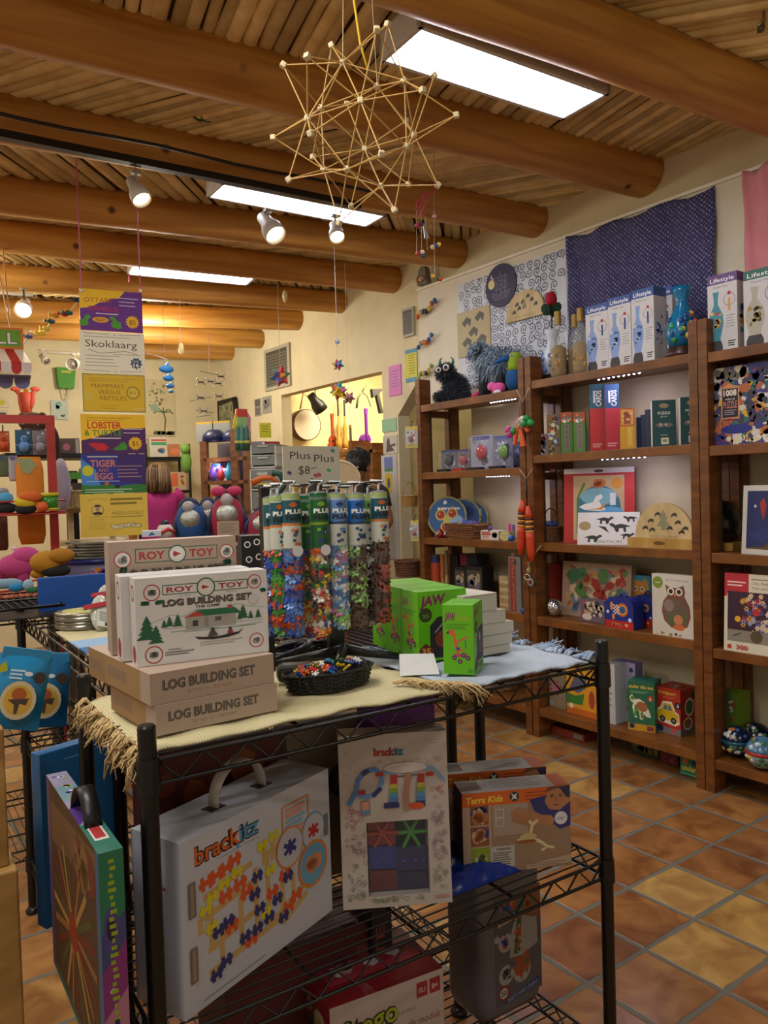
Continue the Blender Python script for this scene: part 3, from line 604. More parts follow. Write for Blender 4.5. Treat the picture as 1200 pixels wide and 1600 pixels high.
def owl(c):
    c.rect(0, 0, 1, 1, '#cfcabd'); c.circ(.15, .86, .13, '#7a9030'); c.text('∞', .15, .84, .04, '#e8ead8', .12); c.text('Easy Wooden Frame', .62, .9, .025, '#5a5a4a', .55)
    c.poly([(.34, .84), (.45, .79), (.62, .79), (.78, .84), (.82, .74), (.8, .66), (.92, .5), (.94, .34), (.86, .18), (.66, .12), (.46, .15), (.3, .25), (.24, .4), (.28, .56), (.4, .67), (.36, .74)], '#7a4a3c')
    c.ell(.6, .4, .28, .22, '#6a5a4a'); c.ell(.6, .28, .24, .1, '#4f6a3c'); c.circ(.64, .28, .11, '#c8805a'); c.ell(.66, .16, .14, .05, '#c86a34'); c.ell(.42, .5, .12, .1, '#8a7a70')
    for x in (.47, .67): c.circ(x, .73, .085, '#e0d8c8'); c.circ(x, .73, .05, '#2a1c14')
    c.poly([(.55, .7), (.6, .7), (.575, .64)], '#c8a040'); c.blobs(.03, 0, .97, .07, 12, ('#c06a2a', '#3a2a1c', '#a0a030'), .03, 1)
sbox('toy_box', 'white owl shaped photo frame box against the shelf post', 'frame', 3.07, Z, 1020, 1084, 898, .05, '#c8c2b2', owl)
def p300(c):
    c.rect(0, 0, 1, 1, '#d8d2bc'); c.rect(0, .74, .42, 1, '#b82a34'); c.rect(0, .7, .05, .76, '#b82a34'); c.rect(.8, 0, 1, .11, '#b82a34'); c.lines(.46, .96, .93, .02, 1, C('#7a6a4a'), .012); c.text('Cats, Rabbits, Birds,', .74, .87, .035, '#7a2028', .54); c.text('Fish and Flowers', .74, .81, .035, '#7a2028', .5)
    c.lines(.05, .38, .88, .04, 2, C('#f0d8d0'), .016); c.rect(.06, .13, .98, .77, '#3a1c30'); c.rect(.06, .13, .98, .28, '#8a8276')
    rd = random.Random(4)
    for k in range(60):
        a, q = rd.random()*6.28, rd.random()**.5; x, y = .55+.36*q*math.cos(a), .5+.24*q*math.sin(a); c.star(x, y, .055, .025, 6, rd.choice(('#e0d8c8', '#5a6ab0', '#d8a030', '#b03040', '#8aa8d0', '#e8c8b0'))); c.circ(x, y, .015, rd.choice(('#2a2a50', '#d8a030')))
    c.circ(.55, .52, .06, '#c02a34'); c.circ(.24, .42, .05, '#e0b020'); c.circ(.56, .22, .1, '#5a4a34'); c.line([(.3, .25), (.16, .2)], .02, '#3a5a4a'); c.text('300', .32, .035, .055, '#b82a34', .2, bold=.03); c.star(.1, .06, .05, .03, 4, '#b82a34')
sbox('puzzle_box', 'red and cream 300 piece puzzle box with a flower bouquet', 'puzzle', 3.06, ZC[3], 1131, 1224, 898, .05, '#b82a34', p300, left=lambda c: c.rect(0, 0, 1, 1, '#cfc8b0'), tilt=R(-3))
sbox('book', 'thin dark book standing beside the 300 piece puzzle', 'book', 3.2, ZC[3], 1120, 1127, 930, .1, '#4a5058')

# ---- unit with vase boxes: bottom board and the floor under it
Z = ZB[4]
sbox('craft_box', 'kraft card box with a pink flower on the lowest board', 'craft box', 3.13, Z, 852, 885, 1044, .1, '#8a7a60', lambda c: (c.star(.52, .5, .3, .2, 8, '#6a2a30'), c.circ(.52, .5, .22, '#b06a80'), c.rect(.08, .04, .4, .16, '#8a9a98')))
def croc(c):
    c.rect(0, 0, 1, 1, '#d89a1c'); c.rect(0, 0, 1, .14, '#c8641c'); c.poly([(0, .22), (.55, .24), (.62, .5), (.3, .42), (0, .46)], '#3a7a2e'); c.poly([(.1, .56), (.4, .48), (.66, .62), (.7, .9), (.3, .86)], '#5a5a7a'); c.circ(.16, .18, .07, '#e0dcd0'); c.ell(.86, .4, .1, .2, '#a83a30')
sbox('puzzle_box', 'yellow animal box with a green crocodile behind the cart post', 'puzzle', 3.11, Z, 886, 932, 1048, .08, '#d09018', croc)
sbox('puzzle_box', 'slim white box between the yellow box and the parrot box', 'puzzle', 3.11, Z, 944, 962, 1038, .1, '#c0c0c4', lambda c: (c.circ(.5, .9, .2, '#b8606a'), c.lines(.2, .8, .5, .1, 3, C('#8a8a90'), .03)))
def parrot(c): c.rect(0, 0, .55, 1, '#2a4a80'); c.rect(.55, 0, 1, 1, '#a8a0c8'); c.poly([(.2, .9), (.36, .72), (.7, .5), (.74, .36), (.5, .28), (.26, .4), (.16, .6)], '#5a8a2a'); c.circ(.56, .54, .05, '#1a1a14'); c.poly([(.2, .28), (.66, .28), (.6, .06), (.26, .06)], '#a83a2c'); c.circ(.82, .88, .09, '#2c3470')
sbox('puzzle_box', 'blue and lilac box with a green parrot in a pot', 'puzzle', 3.2, Z, 960, 994, 1034, .06, '#7a7ab0', parrot)
def sea(c):
    c.rect(0, 0, 1, 1, '#2a6a4a'); c.text('under the sea', .5, .87, .07, '#d8c050', .9, bold=.03); c.lines(.1, .8, .8, .03, 2, C('#8ab89a'), .012); c.rect(0, 0, 1, .14, '#d09a2a'); c.circ(.14, .09, .1, '#26304a')
    c.poly([(.06, .68), (.16, .74), (.28, .64), (.42, .66), (.62, .6), (.78, .44), (.86, .3), (.7, .3), (.58, .36), (.56, .24), (.44, .24), (.42, .4), (.3, .44), (.34, .26), (.24, .28), (.16, .48), (.2, .56), (.1, .6)], '#e4e4d0')
    c.ell(.52, .5, .22, .1, '#a8683a', rot=-.4); c.ell(.18, .66, .08, .04, '#6a9a3a'); c.poly([(.26, .54), (.22, .3), (.34, .3), (.36, .5)], '#5a8a34'); c.poly([(.46, .38), (.48, .26), (.56, .27), (.56, .4)], '#5a8a34'); c.circ(.84, .68, .11, '#b83a2a'); c.text('6', .84, .64, .08, '#f0e8d8', .07, bold=.02); c.rect(.7, .02, .95, .12, '#8a3a38')
sbox('puzzle_box', 'green under the sea puzzle box with a turtle', 'puzzle', 3.1, Z, 982, 1024, 1066, .12, '#2f7a62', sea, turn=R(20), top=lambda c: c.blobs(.1, .1, .9, .9, 10, ('#5a9ab0', '#3a7a8a'), .1, 2))
def trans(c):
    c.rect(0, 0, 1, 1, '#b8301e'); c.text('transport', .47, .86, .08, '#d8b040', .72, bold=.03); c.text('two piece puzzles', .46, .79, .035, '#d8a070', .6); c.rect(0, 0, 1, .14, '#7a7a7c'); c.circ(.18, .1, .13, '#202a48'); c.rect(.6, .02, .8, .14, '#b85a50')
    c.poly([(.04, .28), (.06, .5), (.2, .56), (.3, .7), (.66, .72), (.8, .52), (.94, .48), (.96, .26), (.8, .2), (.2, .24)], '#ece6d0'); c.poly([(.08, .32), (.1, .48), (.24, .52), (.33, .66), (.63, .67), (.76, .49), (.9, .45), (.91, .3), (.1, .3)], '#d8b41c'); c.poly([(.32, .52), (.38, .63), (.47, .63), (.47, .52)], '#5a7a80'); c.poly([(.51, .52), (.51, .63), (.6, .63), (.68, .52)], '#5a7a80')
    for x in (.28, .72): c.circ(x, .31, .11, '#1c1a18'); c.circ(x, .31, .05, '#8a8a84')
    c.circ(.9, .66, .12, '#1a2440'); c.text('6', .9, .62, .08, '#f0f0e8', .08, bold=.02)
def trs(c): c.rect(0, 0, 1, .2, '#6a6460'); c.ell(.5, .6, .26, .2, '#d8d0c0'); c.ell(.5, .6, .2, .15, '#4a6a3a'); c.ell(.4, .25, .26, .14, '#d8c8b8'); c.ell(.4, .25, .2, .1, '#8a5a3a'); c.circ(.75, .84, .14, '#202a30')
P_ = un(1064, 1152, 'Z', Z); a_ = un(1025, 1141, 'Z', Z); wt = (P_-a_).length; ang = math.atan2(P_.y-a_.y, P_.x-a_.x)
carton('puzzle_box', 'red transport puzzle box with a yellow car', 'puzzle', a_, ang, wt, wt*.98, ly(a_, (0, 0, 1), 1071).z-Z, C('#a82a1c', .4), trans, right=trs, top=lambda c: c.blobs(.1, .1, .9, .9, 10, ('#7a3a2a', '#8a9aa0'), .1, 2))
def fbox(label, x0, x1, ytop, ybase, d, mat, art=None, h=None):
    P_ = un((x0+x1)/2, ybase, 'Z', .002); loc, w, hh = fit((P_.x, 0, .002), WR, x0, x1, ytop); return carton('game_box', label, 'game', loc, WR, w, d, h or hh, mat, art, group='boxes on the floor under the lowest board')
fbox('flat red orange box on the floor under the yellow crocodile box', 858, 913, 1140, 1152, .15, '#8a3420', lambda c: c.rect(.7, .2, .95, .8, '#8a7a78'))
fbox('dark green box on the floor under the under the sea box', 986, 1029, 1163, 1180, .12, '#35502a', lambda c: c.blobs(0, .2, 1, 1, 14, ('#4a6a3a', '#7a6a30'), .12, 2))
fbox('dark red box on the floor under the transport box', 1031, 1060, 1178, 1194, .12, '#6a1f20', lambda c: c.blobs(.1, 0, .9, .8, 8, ('#a04048', '#7a2a30'), .1, 2))
fbox('green box reading under on the floor by the shelf post', 1063, 1091, 1186, 1213, .1, '#2f7a4c', lambda c: (c.text('under', .5, .3, .3, '#c8b848', .8, bold=.04), c.circ(.3, .82, .16, '#c0683a'), c.circ(.8, .8, .14, '#1a2430'), c.rect(0, .06, 1, .14, '#5ab098')))
# ---- far unit: bottom board
Z = ZC[4]
sbox('toy_box', 'lime green box beside the ball tins', 'toy', 3.2, Z, 1125, 1152, 1081, .1, '#6a8a18', lambda c: (c.rect(.3, 0, 1, 1, '#4a6a22'), c.blobs(.5, .4, .9, .9, 8, ('#c8c8b8', '#8a3030'), .12, 3)), turn=R(-4))
def ball(label, X, x, r, up, mid, low):
    p = spt(X, Z, x); t = thing('ball_tin', label, 'tin', p, 0, 'round ball shaped tins'); k = 12
    m_ = MB(); m_.lathe([(r*math.sin(math.pi*i/k), r-r*math.cos(math.pi*i/k)) for i in range(2, k//2)]+[(r, r*.96)], C(low, .18), 24); rd = random.Random(int(x))
    for q in range(9):
        a, b = rd.uniform(2.3, 4.4), rd.uniform(-.6, -.1); m_.sph((.9*r*math.cos(a)*math.cos(b), .9*r*math.sin(a)*math.cos(b), r+.9*r*math.sin(b)), (.014, .014, .012), C(rd.choice(('#c8b040', '#3a6a3a', '#c8d0d8')), .2), 6)
    m_.build('lower_half', t)
    m_ = MB(); m_.lathe([(r, r*.96), (r*1.04, r*.98), (r*1.04, r*1.16), (r, r*1.18)], C(mid, .2), 24); m_.build('band', t)
    m_ = MB(); m_.lathe([(r, r*1.18)]+[(r*math.cos(b), r+r*math.sin(b)) for b in (.3, .55, .8, 1.1, 1.35)]+[(.001, 2*r)], C(up, .18), 24)
    for q in range(8):
        a, b = rd.uniform(2.3, 4.4), rd.uniform(.35, 1.1); m_.sph((.9*r*math.cos(a)*math.cos(b), .9*r*math.sin(a)*math.cos(b), r+.9*r*math.sin(b)), (.013, .013, .012), C(rd.choice(('#c8703a', '#d8d8d8', '#3a7a3a', '#2a4a80')), .2), 6)
    m_.build('upper_half', t)
ball('dark blue ball tin with a white label beside the lime box', 3.16, 1152, .066, '#10203c', '#1f5a74', '#1a2a44'); ball('dark blue ball tin with an orange spot at the back', 3.26, 1182, .066, '#0f1c34', '#1a4a62', '#152238'); ball('red banded ball tin with a bird print in front', 3.10, 1192, .066, '#4a7a9a', '#b02a34', '#8a9aa0')
# ================================================================= SHAGGY TOYS AND SMALL WARES ON THE UNIT BESIDE THE DOORWAY
def fur(m_, pts, ln, wd, cols, seed=1, droop=.6, n_each=1):
    """many short curved tufts growing from (point, normal) pairs"""
    rd = random.Random(seed); buf = {c: ([], []) for c in cols}
    for p, nrm in pts:
        for _ in range(n_each):
            c = rd.choice(cols); vs, fs = buf[c]; d = (nrm+V((rd.uniform(-.6, .6), rd.uniform(-.6, .6), rd.uniform(-.5, .3)))).normalized()
            s = d.cross(V((rd.uniform(-1, 1), rd.uniform(-1, 1), .3))).normalized()*wd; l = ln*rd.uniform(.6, 1.3)
            q1 = p+d*l*.5; q2 = q1+(d+V((rd.uniform(-.4, .4), rd.uniform(-.4, .4), -droop*1.4))).normalized()*l*.6; k = len(vs)
            vs += [p-s, p+s, q1-s*.8, q1+s*.8, q2]; fs += [(k, k+1, k+3, k+2), (k+2, k+3, k+4)]
    for c in cols:
        if buf[c][0]: m_.add(buf[c][0], buf[c][1], C(c, .8), True)
def ellip_pts(c, r, n, seed):
    rd = random.Random(seed); out = []
    for _ in range(n):
        v = V((rd.gauss(0, 1), rd.gauss(0, 1), rd.gauss(0, 1))).normalized(); out.append((V(c)+V((v.x*r[0], v.y*r[1], v.z*r[2])), V((v.x/r[0], v.y/r[1], v.z/r[2])).normalized()))
    return out
TA = ZA[0]
def eye(t, c, r, M=None):
    m_ = MB(); d = V((0, -1, 0)); m_.sph(c, (r, r*.7, r), C('#e8e8e8', .3), 12); m_.sph(V(c)+d*r*.55, (r*.55, r*.3, r*.55), C('#101014', .2), 10); m_.build('eye', t)
# dark horned monster
p = spt(3.17, TA, 708); u = .235/80
t = thing('monster_toy', 'shaggy dark grey monster toy with green horns and round eyes', 'stuffed toy', p, WR+R(34))
FD = ('#262a33', '#3a414c', '#1c2027', '#566070')
for nm, c, r, n in (('body', (.02, 0, .085), (.075, .06, .085), 1700), ('head', (-.035, -.015, .185), (.055, .05, .052), 900)):
    m_ = MB(); m_.sph(c, r, C('#1a1c22', .9)); fur(m_, ellip_pts(c, r, n, 3), .026, .0016, FD, 4); m_.build(nm, t)
for s, c in ((-1, (-.07, -.035, .04)), (1, (.08, -.03, .03))):
    m_ = MB(); r = (.035, .035, .03); m_.sph(c, r, C('#1a1c22', .9)); fur(m_, ellip_pts(c, r, 420, 5), .022, .0016, FD, 6); m_.build('foot', t)
for s in (-1, 1):
    m_ = MB(); m_.tube([(-.035+s*.028, 0, .228), (-.035+s*.042, 0, .248), (-.035+s*.040, 0, .268), (-.035+s*.026, 0, .282)], .013, C('#167a5a', .7), 8, taper=.002); m_.build('horn', t)
eye(t, (-.062, -.082, .196), .017); eye(t, (-.014, -.088, .206), .021)
# shaggy blue grey dog seen side on
p = spt(3.2, TA, 770); t = thing('plush_dog', 'shaggy blue grey long haired plush dog standing on the shelf top', 'stuffed toy', p, WR+R(8))
FB = ('#93abc0', '#b8cbd8', '#7592ac', '#d8e4ea', '#5a7086')
m_ = MB()
for c, r, n, l in (((.03, 0, .205), (.105, .055, .062), 2200, .05), ((.02, 0, .19), (.1, .05, .06), 900, .07)):
    m_.sph(c, r, C('#5a6e80', .9)); fur(m_, ellip_pts(c, r, n, 9), l, .0026, FB, 8, 1.0)
m_.build('body', t)
m_ = MB(); c, r = (-.085, -.01, .275), (.05, .042, .045); m_.sph(c, r, C('#667a8c', .9)); fur(m_, ellip_pts(c, r, 1000, 2), .036, .0022, FB, 3, .9); m_.tube([(-.06, 0, .265), (0, 0, .225)], .05, C('#667a8c', .9), 10); m_.build('head', t)
m_ = MB(); m_.sph((-.142, -.015, .252), (.02, .019, .018), C('#15171a', .6)); m_.build('muzzle', t)
for s in (-1, 1):
    m_ = MB(); c, r = (-.055, s*.035-.01, .26), (.02, .012, .032); m_.sph(c, r, C('#23282e', .9)); fur(m_, ellip_pts(c, r, 160, 7), .025, .002, ('#2a3036', '#3a434c'), 3, 1); m_.build('ear', t)
for x, y in ((-.045, -.03), (-.05, .03), (.09, -.03), (.095, .03)):
    m_ = MB(); m_.tube([(x, y, .16), (x-.004, y, .08), (x-.012, y, .012), (x-.026, y, .006)], .024, C('#2c3036', .9), 8, taper=.019); fur(m_, ellip_pts((x-.004, y, .1), (.024, .024, .07), 160, 8), .03, .002, ('#333a42', '#4a5662'), 3, 1); m_.build('leg', t)
m_ = MB(); m_.tube([(.125, 0, .22), (.155, 0, .225), (.165, 0, .19)], .016, C('#667a8c', .9), 8, taper=.008); fur(m_, ellip_pts((.15, 0, .21), (.03, .02, .035), 420, 6), .045, .0024, FB, 5, .8); m_.build('tail', t)
# toucan
p = spt(3.09, TA, 806); t = thing('plush_toucan', 'green headed blue plush toucan with a blue beak by the shelf post', 'stuffed toy', p, WR+R(30)); t.scale = (1.3, 1.3, 1.02); m_ = MB()
m_.lathe([(.001, 0), (.028, .004), (.04, .035), (.042, .07), (.032, .11), (.02, .125)], C('#124f86', .85, bump=.2), 18); m_.build('body', t)
m_ = MB(); m_.lathe([(.034, .105), (.029, .13), (.03, .16), (.028, .185), (.016, .2), (.001, .204)], C('#8cab1e', .85, bump=.2), 18); m_.build('head', t)
m_ = MB(); m_.tube([(-.02, -.004, .172), (-.05, -.006, .17), (-.078, -.006, .158), (-.09, -.006, .148)], .021, C('#16559a', .85), 10, taper=.003); m_.build('beak', t); eye(t, (-.008, -.029, .183), .007)
m_ = MB(); m_.sph((.03, .01, .02), (.03, .02, .02), C('#c02a3a', .85)); m_.build('foot', t)
p = spt(3.13, TA, 779); t = thing('plush_toy', 'bright pink plush toy lying under the shaggy dog', 'stuffed toy', p, WR); m_ = MB(); m_.sph((0, 0, .035), (.05, .03, .034), C('#e05aa0', .85, bump=.2)); m_.build('body', t)
m_ = MB(); m_.sph((-.04, -.012, .05), (.028, .024, .026), C('#e868ac', .85)); m_.build('head', t); m_ = MB(); m_.sph((.02, -.028, .012), (.03, .012, .012), C('#d8d0d8', .6)); m_.build('tag', t)
p = spt(3.1, TA, 742); t = thing('plush_toy', 'small deep pink plush toy at the feet of the dark monster', 'stuffed toy', p, WR); m_ = MB(); m_.sph((0, 0, .013), (.024, .016, .014), C('#c83a6a', .85)); m_.build('body', t)
m_ = MB(); m_.sph((.018, 0, .024), (.012, .012, .012), C('#d04a78', .85)); m_.build('head', t)
# ---- second board: blister packed lights
Z = ZA[1]
def pack(x0, x1, y, card, ball, lab, X=3.12, turn=0):
    loc, w, h = fit((X, 0, Z), WR, x0, x1, y); t = thing('toy_pack', lab, 'toy pack', loc, WR+turn, 'blister packs on the second board')
    m_ = MB(); m_.box((0, .012, 0), (w, .016, h), C(card, .25, .2)); c = CV(m_, w, h, MX.Translation((0, .012, 0))); c.blobs(.05, .1, .95, .95, 24, ('#b8bcc8', '#3a3c46', '#8a8e9a', card), .14, int(x0)); c.rect(.1, .86, .9, .96, '#2c3a78'); m_.build('card', t)
    m_ = MB(); m_.sph((w*.55, .004, h*.5), (w*.24, .014, w*.24), C(ball, .15)); m_.build('toy', t)
    m_ = MB(); m_.box((w*.06, -.022, h*.05), (w*.94, .011, h*.92), C('#dfe2ea', .08, a=.07)); m_.build('blister', t, bevel=.006)
    m_ = MB(); m_.box((w*.02, -.03, 0), (w*.7, .0, .016), C(random.Random(int(x1)).choice(('#1c3f8a', '#a82420', '#14161c')), .3)); m_.build('base', t); return t
pack(688, 711, 703, '#5a5e66', '#2a2c30', 'grey blister pack at the doorway end of the second board'); pack(712, 733, 702, '#6a5a60', '#a03a30', 'grey blister pack with a red ringed dial')
pack(734, 767, 680, '#9aa0b4', '#a81c2c', 'tall silver blister pack with a red ball'); pack(769, 800, 680, '#6a6e90', '#5a8a2a', 'tall violet silver blister pack with a green ball'); pack(801, 817, 690, '#50545e', '#3a5a9a', 'blister pack with a blue ball half behind the post', 3.2)
# ---- third board
Z = ZA[2]
def disc(label, X, x, ytop, art):
    p = spt(X, Z, x); h = ly(p, (0, 0, 1), ytop).z-Z; r = h/2; t = thing('game_tin', label, 'tin', p+V((0, 0, r)), WR, 'round game tins', rot=(R(-8), 0, WR+R(32))); m_ = MB()
    m_.cyl((0, 0, 0), (0, .035, 0), r, C('#8a8a70', .3, .6), n=36); c = CV(m_, 2*r, 2*r, MX.Translation((-r, 0, -r))); c.circ(.5, .5, .47, '#2f5a86', 32); art(c); m_.build('tin', t); m_ = MB()
    m_.tube([(r*math.cos(2*math.pi*i/40), .002, r*math.sin(2*math.pi*i/40)) for i in range(41)], .004, C('#b0ac70', .3, .5), 6); m_.build('rim', t)
def adisc(c):
    c.ell(.7, .36, .24, .2, '#8aa8c8'); c.text('astrojax', .55, .68, .075, '#e8e8e0', .6, bold=.03); c.circ(.45, .86, .05, '#c8d0dc'); Y = '#b8a850'
    for x, y in ((.34, .55), (.64, .58), (.48, .25)): c.line([(.5, .45), (x, y)], .16, Y); c.circ(x, y, .14, Y)
    for x, y in ((.34, .55), (.64, .58), (.48, .25)): c.circ(x, y, .1, '#9a2418'); c.circ(x-.03, y+.03, .025, '#e09a80')
disc('blue round game tin with three red balls on its lid', 3.16, 699, 776, adisc); disc('blue round game tin standing behind the one with red balls', 3.265, 723, 779, lambda c: c.blobs(.15, .15, .85, .85, 12, ('#c8ccb0', '#1c3a78', '#a8a050'), .12, 3)); disc('pale round tin at the back of three game tins', 3.315, 737, 783, lambda c: c.blobs(.15, .15, .85, .85, 10, ('#b0b49a', '#8a8a7a'), .14, 5))
p = spt(3.13, Z, 731); t = thing('basket', 'square woven basket of small toys on the third board', 'basket', p, WR); m_ = MB(); a_ = (spt(3.1, Z, 707)-spt(3.1, Z, 752)).length/2; hb = .085
for k in range(8):
    z = hb*(k+.5)/8; f = .86+.14*k/8; q = []
    for (sx, sy), (ex, ey) in (((-1, -1), (1, -1)), ((1, -1), (1, 1)), ((1, 1), (-1, 1)), ((-1, 1), (-1, -1))):
        for i in range(12): s_ = i/12; q.append(((sx+(ex-sx)*s_)*a_*f, (sy+(ey-sy)*s_)*.07*f, z+.0015*(-1)**(i+k)))
    m_.tube(q+[q[0]], .0062, weave('wicker2', '#5a2f12', '#b0763c', 900, .6), 5)
m_.box((-a_*.84, -.058, .002), (a_*.84, .058, .006), WICK); m_.build('body', t); m_ = MB(); m_.tube([(-a_, -.07, hb), (a_, -.07, hb), (a_, .07, hb), (-a_, .07, hb), (-a_, -.07, hb)], .006, WICK, 6); m_.build('rim', t)
rd = random.Random(6)
for k, (x, cl, lab) in enumerate(((-.05, '#8a8a94', 'small grey toy heaped in the square basket'), (-.01, '#3a4a8a', 'dark blue fuzzy toy in the middle of the square basket'), (.03, '#4f5f9a', 'blue violet fuzzy toy in the square basket'), (.055, '#5a4a7a', 'purple fuzzy toy at the end of the square basket'))):
    m_ = MB(); m_.sph((0, 0, 0), (.026, .03, .022), C(cl, .8)); fur(m_, ellip_pts((0, 0, 0), (.026, .03, .022), 60, k), .014, .0016, (cl,), k, .2); tag(m_.build('soft_toy', None, p+V((.0, -x, .085)), WR), lab, 'toy', 'toys in the square basket')
sbox('game_box', 'small white and red game box beside the square basket', 'game', 3.09, Z, 751, 779, 829, .06, '#cfc6b4', lambda c: (c.rect(.08, .5, .55, .85, '#b03028'), c.text('GAME', .31, .6, .14, '#e8d8c8', .38), c.text('FUN', .3, .2, .2, '#b03028', .3, bold=.03), c.blobs(.62, .15, .95, .85, 8, ('#3a3a3a',), .08, 2)))
sbox('card_sheet', 'pale card standing behind the red toys on the third board', 'card', 3.22, Z, 673, 689, 808, .006, '#c8bfae')
for x, y, c1, lab in ((688, 0, '#8a1f1a', 'dark red plastic toy in front of the round tins'), (700, 0, '#5a1a20', 'maroon plastic toy beside the square basket')):
    p = spt(3.09, Z, x); t = thing('plastic_toy', lab, 'toy', p, WR, 'red plastic toys'); m_ = MB(); m_.lathe([(.022, 0), (.03, .012), (.026, .03), (.012, .05), (.001, .056)], C(c1, .25), 14); m_.build('body', t); m_ = MB(); m_.sph((0, -.02, .025), .01, C('#c8c0c4', .3), 8); m_.build('button', t)
p = spt(3.08, Z, 789); t = thing('price_tag', 'round yellow handwritten price tag propped on the third board', 'tag', p, WR+R(40)); m_ = MB(); hr = .028; m_.cyl((0, 0, hr), (0, .003, hr), hr, C('#d6cf8a', .7), n=24); c = CV(m_, 2*hr, 2*hr, MX.Translation((-hr, 0, 0))); c.text('mini Yo-Yo', .5, .5, .11, '#3a3a30', .74); c.text('$4', .5, .28, .12, '#3a3a30'); m_.build('disc', t)
m_ = MB(); m_.box((-.03, .02, 0), (.05, .05, .05), C('#8a7a3a', .6)); m_.build('stand', t)
m_ = MB(); m_.sph((0, 0, .018), .018, C('#1f62b0', .3)); tag(m_.build('ball', None, spt(3.07, Z, 799)), 'small blue ball beside the round yellow tag', 'ball')
m_ = MB(); m_.sph((0, 0, .02), (.014, .014, .02), C('#4a2f6a', .4)); tag(m_.build('plastic_toy', None, spt(3.1, Z, 766)+V((0, 0, .041))), 'small purple toy on top of the white and red box', 'toy')
t = thing('pen', 'pink pens standing at the back of the third board', 'pens', spt(3.25, Z, 797)); m_ = MB(); m_.cyl((0, 0, 0), (0, 0, .085), .008, C('#d0408a', .4)); m_.build('barrel', t); m_ = MB(); m_.cyl((0, -.03, 0), (0, -.03, .08), .008, C('#7a4a90', .4)); m_.build('barrel', t)
# ---- fourth board
Z = ZA[3]
def tub(label, x, X, r, ytop, bands):
    p = spt(X, Z, x); h = ly(p, (0, 0, 1), ytop).z-Z; m_ = MB(); z = 0
    for f, cl in bands: m_.cyl((0, 0, z), (0, 0, z+h*f-.001), r, C(cl, .4), n=18); z += h*f
    return tag(m_.build('tube_tin', None, p), label, 'tin', 'tubes on the fourth board')
tub('tall blue and orange tube on the fourth board', 682, 3.13, .03, 866, ((.38, '#1f2f5a'), (.44, '#b0462a'), (.12, '#26386a'), (.06, '#3a3a44'))); tub('slim orange tube beside the blue and orange one', 693, 3.15, .012, 866, ((.45, '#a08a54'), (.55, '#c0602a'))); tub('slim tan tube beside the dark books', 699, 3.15, .012, 860, ((.5, '#b09a60'), (.5, '#7a6a44')))
for x0, x1, cl, lab in ((704, 716, '#2c2220', 'dark brown book on the fourth board'), (720, 731, '#6a1f2a', 'dark red book on the fourth board'), (732, 747, '#1c2030', 'dark blue book on the fourth board')): sbox('book', lab, 'book', 3.22, Z, x0, x1, 866, .1, cl, group='dark books above the black boxes')
def cubeart(c): c.rect(.08, .1, .92, .9, '#4a443c'); c.blobs(.1, .12, .9, .88, 12, ('#a89a7a', '#6a6478', '#2a2828'), .16, 2); c.circ(.3, .3, .08, '#d8d4c8')
sbox('puzzle_box', 'black cube box with a clear side on the fourth board', 'puzzle', 3.12, Z, 711, 728, 886, .09, '#141416', cubeart, group='black cube boxes'); sbox('puzzle_box', 'black cube box beside its twin, nearer the wooden tower', 'puzzle', 3.12, Z, 728.5, 755, 885, .09, '#121214', cubeart, group='black cube boxes')
for k in range(3): carton('game_box', ('flat black box lowest of three below the cubes', 'flat black box in the middle of the low pile', 'flat dark box on top of the low pile')[k], 'game', spt(3.08, Z, 700)+V((0, -.01*k, .0)) if False else spt(3.075, Z, 757)+V((0, 0, .026*k)), WR, .07-.004*k, .03, .025, ('#16161a', '#2a221c', '#3a3028')[k], group='low pile of dark boxes')
p = spt(3.1, Z, 788); ht = ly(p, (0, 0, 1), 900).z-Z; t = thing('block_tower', 'stacked tower of pale wooden blocks beside the red box', 'game', p, WR); n = 9
for k in range(n):
    m_ = MB()
    for j in range(3):
        z = ht*k/n
        if k % 2: m_.box((-.036, .024*j, z), (.036, .024*j+.0225, z+ht/n-.0012), PW)
        else: m_.box((-.036+.024*j, 0, z), (-.036+.024*j+.0225, .07, z+ht/n-.0012), wood('block_wood', '#8a7048', '#c0a878', (3, 9, 9), .5))
    m_.build('layer', t)
sbox('game_box', 'tall narrow red and grey box behind the hanging orange toys', 'game', 3.07, Z, 796, 815, 870, .05, '#7a7670', lambda c: (c.rect(.1, .02, .6, .98, '#8a3a2c'), c.circ(.5, .9, .2, '#3a3a3a'), c.text('PICKUP STICKS', .48, .06, .055, '#b06a54', 3.4, 'l', rot=math.pi/2, bold=.02)))
m_ = MB(); m_.sph((0, 0, .02), (.024, .02, .02), C('#1f4f9a', .3)); m_.sph((0, -.02, .05), (.016, .016, .016), C('#1f4f9a', .3)); tag(m_.build('plastic_toy', None, spt(3.07, Z, 812)-V((0, .035, 0))), 'bright blue plastic toy at the post end of the fourth board', 'toy')
# ---- lowest board: big wicker basket
p = spt(3.22, ZA[4], 775); basket('basket', 'wide pale wicker basket on the lowest board', p, .17, .13, .12, weave('pale_wicker', '#7a5a30', '#cdb27c', 700, .7))

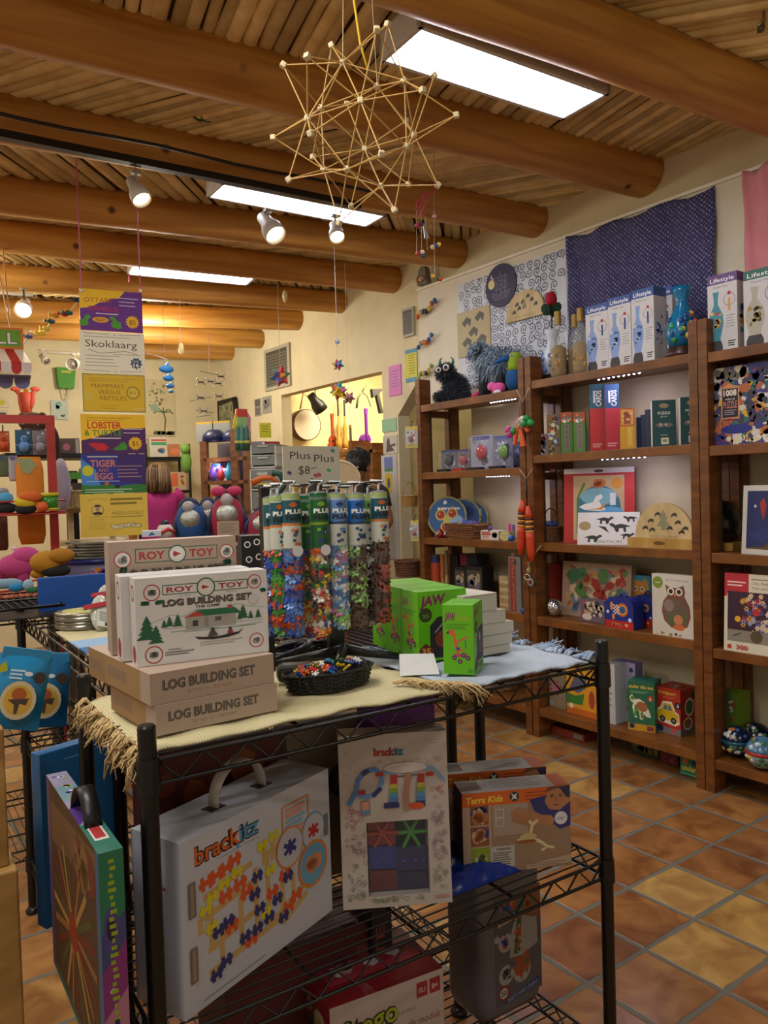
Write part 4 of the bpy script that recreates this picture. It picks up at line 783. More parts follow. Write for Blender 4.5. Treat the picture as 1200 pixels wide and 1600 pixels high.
# ---- wares hanging from the two posts that meet
def cord(t, pts, r=.0022, c='#c8a890', name='cord'): m_ = MB(); m_.tube(pts, r, C(c, .8), 5); m_.build(name, t)
YS = 2.922
def vcord(t, X, za, zb):
    cord(t, [(0, -.045, za), (0, 0, zb)]); cord(t, [(0, .045, za), (0, 0, zb)])
q = un(817, 628, 'X', 3.03); p = V((3.03, q.y, q.z)); t = thing('rattle_bunch', 'bunch of orange, pink and green ball rattles hung from the shelf posts', 'toy', p); vcord(t, 0, .07, 0)
m_ = MB(); m_.tube([(0, .008, 0), (0, .01, -.03), (0, -.004, -.075), (0, -.008, -.03), (0, .004, 0)], .0035, C('#2a1f1c', .5), 5); m_.build('clip', t)
for k, (y, z, y2, z2, cl) in enumerate(((.02, -.075, .0, -.13, '#d8601e'), (.01, -.08, -.04, -.16, '#d8601e'), (.03, -.13, .055, -.22, '#d8561a'), (.01, -.14, -.01, -.235, '#d8561a'), (.0, -.14, -.025, -.235, '#d04e18'))):
    m_ = MB(); m_.cyl((-.01*k*.6, y, z), (-.01*k*.6, y2, z2), .008, C(cl, .4), .013); m_.build('handle', t)
for y, z, cl in ((-.045, -.09, '#1f9a44'), (-.03, -.115, '#1f9a44'), (-.075, -.115, '#28a04a'), (.085, -.14, '#c83a8a'), (.075, -.165, '#c83a8a'), (.05, -.15, '#2a8a3a')): m_ = MB(); m_.sph((-.025, y, z), .019, C(cl, .3), 14); m_.build('ball', t)
m_ = MB()
for k in range(10): a = k*.33; m_.tube([(-.012, 0, -.075), (-.02, .08*math.cos(a)*.9, -.11-.03*math.sin(a))], .0022, C(('#e0a0b8', '#b8d0b0', '#d8d0c8')[k % 3], .5), 4)
m_.build('sticks', t)
q = un(822, 748, 'X', 3.03); t = thing('rain_sticks', 'pair of long orange striped clubs hung below the rattles', 'toy', q); vcord(t, 0, .05, 0); cord(t, [(0, 0, 0), (-.002, -.006, -.05), (-.002, 0, -.10)], .004, '#2a1f1c', 'clip')
for y, z0_ in ((.012, -.13), (-.03, -.16)):
    M = MX.Translation((-.02, y, z0_)) @ MX.Rotation(R(4 if y > 0 else -3), 4, 'X'); ls = MB(); D_ = '#c8401c'
    ls.lathe([(.001, .02), (.01, .015), (.018, -.02), (.022, -.045)], C(D_, .45), 14, M); ls.build('cap', t)
    for k in range(6): ls = MB(); ls.lathe([(.022, -.045-.013*k), (.022, -.058-.013*k)], C(('#4a1c18', '#d0902a')[k % 2], .5), 14, M); ls.build('band', t)
    ls = MB(); ls.lathe([(.022, -.123), (.023, -.15), (.021, -.22), (.014, -.27), (.001, -.275)], C(D_, .45), 14, M); ls.build('club', t)
q = un(826, 878, 'X', 3.03); t = thing('target_keyring', 'grey target shaped toy on a short cord below the orange clubs', 'toy', q); cord(t, [(0, -.09, .09), (0, 0, .0)]); m_ = MB(); m_.cyl((0, 0, 0), (0, -.004, -.06), .006, C('#8a7a54', .6)); m_.sph((0, 0, -.045), (.012, .012, .018), C('#a08a58', .6)); m_.build('cord', t)
m_ = MB(); 
for k, (r, cl) in enumerate(((.026, '#4a4f4a'), (.019, '#a8a89a'), (.013, '#a8381c'), (.007, '#20242a'))): m_.cyl((-.004-.002*k, -.014, -.105), (.004, -.014, -.105), r, C(cl, .5), n=20)
m_.build('target', t); m_ = MB(); m_.tube([(-.002, .02*math.cos(i*.7)+.012, -.08+.015*math.sin(i*.7)) for i in range(10)], .003, C('#c8c8c0', .4, .5), 5); m_.build('ring', t)
# ---- blister packs and baskets by the doorway post
for px, py, w, h, lab in ((645, 683, .085, .135, 'clear and yellow blister pack on a hook at the doorway post'), (650, 829, .055, .13, 'small yellow edged blister pack hanging low at the doorway post')):
    q = un(px, py, 'X', 3.03); t = thing('hanging_pack', lab, 'toy pack', V((3.02, q.y, q.z-h/2)), WR+R(24), 'packs hung at the doorway post'); m_ = MB(); m_.box((-w/2, 0, 0), (w/2, .004, h), C('#b0b0ae', .3)); c = CV(m_, w, h, MX.Translation((-w/2, 0, 0))); c.rect(.02, .82, .98, .98, '#c8b41c'); c.rect(.02, .02, .98, .2, '#c8b820'); c.lines(.15, .9, .14, .05, 2, C('#4a4410'), .02); c.blobs(.1, .3, .9, .8, 12, ('#5a6a7a', '#b03a2c', '#e0e0e0', '#3a3a40'), .12, 4); m_.build('card', t)
    m_ = MB(); m_.sph((.0, -.008, h*.36), (.014, .01, .014), C('#8a2418', .3), 10); m_.sph((-.02, -.008, h*.55), (.012, .01, .01), C('#c8ccd0', .3), 8); m_.build('toy', t)
    m_ = MB(); m_.box((-w*.47, -.03, h*.04), (w*.47, -.001, h*.94), C('#e8e8e8', .05, a=.08)); m_.build('blister', t, bevel=.006); m_ = MB(); m_.tube([(0, .03, h+.03), (0, .012, h+.032), (0, .002, h+.012), (0, .002, h-.01)], .003, C('#2a2420', .4), 5); m_.build('hook', t)
q = un(640, 782, 'X', 3.2); basket('basket', 'small straw basket hanging at the edge of the doorway', V((3.2, q.y, q.z-.04)), .055, .05, .07, weave('straw', '#a07a3a', '#d8b468', 800, .7), handle=.09)
q = un(643, 886, 'X', 3.15); basket('basket', 'round brown wicker bowl low beside the doorway post', V((3.15, q.y+.02, q.z-.06)), .1, .09, .1, weave('brown_wicker', '#4a2814', '#9a5f34', 700, .7))

# ================================================================= ON THE BOARDS ABOVE THE SHELVES
BX = WX-.035
def onwall(px, py, X=BX): q = un(px, py, 'X', X); return q
def sheet(name, label, cat, p0, w, h, mat, art=None, group=None, th=.004, rz=WR, tilt=0):
    return carton(name, label, cat, p0, rz, w, th, h, mat, art, group=group, bevel=0, tilt=tilt)
def wallrect(x0, y0, x1, y1, X, rz=WR):
    a = un(x0, y1, 'X', X); b = un(x1, (y0+y1)/2, 'X', X); tp = un(x0, y0, 'X', X); return a, abs(a.y-b.y), tp.z-a.z
def swirl_sheet():
    a = un(714, 446, 'X', BX-.003); b = un(884, 385, 'X', BX-.003); w = a.y-b.y; z0, z1 = 1.95, a.z
    def art(c):
        rd = random.Random(7); k = w/(z1-z0)
        for i in range(15):
            for j in range(13):
                x, y = (i+.5+rd.uniform(-.2, .2))/15, (j+.5+rd.uniform(-.2, .2))/13; ph = rd.random()*6.3; s = rd.choice((1, -1))
                if .04 < x < .96: c.line([(max(.005, min(.995, x+(.003+.0019*q)*math.cos(ph+s*q*.62))), max(.005, min(.99, y+(.003+.0019*q)*k*math.sin(ph+s*q*.62)))) for q in range(17)], .0062, '#46526e')
    return sheet('patterned_paper', 'white paper printed with blue black swirls, fixed above the shelves', 'paper', V((BX-.004, a.y, z0)), w, z1-z0, '#cfd3da', art)
swirl_sheet()
def ship(c):
    c.circ(.5, .5, .5, '#3a3452', 40); c.circ(.2, .58, .11, '#d8c88a'); c.circ(.24, .75, .06, '#c8c2b0'); c.circ(.27, .77, .055, '#3a3452'); G = '#8a88a0'
    c.line([(.2, .32), (.3, .2), (.7, .2), (.82, .36), (.6, .34), (.4, .3), (.2, .36)], .012, G); c.poly([(.2, .33), (.3, .2), (.7, .2), (.82, .37), (.5, .3)], '#524c6a')
    for x, h in ((.36, .72), (.5, .82), (.64, .74)): c.line([(x, .3), (x, h)], .012, G)
    for x, y in ((.36, .42), (.36, .58), (.5, .4), (.5, .6), (.64, .42), (.64, .58)): c.frame(x-.065, y, x+.065, y+.13, .008, G)
def wdisc(name, label, pts_px, rr, art, col, squash=1):
    q = un(*pts_px, 'X', BX-.012); t = thing(name, label, 'wall ornament', q+V((0, 0, -rr)), WR); m_ = MB(); m_.cyl((0, 0, rr), (0, .008, rr), rr, C(col, .6), n=40); art(CV(m_, 2*rr, 2*rr, MX.Translation((-rr, 0, 0)))); m_.build('disc', t); return t
rr = (un(782, 411, 'X', BX).z-un(782, 479, 'X', BX).z)/2
wdisc('round_plaque', 'round purple plaque with a sailing ship and moon on the swirl paper', (782, 446), rr, ship, '#3a3452')
a = un(791, 505, 'X', BX-.02); b = un(849, 490, 'X', BX-.02); w = a.y-b.y; hh_ = un(818, 455, 'X', BX).z-un(818, 500, 'X', BX).z
m_ = MB(); oc = [(0, 0), (w, 0), (w, hh_*.3)]+[(w/2+w/2*math.cos(t_), hh_*.3+hh_*.7*math.sin(t_)) for t_ in [math.pi*i/16 for i in range(1, 16)]]+[(0, hh_*.3)]
m_.prism(oc, 0, .012, PW); c = CV(m_, w, hh_)
for x, y in ((.3, .55), (.22, .3), (.46, .6), (.6, .75), (.7, .6), (.8, .42), (.36, .4)): c.poly([(x-.05, y), (x, y+.09), (x+.05, y+.05), (x+.05, y-.07), (x, y-.03), (x-.04, y-.08)], '#3a3a30')
c.poly([(.5, .75), (.57, .35), (.43, .35)], '#8a8460'); c.text('WOODLAND', .5, .08, .07, '#8a7a50', .5); tag(m_.build('wooden_puzzle', None, V((BX-.018, a.y, b.z)), WR), 'pale half round animal puzzle fixed to the swirl paper', 'puzzle')
def dinow(c):
    for x, y in ((.3, .75), (.7, .8), (.5, .5), (.3, .3), (.75, .3)): c.poly([(x-.16, y), (x, y+.12), (x+.14, y+.04), (x+.1, y-.12), (x+.02, y-.02), (x-.06, y-.1)], '#5a5a50')
a, w, h = wallrect(716, 490, 766, 560, BX-.012); sheet('wooden_puzzle', 'square wooden dinosaur puzzle half hidden behind the shaggy dog', 'puzzle', a, w, h, '#b8a880', dinow, th=.01)
# strings of painted caterpillars pinned to the cream board
def cater(label, px, py, cols, s=.024):
    q = un(px, py, 'X', BX-.03); t = thing('wooden_caterpillar', label, 'toy', q, 0, 'caterpillar toys pinned to the cream board')
    for k, cl in enumerate(cols):
        m_ = MB(); y = (len(cols)/2-k-.5)*s*1.25; z = .012*math.sin(k*1.4)+.010*k; m_.sph((0, y, z), (s*.62, s*.62, s*.8), C(cl, .35), 12); m_.build('segment', t)
    m_ = MB(); m_.cyl((0, -len(cols)/2*s*1.25, .05), (0, -len(cols)/2*s*1.25-.015, .06), .002, C('#3a3a2a')); m_.build('feeler', t)
cater('blue and yellow caterpillar highest on the cream board', 666, 491, ('#c8641e', '#d8a02a', '#2a4a8a', '#1c2c4a', '#d8b43a', '#b8601e', '#2a66a0')); cater('blue and orange caterpillar in the middle of the cream board', 664, 540, ('#3a4a78', '#7a8aa0', '#d88a2a', '#c8641e', '#2a5a98', '#3a6a9a'), .022)
cater('yellow green caterpillar low on the cream board above the shelf post', 664, 588, ('#b0b03a', '#6a7a30', '#d0c04a', '#3a3a2a', '#b8b060', '#8a9a3a'), .022)
# cloths
def cloth(name, label, px0, px1, ytop_l, ztop_r_px, mat, zb=1.95, sag=.008):
    a = un(px0, ytop_l, 'X', BX-.01); b = un(px1, ztop_r_px, 'X', BX-.01); nx, nz = 46, 30; m_ = MB(); vs = []
    for j in range(nz+1):
        for i in range(nx+1):
            s_ = i/nx; zt = a.z+(b.z-a.z)*s_ + .012*math.cos(s_*18); z = zb+(zt-zb)*j/nz; vs.append((BX-.028-.007*math.sin(s_*21+j*.09)-.005*math.sin(s_*9+1-j*.15)-.003*math.sin(s_*47+j*.3), a.y+(b.y-a.y)*s_+.003*math.sin(j*.5), z))
    m_.add(vs, [(j*(nx+1)+i, j*(nx+1)+i+1, (j+1)*(nx+1)+i+1, (j+1)*(nx+1)+i) for j in range(nz) for i in range(nx)], mat, True)
    o = m_.build(name); s_ = o.modifiers.new('thick', 'SOLIDIFY'); s_.thickness = .003; return tag(o, label, 'cloth')
def navy():
    mt, t, p, N, L = nt('navy_print'); p.inputs['Roughness'].default_value = .85; tc = N('ShaderNodeTexCoord'); mp = N('ShaderNodeMapping'); mp.inputs['Scale'].default_value = (1, 62, 62); mp.inputs['Rotation'].default_value = (R(45), 0, 0); L(tc.outputs['Object'], mp.inputs['Vector'])
    ck = N('ShaderNodeTexVoronoi'); ck.inputs['Scale'].default_value = 1; ck.inputs['Randomness'].default_value = .12; L(mp.outputs['Vector'], ck.inputs['Vector']); cr = N('ShaderNodeValToRGB'); e = cr.color_ramp.elements; e[0].position = .24; e[0].color = rgb('#989abc'); e[1].position = .42; e[1].color = rgb('#37345f'); L(ck.outputs['Distance'], cr.inputs['Fac']); L(cr.outputs['Color'], p.inputs['Base Color']); return mt
cloth('printed_cloth', 'dark blue cloth with a pale diamond print hung above the shelves', 889, 1118, 374, 293, navy()); cloth('pink_cloth', 'plain pink cloth hung at the edge of the room above the puzzle unit', 1165, 1290, 273, 215, C('#d88a90', .85, bump=.2, bs=60))
# ================================================================= BLACK WIRE CARTS
BLK = C('#060606', .34, bump=.05, bs=120)
CA = R(-2.9856); CE = V((math.cos(CA), math.sin(CA), 0)); CN = V((-math.sin(CA), math.cos(CA), 0)); A0 = V((.3596, 1.0703, 0)); CL, CD = .913, .39; CZ = .969
def CP(x, y, z=0): return A0+CE*x+CN*y+V((0, 0, z))
def cart(label, x0, y0, L_, D_, levels, ptop, along='x', group=None, clip=True):
    t = thing('wire_cart', label, 'cart', CP(x0, y0), CA, group)
    for x in (0, L_):
        for y in (0, D_):
            m_ = MB(); m_.cyl((x, y, .0), (x, y, ptop), .0128, BLK, n=18); m_.cyl((x, y, ptop), (x, y, ptop+.003), .0128, BLK, .0105, n=18)
            z = .1
            while z < ptop-.03: m_.cyl((x, y, z), (x, y, z+.0012), .0131, BLK, n=18); z += .0254
            po = m_.build('post', t)
            for z in levels: m_ = MB(); m_.cyl((x, y, z-.048), (x, y, z), .0168, BLK, .0155, n=18); m_.build('collar', po)
            m_ = MB(); m_.lathe([(.02, 0), (.022, .01), (.012, .022)], BLK, 14, MX.Translation((x, y, 0))); m_.build('foot', po)
    for z in levels:
        m_ = MB(); zt, zb = z-.006, z-.04
        for (ax, ay), (bx, by) in (((0, 0), (L_, 0)), ((0, D_), (L_, D_)), ((0, 0), (0, D_)), ((L_, 0), (L_, D_))):
            a, b = V((ax, ay, 0)), V((bx, by, 0)); d = (b-a).normalized(); a += d*.012; b -= d*.012
            for zz in (zt, zb): m_.cyl(a+V((0, 0, zz)), b+V((0, 0, zz)), .0034, BLK, n=8)
            n = max(4, int((b-a).length/.034)); n += n % 2
            m_.tube([a+(b-a)*k/n+V((0, 0, zt if k % 2 == 0 else zb)) for k in range(n+1)], .0023, BLK, 5)
        m_.build('rail_truss', t); m_ = MB()
        if along == 'x':
            k = .018
            while k < D_-.01: m_.cyl((.004, k, zt+.002), (L_-.004, k, zt+.002), .0016, BLK, n=6); k += .0245
            for x in (L_*.27, L_*.5, L_*.73): m_.cyl((x, .004, zt-.003), (x, D_-.004, zt-.003), .0032, BLK, n=8)
        else:
            k = .018
            while k < L_-.01: m_.cyl((k, .004, zt+.002), (k, D_-.004, zt+.002), .0016, BLK, n=6); k += .0245
            for y in (D_*.25, D_*.5, D_*.75): m_.cyl((.004, y, zt-.003), (L_-.004, y, zt-.003), .0032, BLK, n=8)
        m_.build('wire_deck', t)
    return t
Z2, Z3 = .572, .185
cart('black wire cart in front, loaded with building sets', 0, 0, CL, CD, (CZ, Z2, Z3), CZ+.042)
cart('black wire cart running back from the log boxes, under the striped runner', .075, .47, .37, 1.18, (CZ, Z2, Z3), CZ+.03, 'y', 'carts behind the front cart')
cart('black wire cart behind the green boxes, under the wooden crate', .487, .47, .40, 1.18, (CZ-.01, Z2, Z3), CZ+.03, 'y', 'carts behind the front cart')
cart('black wire cart at the red rack end, holding a wire tray', -.12, 1.72, .42, .6, (CZ-.0, Z2, Z3), CZ+.05, 'y')

def pbox(name, label, cat, pl, pr_, z, ytop, d, mat, group=None, tilt=0, dw=0, **k):
    a = un(*pl, 'Z', z); b = un(*pr_, 'Z', z); w = (b-a).length; ang = math.atan2(b.y-a.y, b.x-a.x); h = ly(a, (0, 0, 1), ytop).z-z
    return carton(name, label, cat, a, ang, w, d, h, mat, group=group, tilt=tilt, **k), a, ang, w, h
# ---------------------------------------------------------------- runners and their fringes
def runner(name, label, x0, x1, y0, y1, z, mat, fr, seed=1, group=None, edges=(), droop=()):
    rd = random.Random(seed); t = thing(name, label, 'cloth', CP(0, 0, z), CA, group); m_ = MB(); nx, ny = 40, 24; vs = []
    def zz(u, v): return .0016*math.sin(u*31+v*7+seed)+.0014*math.sin(v*23-u*9)
    for j in range(ny+1):
        for i in range(nx+1):
            u, v = i/nx, j/ny; x = x0+(x1-x0)*u; y = y0+(y1-y0)*v; zf = zz(u, v)
            if 'l' in droop and u < .08: zf -= (.08-u)**2*2.2; 
            vs.append((x+.004*math.sin(v*17+seed)*(u in (0, 1)), y+.003*math.sin(u*22)*(v in (0, 1)), zf))
    m_.add(vs, [(j*(nx+1)+i, j*(nx+1)+i+1, (j+1)*(nx+1)+i+1, (j+1)*(nx+1)+i) for j in range(ny) for i in range(nx)], mat, True)
    o = m_.build('cloth', t); s_ = o.modifiers.new('thick', 'SOLIDIFY'); s_.thickness = .004; s_.offset = 1
    for e, n, ln in edges:
        m_ = MB()
        for k in range(n):
            g = k//11; rg = random.Random(g*7+seed); f = (g*11+5.5)/n+rd.uniform(-.35, .35)*11/n; sd = rg.uniform(-.9, .9); l = ln*rg.uniform(.65, 1.3)*rd.uniform(.7, 1.1); fall = rg.uniform(.3, 1.0) if e in 'lf' else rg.uniform(-.25, .1); lift = rg.uniform(.0, .012)
            B_ = {'l': ((x0+.006, y0+(y1-y0)*f, -.004), (-1, sd, 0)), 'r': ((x1, y0+(y1-y0)*f, .004), (1, sd, 0)), 'b': ((x0+(x1-x0)*f, y1, .004), (sd, 1, 0)), 'f': ((x0+(x1-x0)*f, y0, .004), (sd, -1, 0))}[e]
            p, d = V(B_[0]), V(B_[1]).normalized(); q = lambda s_: V((rd.uniform(-s_, s_), rd.uniform(-s_, s_), rd.uniform(-s_, s_)*.6))
            m_.tube([p, p+d*l*.3+V((0, 0, lift))+q(.002), p+d*l*.55+V((0, 0, lift*.7-fall*l*.25))+q(.005), p+d*l*.72+V((0, 0, lift*.4-fall*l*.6))+q(.008), p+d*l*.8+V((0, 0, -fall*l*.95))+q(.011)], rd.uniform(.0016, .0026), C(rd.choice(fr), .9), 5, taper=.0009)
        f_ = m_.build('fringe', t); f_['kind'] = 'stuff'
    return t
CREAM = weave('cream_weave', '#b8ad82', '#ece4bd', 1500); BLUEW = weave('blue_weave', '#a3b3c8', '#e2e9f0', 1500)
runner('table_runner', 'cream woven runner with tan fringe under the log building sets', -.004, .545, .016, .372, CZ+.001, CREAM, ('#b79c6c', '#cbb384', '#a3875a'), 1, 'woven runners', (('l', 260, .036),), ('l',))
runner('table_runner', 'pale blue woven runner with blue fringe under the lime green boxes', .552, .893, .014, .372, CZ+.001, BLUEW, ('#9fb2cc', '#7f95b8', '#b9c8da'), 5, 'woven runners', (('r', 150, .055), ('b', 60, .04)))
m_ = MB(); rd = random.Random(3); t = thing('loose_fringe', 'tan fringe hanging over the front rail beside the white card', 'cloth', CP(0, 0, CZ+.004), CA)
for k in range(70):
    u = rd.random(); p = V((.47+.075*u, .1-.105*u+rd.uniform(-.01, .01), .006)); m_.tube([p, p+V((.012, -.015, .008)), p+V((.022+rd.uniform(-.01, .01), -.03, .004)), p+V((.03+rd.uniform(-.01, .01), -.042-.01*rd.random(), -.004-.03*u*rd.random()))], rd.uniform(.0014, .0022), C(rd.choice(('#b79c6c', '#cbb384')), .9), 5, taper=.0008)
o_ = m_.build('fringe', t); o_['kind'] = 'stuff'
TOPZ = CZ+.009
# ---------------------------------------------------------------- log building sets
KR = C('#a89484', .6, var=.03); GRN = '#1f5a3c'; RED = '#a02c30'; DKB = '#46403c'
def logtext(c, t, x, y, h, w, col=DKB):
    c.text(t, x+.004, y-.008, h, '#2c2826', w, bold=.05); c.text(t, x, y, h, '#8a8078', w, bold=.012); c.text(t, x, y, h, col, w, bold=-.012)
def kraftfront(c): logtext(c, 'LOG BUILDING SET', .46, .44, .3, .74); c.text('SET NO. 10 - THE FORT', .46, .2, .10, '#8a5a4a', .36)
tape = lambda c: (c.rect(.0, .0, .8, 1, '#9a7a50'), c.rect(.05, .3, .5, .7, '#8a7058'))
o, a, an, w, h = pbox('toy_box', 'tan log set box at the bottom of the stack', 'toy box', (245, 1151), (433.6, 1109.5), TOPZ, 1104, .2, KR, front=kraftfront, left=tape, group='tan log building set boxes')
zB = TOPZ+h+.0006
a2 = a+V((math.cos(an), math.sin(an), 0))*(-.006)+V((-math.sin(an), math.cos(an), 0))*.004; a2.z = zB
h2 = ly(a2, (0, 0, 1), 1054).z-zB
carton('toy_box', 'tan log set box second from the bottom, under the white boxes', 'toy box', a2, an, w*1.02, .2, h2, KR, kraftfront, tape, group='tan log building set boxes')
zW = zB+h2+.0006
pb = un(190, 1082, 'Z', TOPZ); carton('toy_box', 'tan log set box lying behind the lower stack', 'toy box', pb+V((.0, .03, 0)), an, .16, .16, h+.012, KR, None, tape, group='tan log building set boxes')
def pine(c, x, y, w, h, col=GRN):
    for k in range(4): f = k/4; c.poly([(x-w/2*(1-f*.75), y+h*f), (x+w/2*(1-f*.75), y+h*f), (x, y+h*(f+.45))], col)
def badge(c, x, y, r):
    c.circ(x, y, r, '#a8323a'); c.circ(x, y, r*.86, '#d2d0cc'); c.ell(x, y-.01, r*.55, .03, '#8a8a84'); c.ell(x+r*.2, y+.015, r*.3, .02, '#70706c'); c.blobs(x-r*.55, y-.03, x+r*.55, y+.035, 6, ('#9a9890', '#5a5a56'), r*.25, int(x*99))
def roylogo(c, y, h):
    c.frame(.195, y, .845, y+h, .007, GRN); c.circ(.52, y+h/2, .072, GRN); c.circ(.52, y+h/2, .062, '#d2cfca'); c.circ(.52, y+h/2, .042, '#dcd8d0'); c.poly([(.495, y+h*.72), (.55, y+h*.5), (.495, y+h*.3), (.485, y+h*.5)], RED)
    c.text('ROY', .325, y+h*.24, h*.52, RED, .2, bold=.03); c.text('TOY', .715, y+h*.24, h*.52, RED, .2, bold=.03)
def camp(c):
    W_ = '#d3d2d0'; c.rect(0, 0, 1, 1, W_); roylogo(c, .79, .115); badge(c, .12, .83, .062); badge(c, .9, .865, .056); badge(c, .12, .12, .066); badge(c, .9, .155, .058)
    for x, y in ((.06, .72), (.16, .72), (.96, .76)): c.blobs(x-.03, y-.03, x+.04, y+.02, 7, (GRN, '#2a6a48'), .025, int(x*50))
    c.text('SET NO. 8', .36, .765, .012, '#5a5a58', .08); c.text('MADE IN U.S.A.', .72, .765, .012, '#5a5a58', .1); logtext(c, 'LOG BUILDING SET', .53, .668, .072, .68); c.text('THE CAMP', .53, .612, .03, '#44403c', .19, bold=.02)
    c.line([(.1, .48), (.25, .56), (.34, .53), (.45, .6), (.62, .56), (.75, .62), (.88, .57), (.97, .55)], .004, '#a8b8a8'); c.rect(.2, .40, .97, .405, '#9aa89a'); c.rect(.34, .345, .9, .35, '#3a7a56'); c.line([(.25, .36), (.5, .37), (.66, .345), (.95, .37)], .005, '#8aa89a')
    for x, y, s in ((.075, .3, 1.2), (.14, .25, .9), (.24, .43, .5), (.3, .42, .62), (.2, .42, .4), (.8, .44, .7), (.86, .43, .4), (.92, .43, .45), (.77, .43, .35)): pine(c, x, y, .13*s, .19*s)
    c.rect(.36, .38, .74, .52, '#a8a49c'); [c.rect(.36, .4+k*.022, .74, .404+k*.022, '#7a766e') for k in range(5)]; c.poly([(.345, .51), (.445, .58), (.505, .51)], '#b0443c'); c.poly([(.435, .585), (.73, .585), (.79, .51), (.505, .51)], '#1f6a48'); c.rect(.68, .575, .715, .615, '#a8504a'); c.rect(.41, .4, .45, .47, '#3a3834'); c.rect(.58, .44, .63, .49, '#5a5650'); c.rect(.5, .385, .53, .5, '#8a867e')
    c.poly([(.42, .28), (.45, .245), (.56, .225), (.68, .235), (.76, .26), (.8, .33), (.76, .285), (.6, .255), (.48, .265)], '#28282a'); c.poly([(.52, .26), (.54, .33), (.57, .34), (.6, .27)], '#4a4a48'); c.circ(.56, .345, .013, '#3a3634'); c.poly([(.67, .27), (.68, .32), (.71, .32), (.72, .275)], '#8a3a3a'); c.circ(.695, .335, .012, '#3a3634')
    c.text('WARNING', .27, .155, .014, '#333333', .1, bold=.02); c.lines(.2, .42, .125, .028, 2, C('#5a5a58'), .01); c.lines(.46, .8, .2, .03, 2, C('#8a8a86'), .007); c.circ(.885, .66, .04, '#c8c8c8')
o, aw, an2, ww, hw_ = pbox('toy_box', 'white log set box with a lakeside cabin picture, standing in front', 'toy box', (215, 1043), (420.4, 1017.4), zW, 905, .045, C('#cfcecb', .35, var=.02), front=camp, left=lambda c: (c.circ(.5, .82, .3, RED), c.circ(.5, .82, .2, '#c8c8c4'), c.circ(.5, .12, .3, RED)), group='white log building set boxes')
d2 = V((-math.sin(an2), math.cos(an2), 0)); e2 = V((math.cos(an2), math.sin(an2), 0))
carton('toy_box', 'white log set box with its picture hidden behind the front one', 'toy box', aw+d2*.049-e2*.014+V((0, 0, .001)), an2, ww, .05, hw_*1.0, C('#cfcecb', .35, var=.02), None, lambda c: (c.circ(.55, .82, .3, RED), c.circ(.55, .82, .22, '#c8c8c4'), c.circ(.5, .14, .32, RED)), group='white log building set boxes')
def kr2(c): roylogo(c, .8, .13); badge(c, .1, .84, .066); badge(c, .92, .86, .06); c.blobs(.06, .72, .14, .78, 8, (GRN,), .025, 4); c.blobs(.88, .73, .96, .79, 8, (GRN,), .025, 5); logtext(c, 'LOG BUILDING SET', .5, .66, .09, .8); c.rect(.1, .05, .9, .6, '#9a8a7a')
pk = aw+d2*.115-e2*.02+V((0, 0, .001)); hk = ly(pk, (0, 0, 1), 848).z-pk.z
carton('toy_box', 'tan log set box standing tallest at the back of the stack', 'toy box', pk, an2, ww*1.02, .05, hk, KR, kr2, group='tan log building set boxes')
# ---------------------------------------------------------------- rack of hanging tubes
pr0 = un(520, 1035, 'Z', TOPZ); rk = V((pr0.x+.01, 1.34, TOPZ)); RZ = R(-6)
t = thing('display_rack', 'black counter rack hung with clear tubes, topped by a handwritten sign', 'display rack', rk, RZ)
RB = C('#121214', .4)
m_ = MB(); zT = ly(rk, (0, 0, 1), 764).z-TOPZ; m_.box((-.017, .03, 0), (.017, .046, zT), RB); m_.build('post', t)
pl_ = lx(rk+V((0, .02, .2)), CE, 424)-rk
m_ = MB(); m_.box((-.155, .03, .0), (-.137, .046, zT+.012), RB); m_.build('post', t)
for a0 in (-.45, 2.6, -2.2, 1.2): m_ = MB(); m_.tube([(0, 0, .03), (.05*math.cos(a0), .05*math.sin(a0), .02), (.14*math.cos(a0), .14*math.sin(a0), .006)], .012, RB, 8, taper=.006); m_.build('foot', t)
m_ = MB(); m_.box((-.15, .046, zT-.03), (.145, .058, zT-.01), RB); m_.build('bar', t)
for x in (-.05, .055): m_ = MB(); m_.box((x-.007, -.012, zT-.01), (x+.007, .03, zT+.012), RB); m_.build('sign_clip', t)
sa = lx(rk+V((0, 0, .465)), CE, 441); sb_ = lx(rk+V((0, 0, .465)), CE, 527); zs0 = ly(sa, (0, 0, 1), 757).z; zs1 = ly(sa, (0, 0, 1), 697).z
def psign(c):
    K = '#3a3438'; c.text('Plus', .3, .66, .2, K, .36); c.text('Plus', .72, .58, .2, K, .36); c.text('$8', .36, .26, .22, K, .2); c.line([(.48, .4), (.58, .44)], .012, K)
    for x, y, cl in ((.88, .88, '#1f7a78'), (.1, .3, '#3a2f6a'), (.62, .24, '#b0303a'), (.56, .22, '#b0303a'), (.8, .36, '#2f9a5a'), (.5, .1, '#2a5a50')):
        for q in (.5, -.9): c.line([(x-.035, y-.03*q), (x+.035, y+.03*q)], .022, cl)
        c.line([(x-.01, y+.06), (x+.01, y-.06)], .02, cl)
carton('price_sign', 'handwritten white sign reading Plus Plus $8 above the tube rack', 'sign', V((sa.x, sa.y, zs0)), RZ, (sb_-sa).length, .004, zs1-zs0, '#b9b4a4', psign, bevel=0)
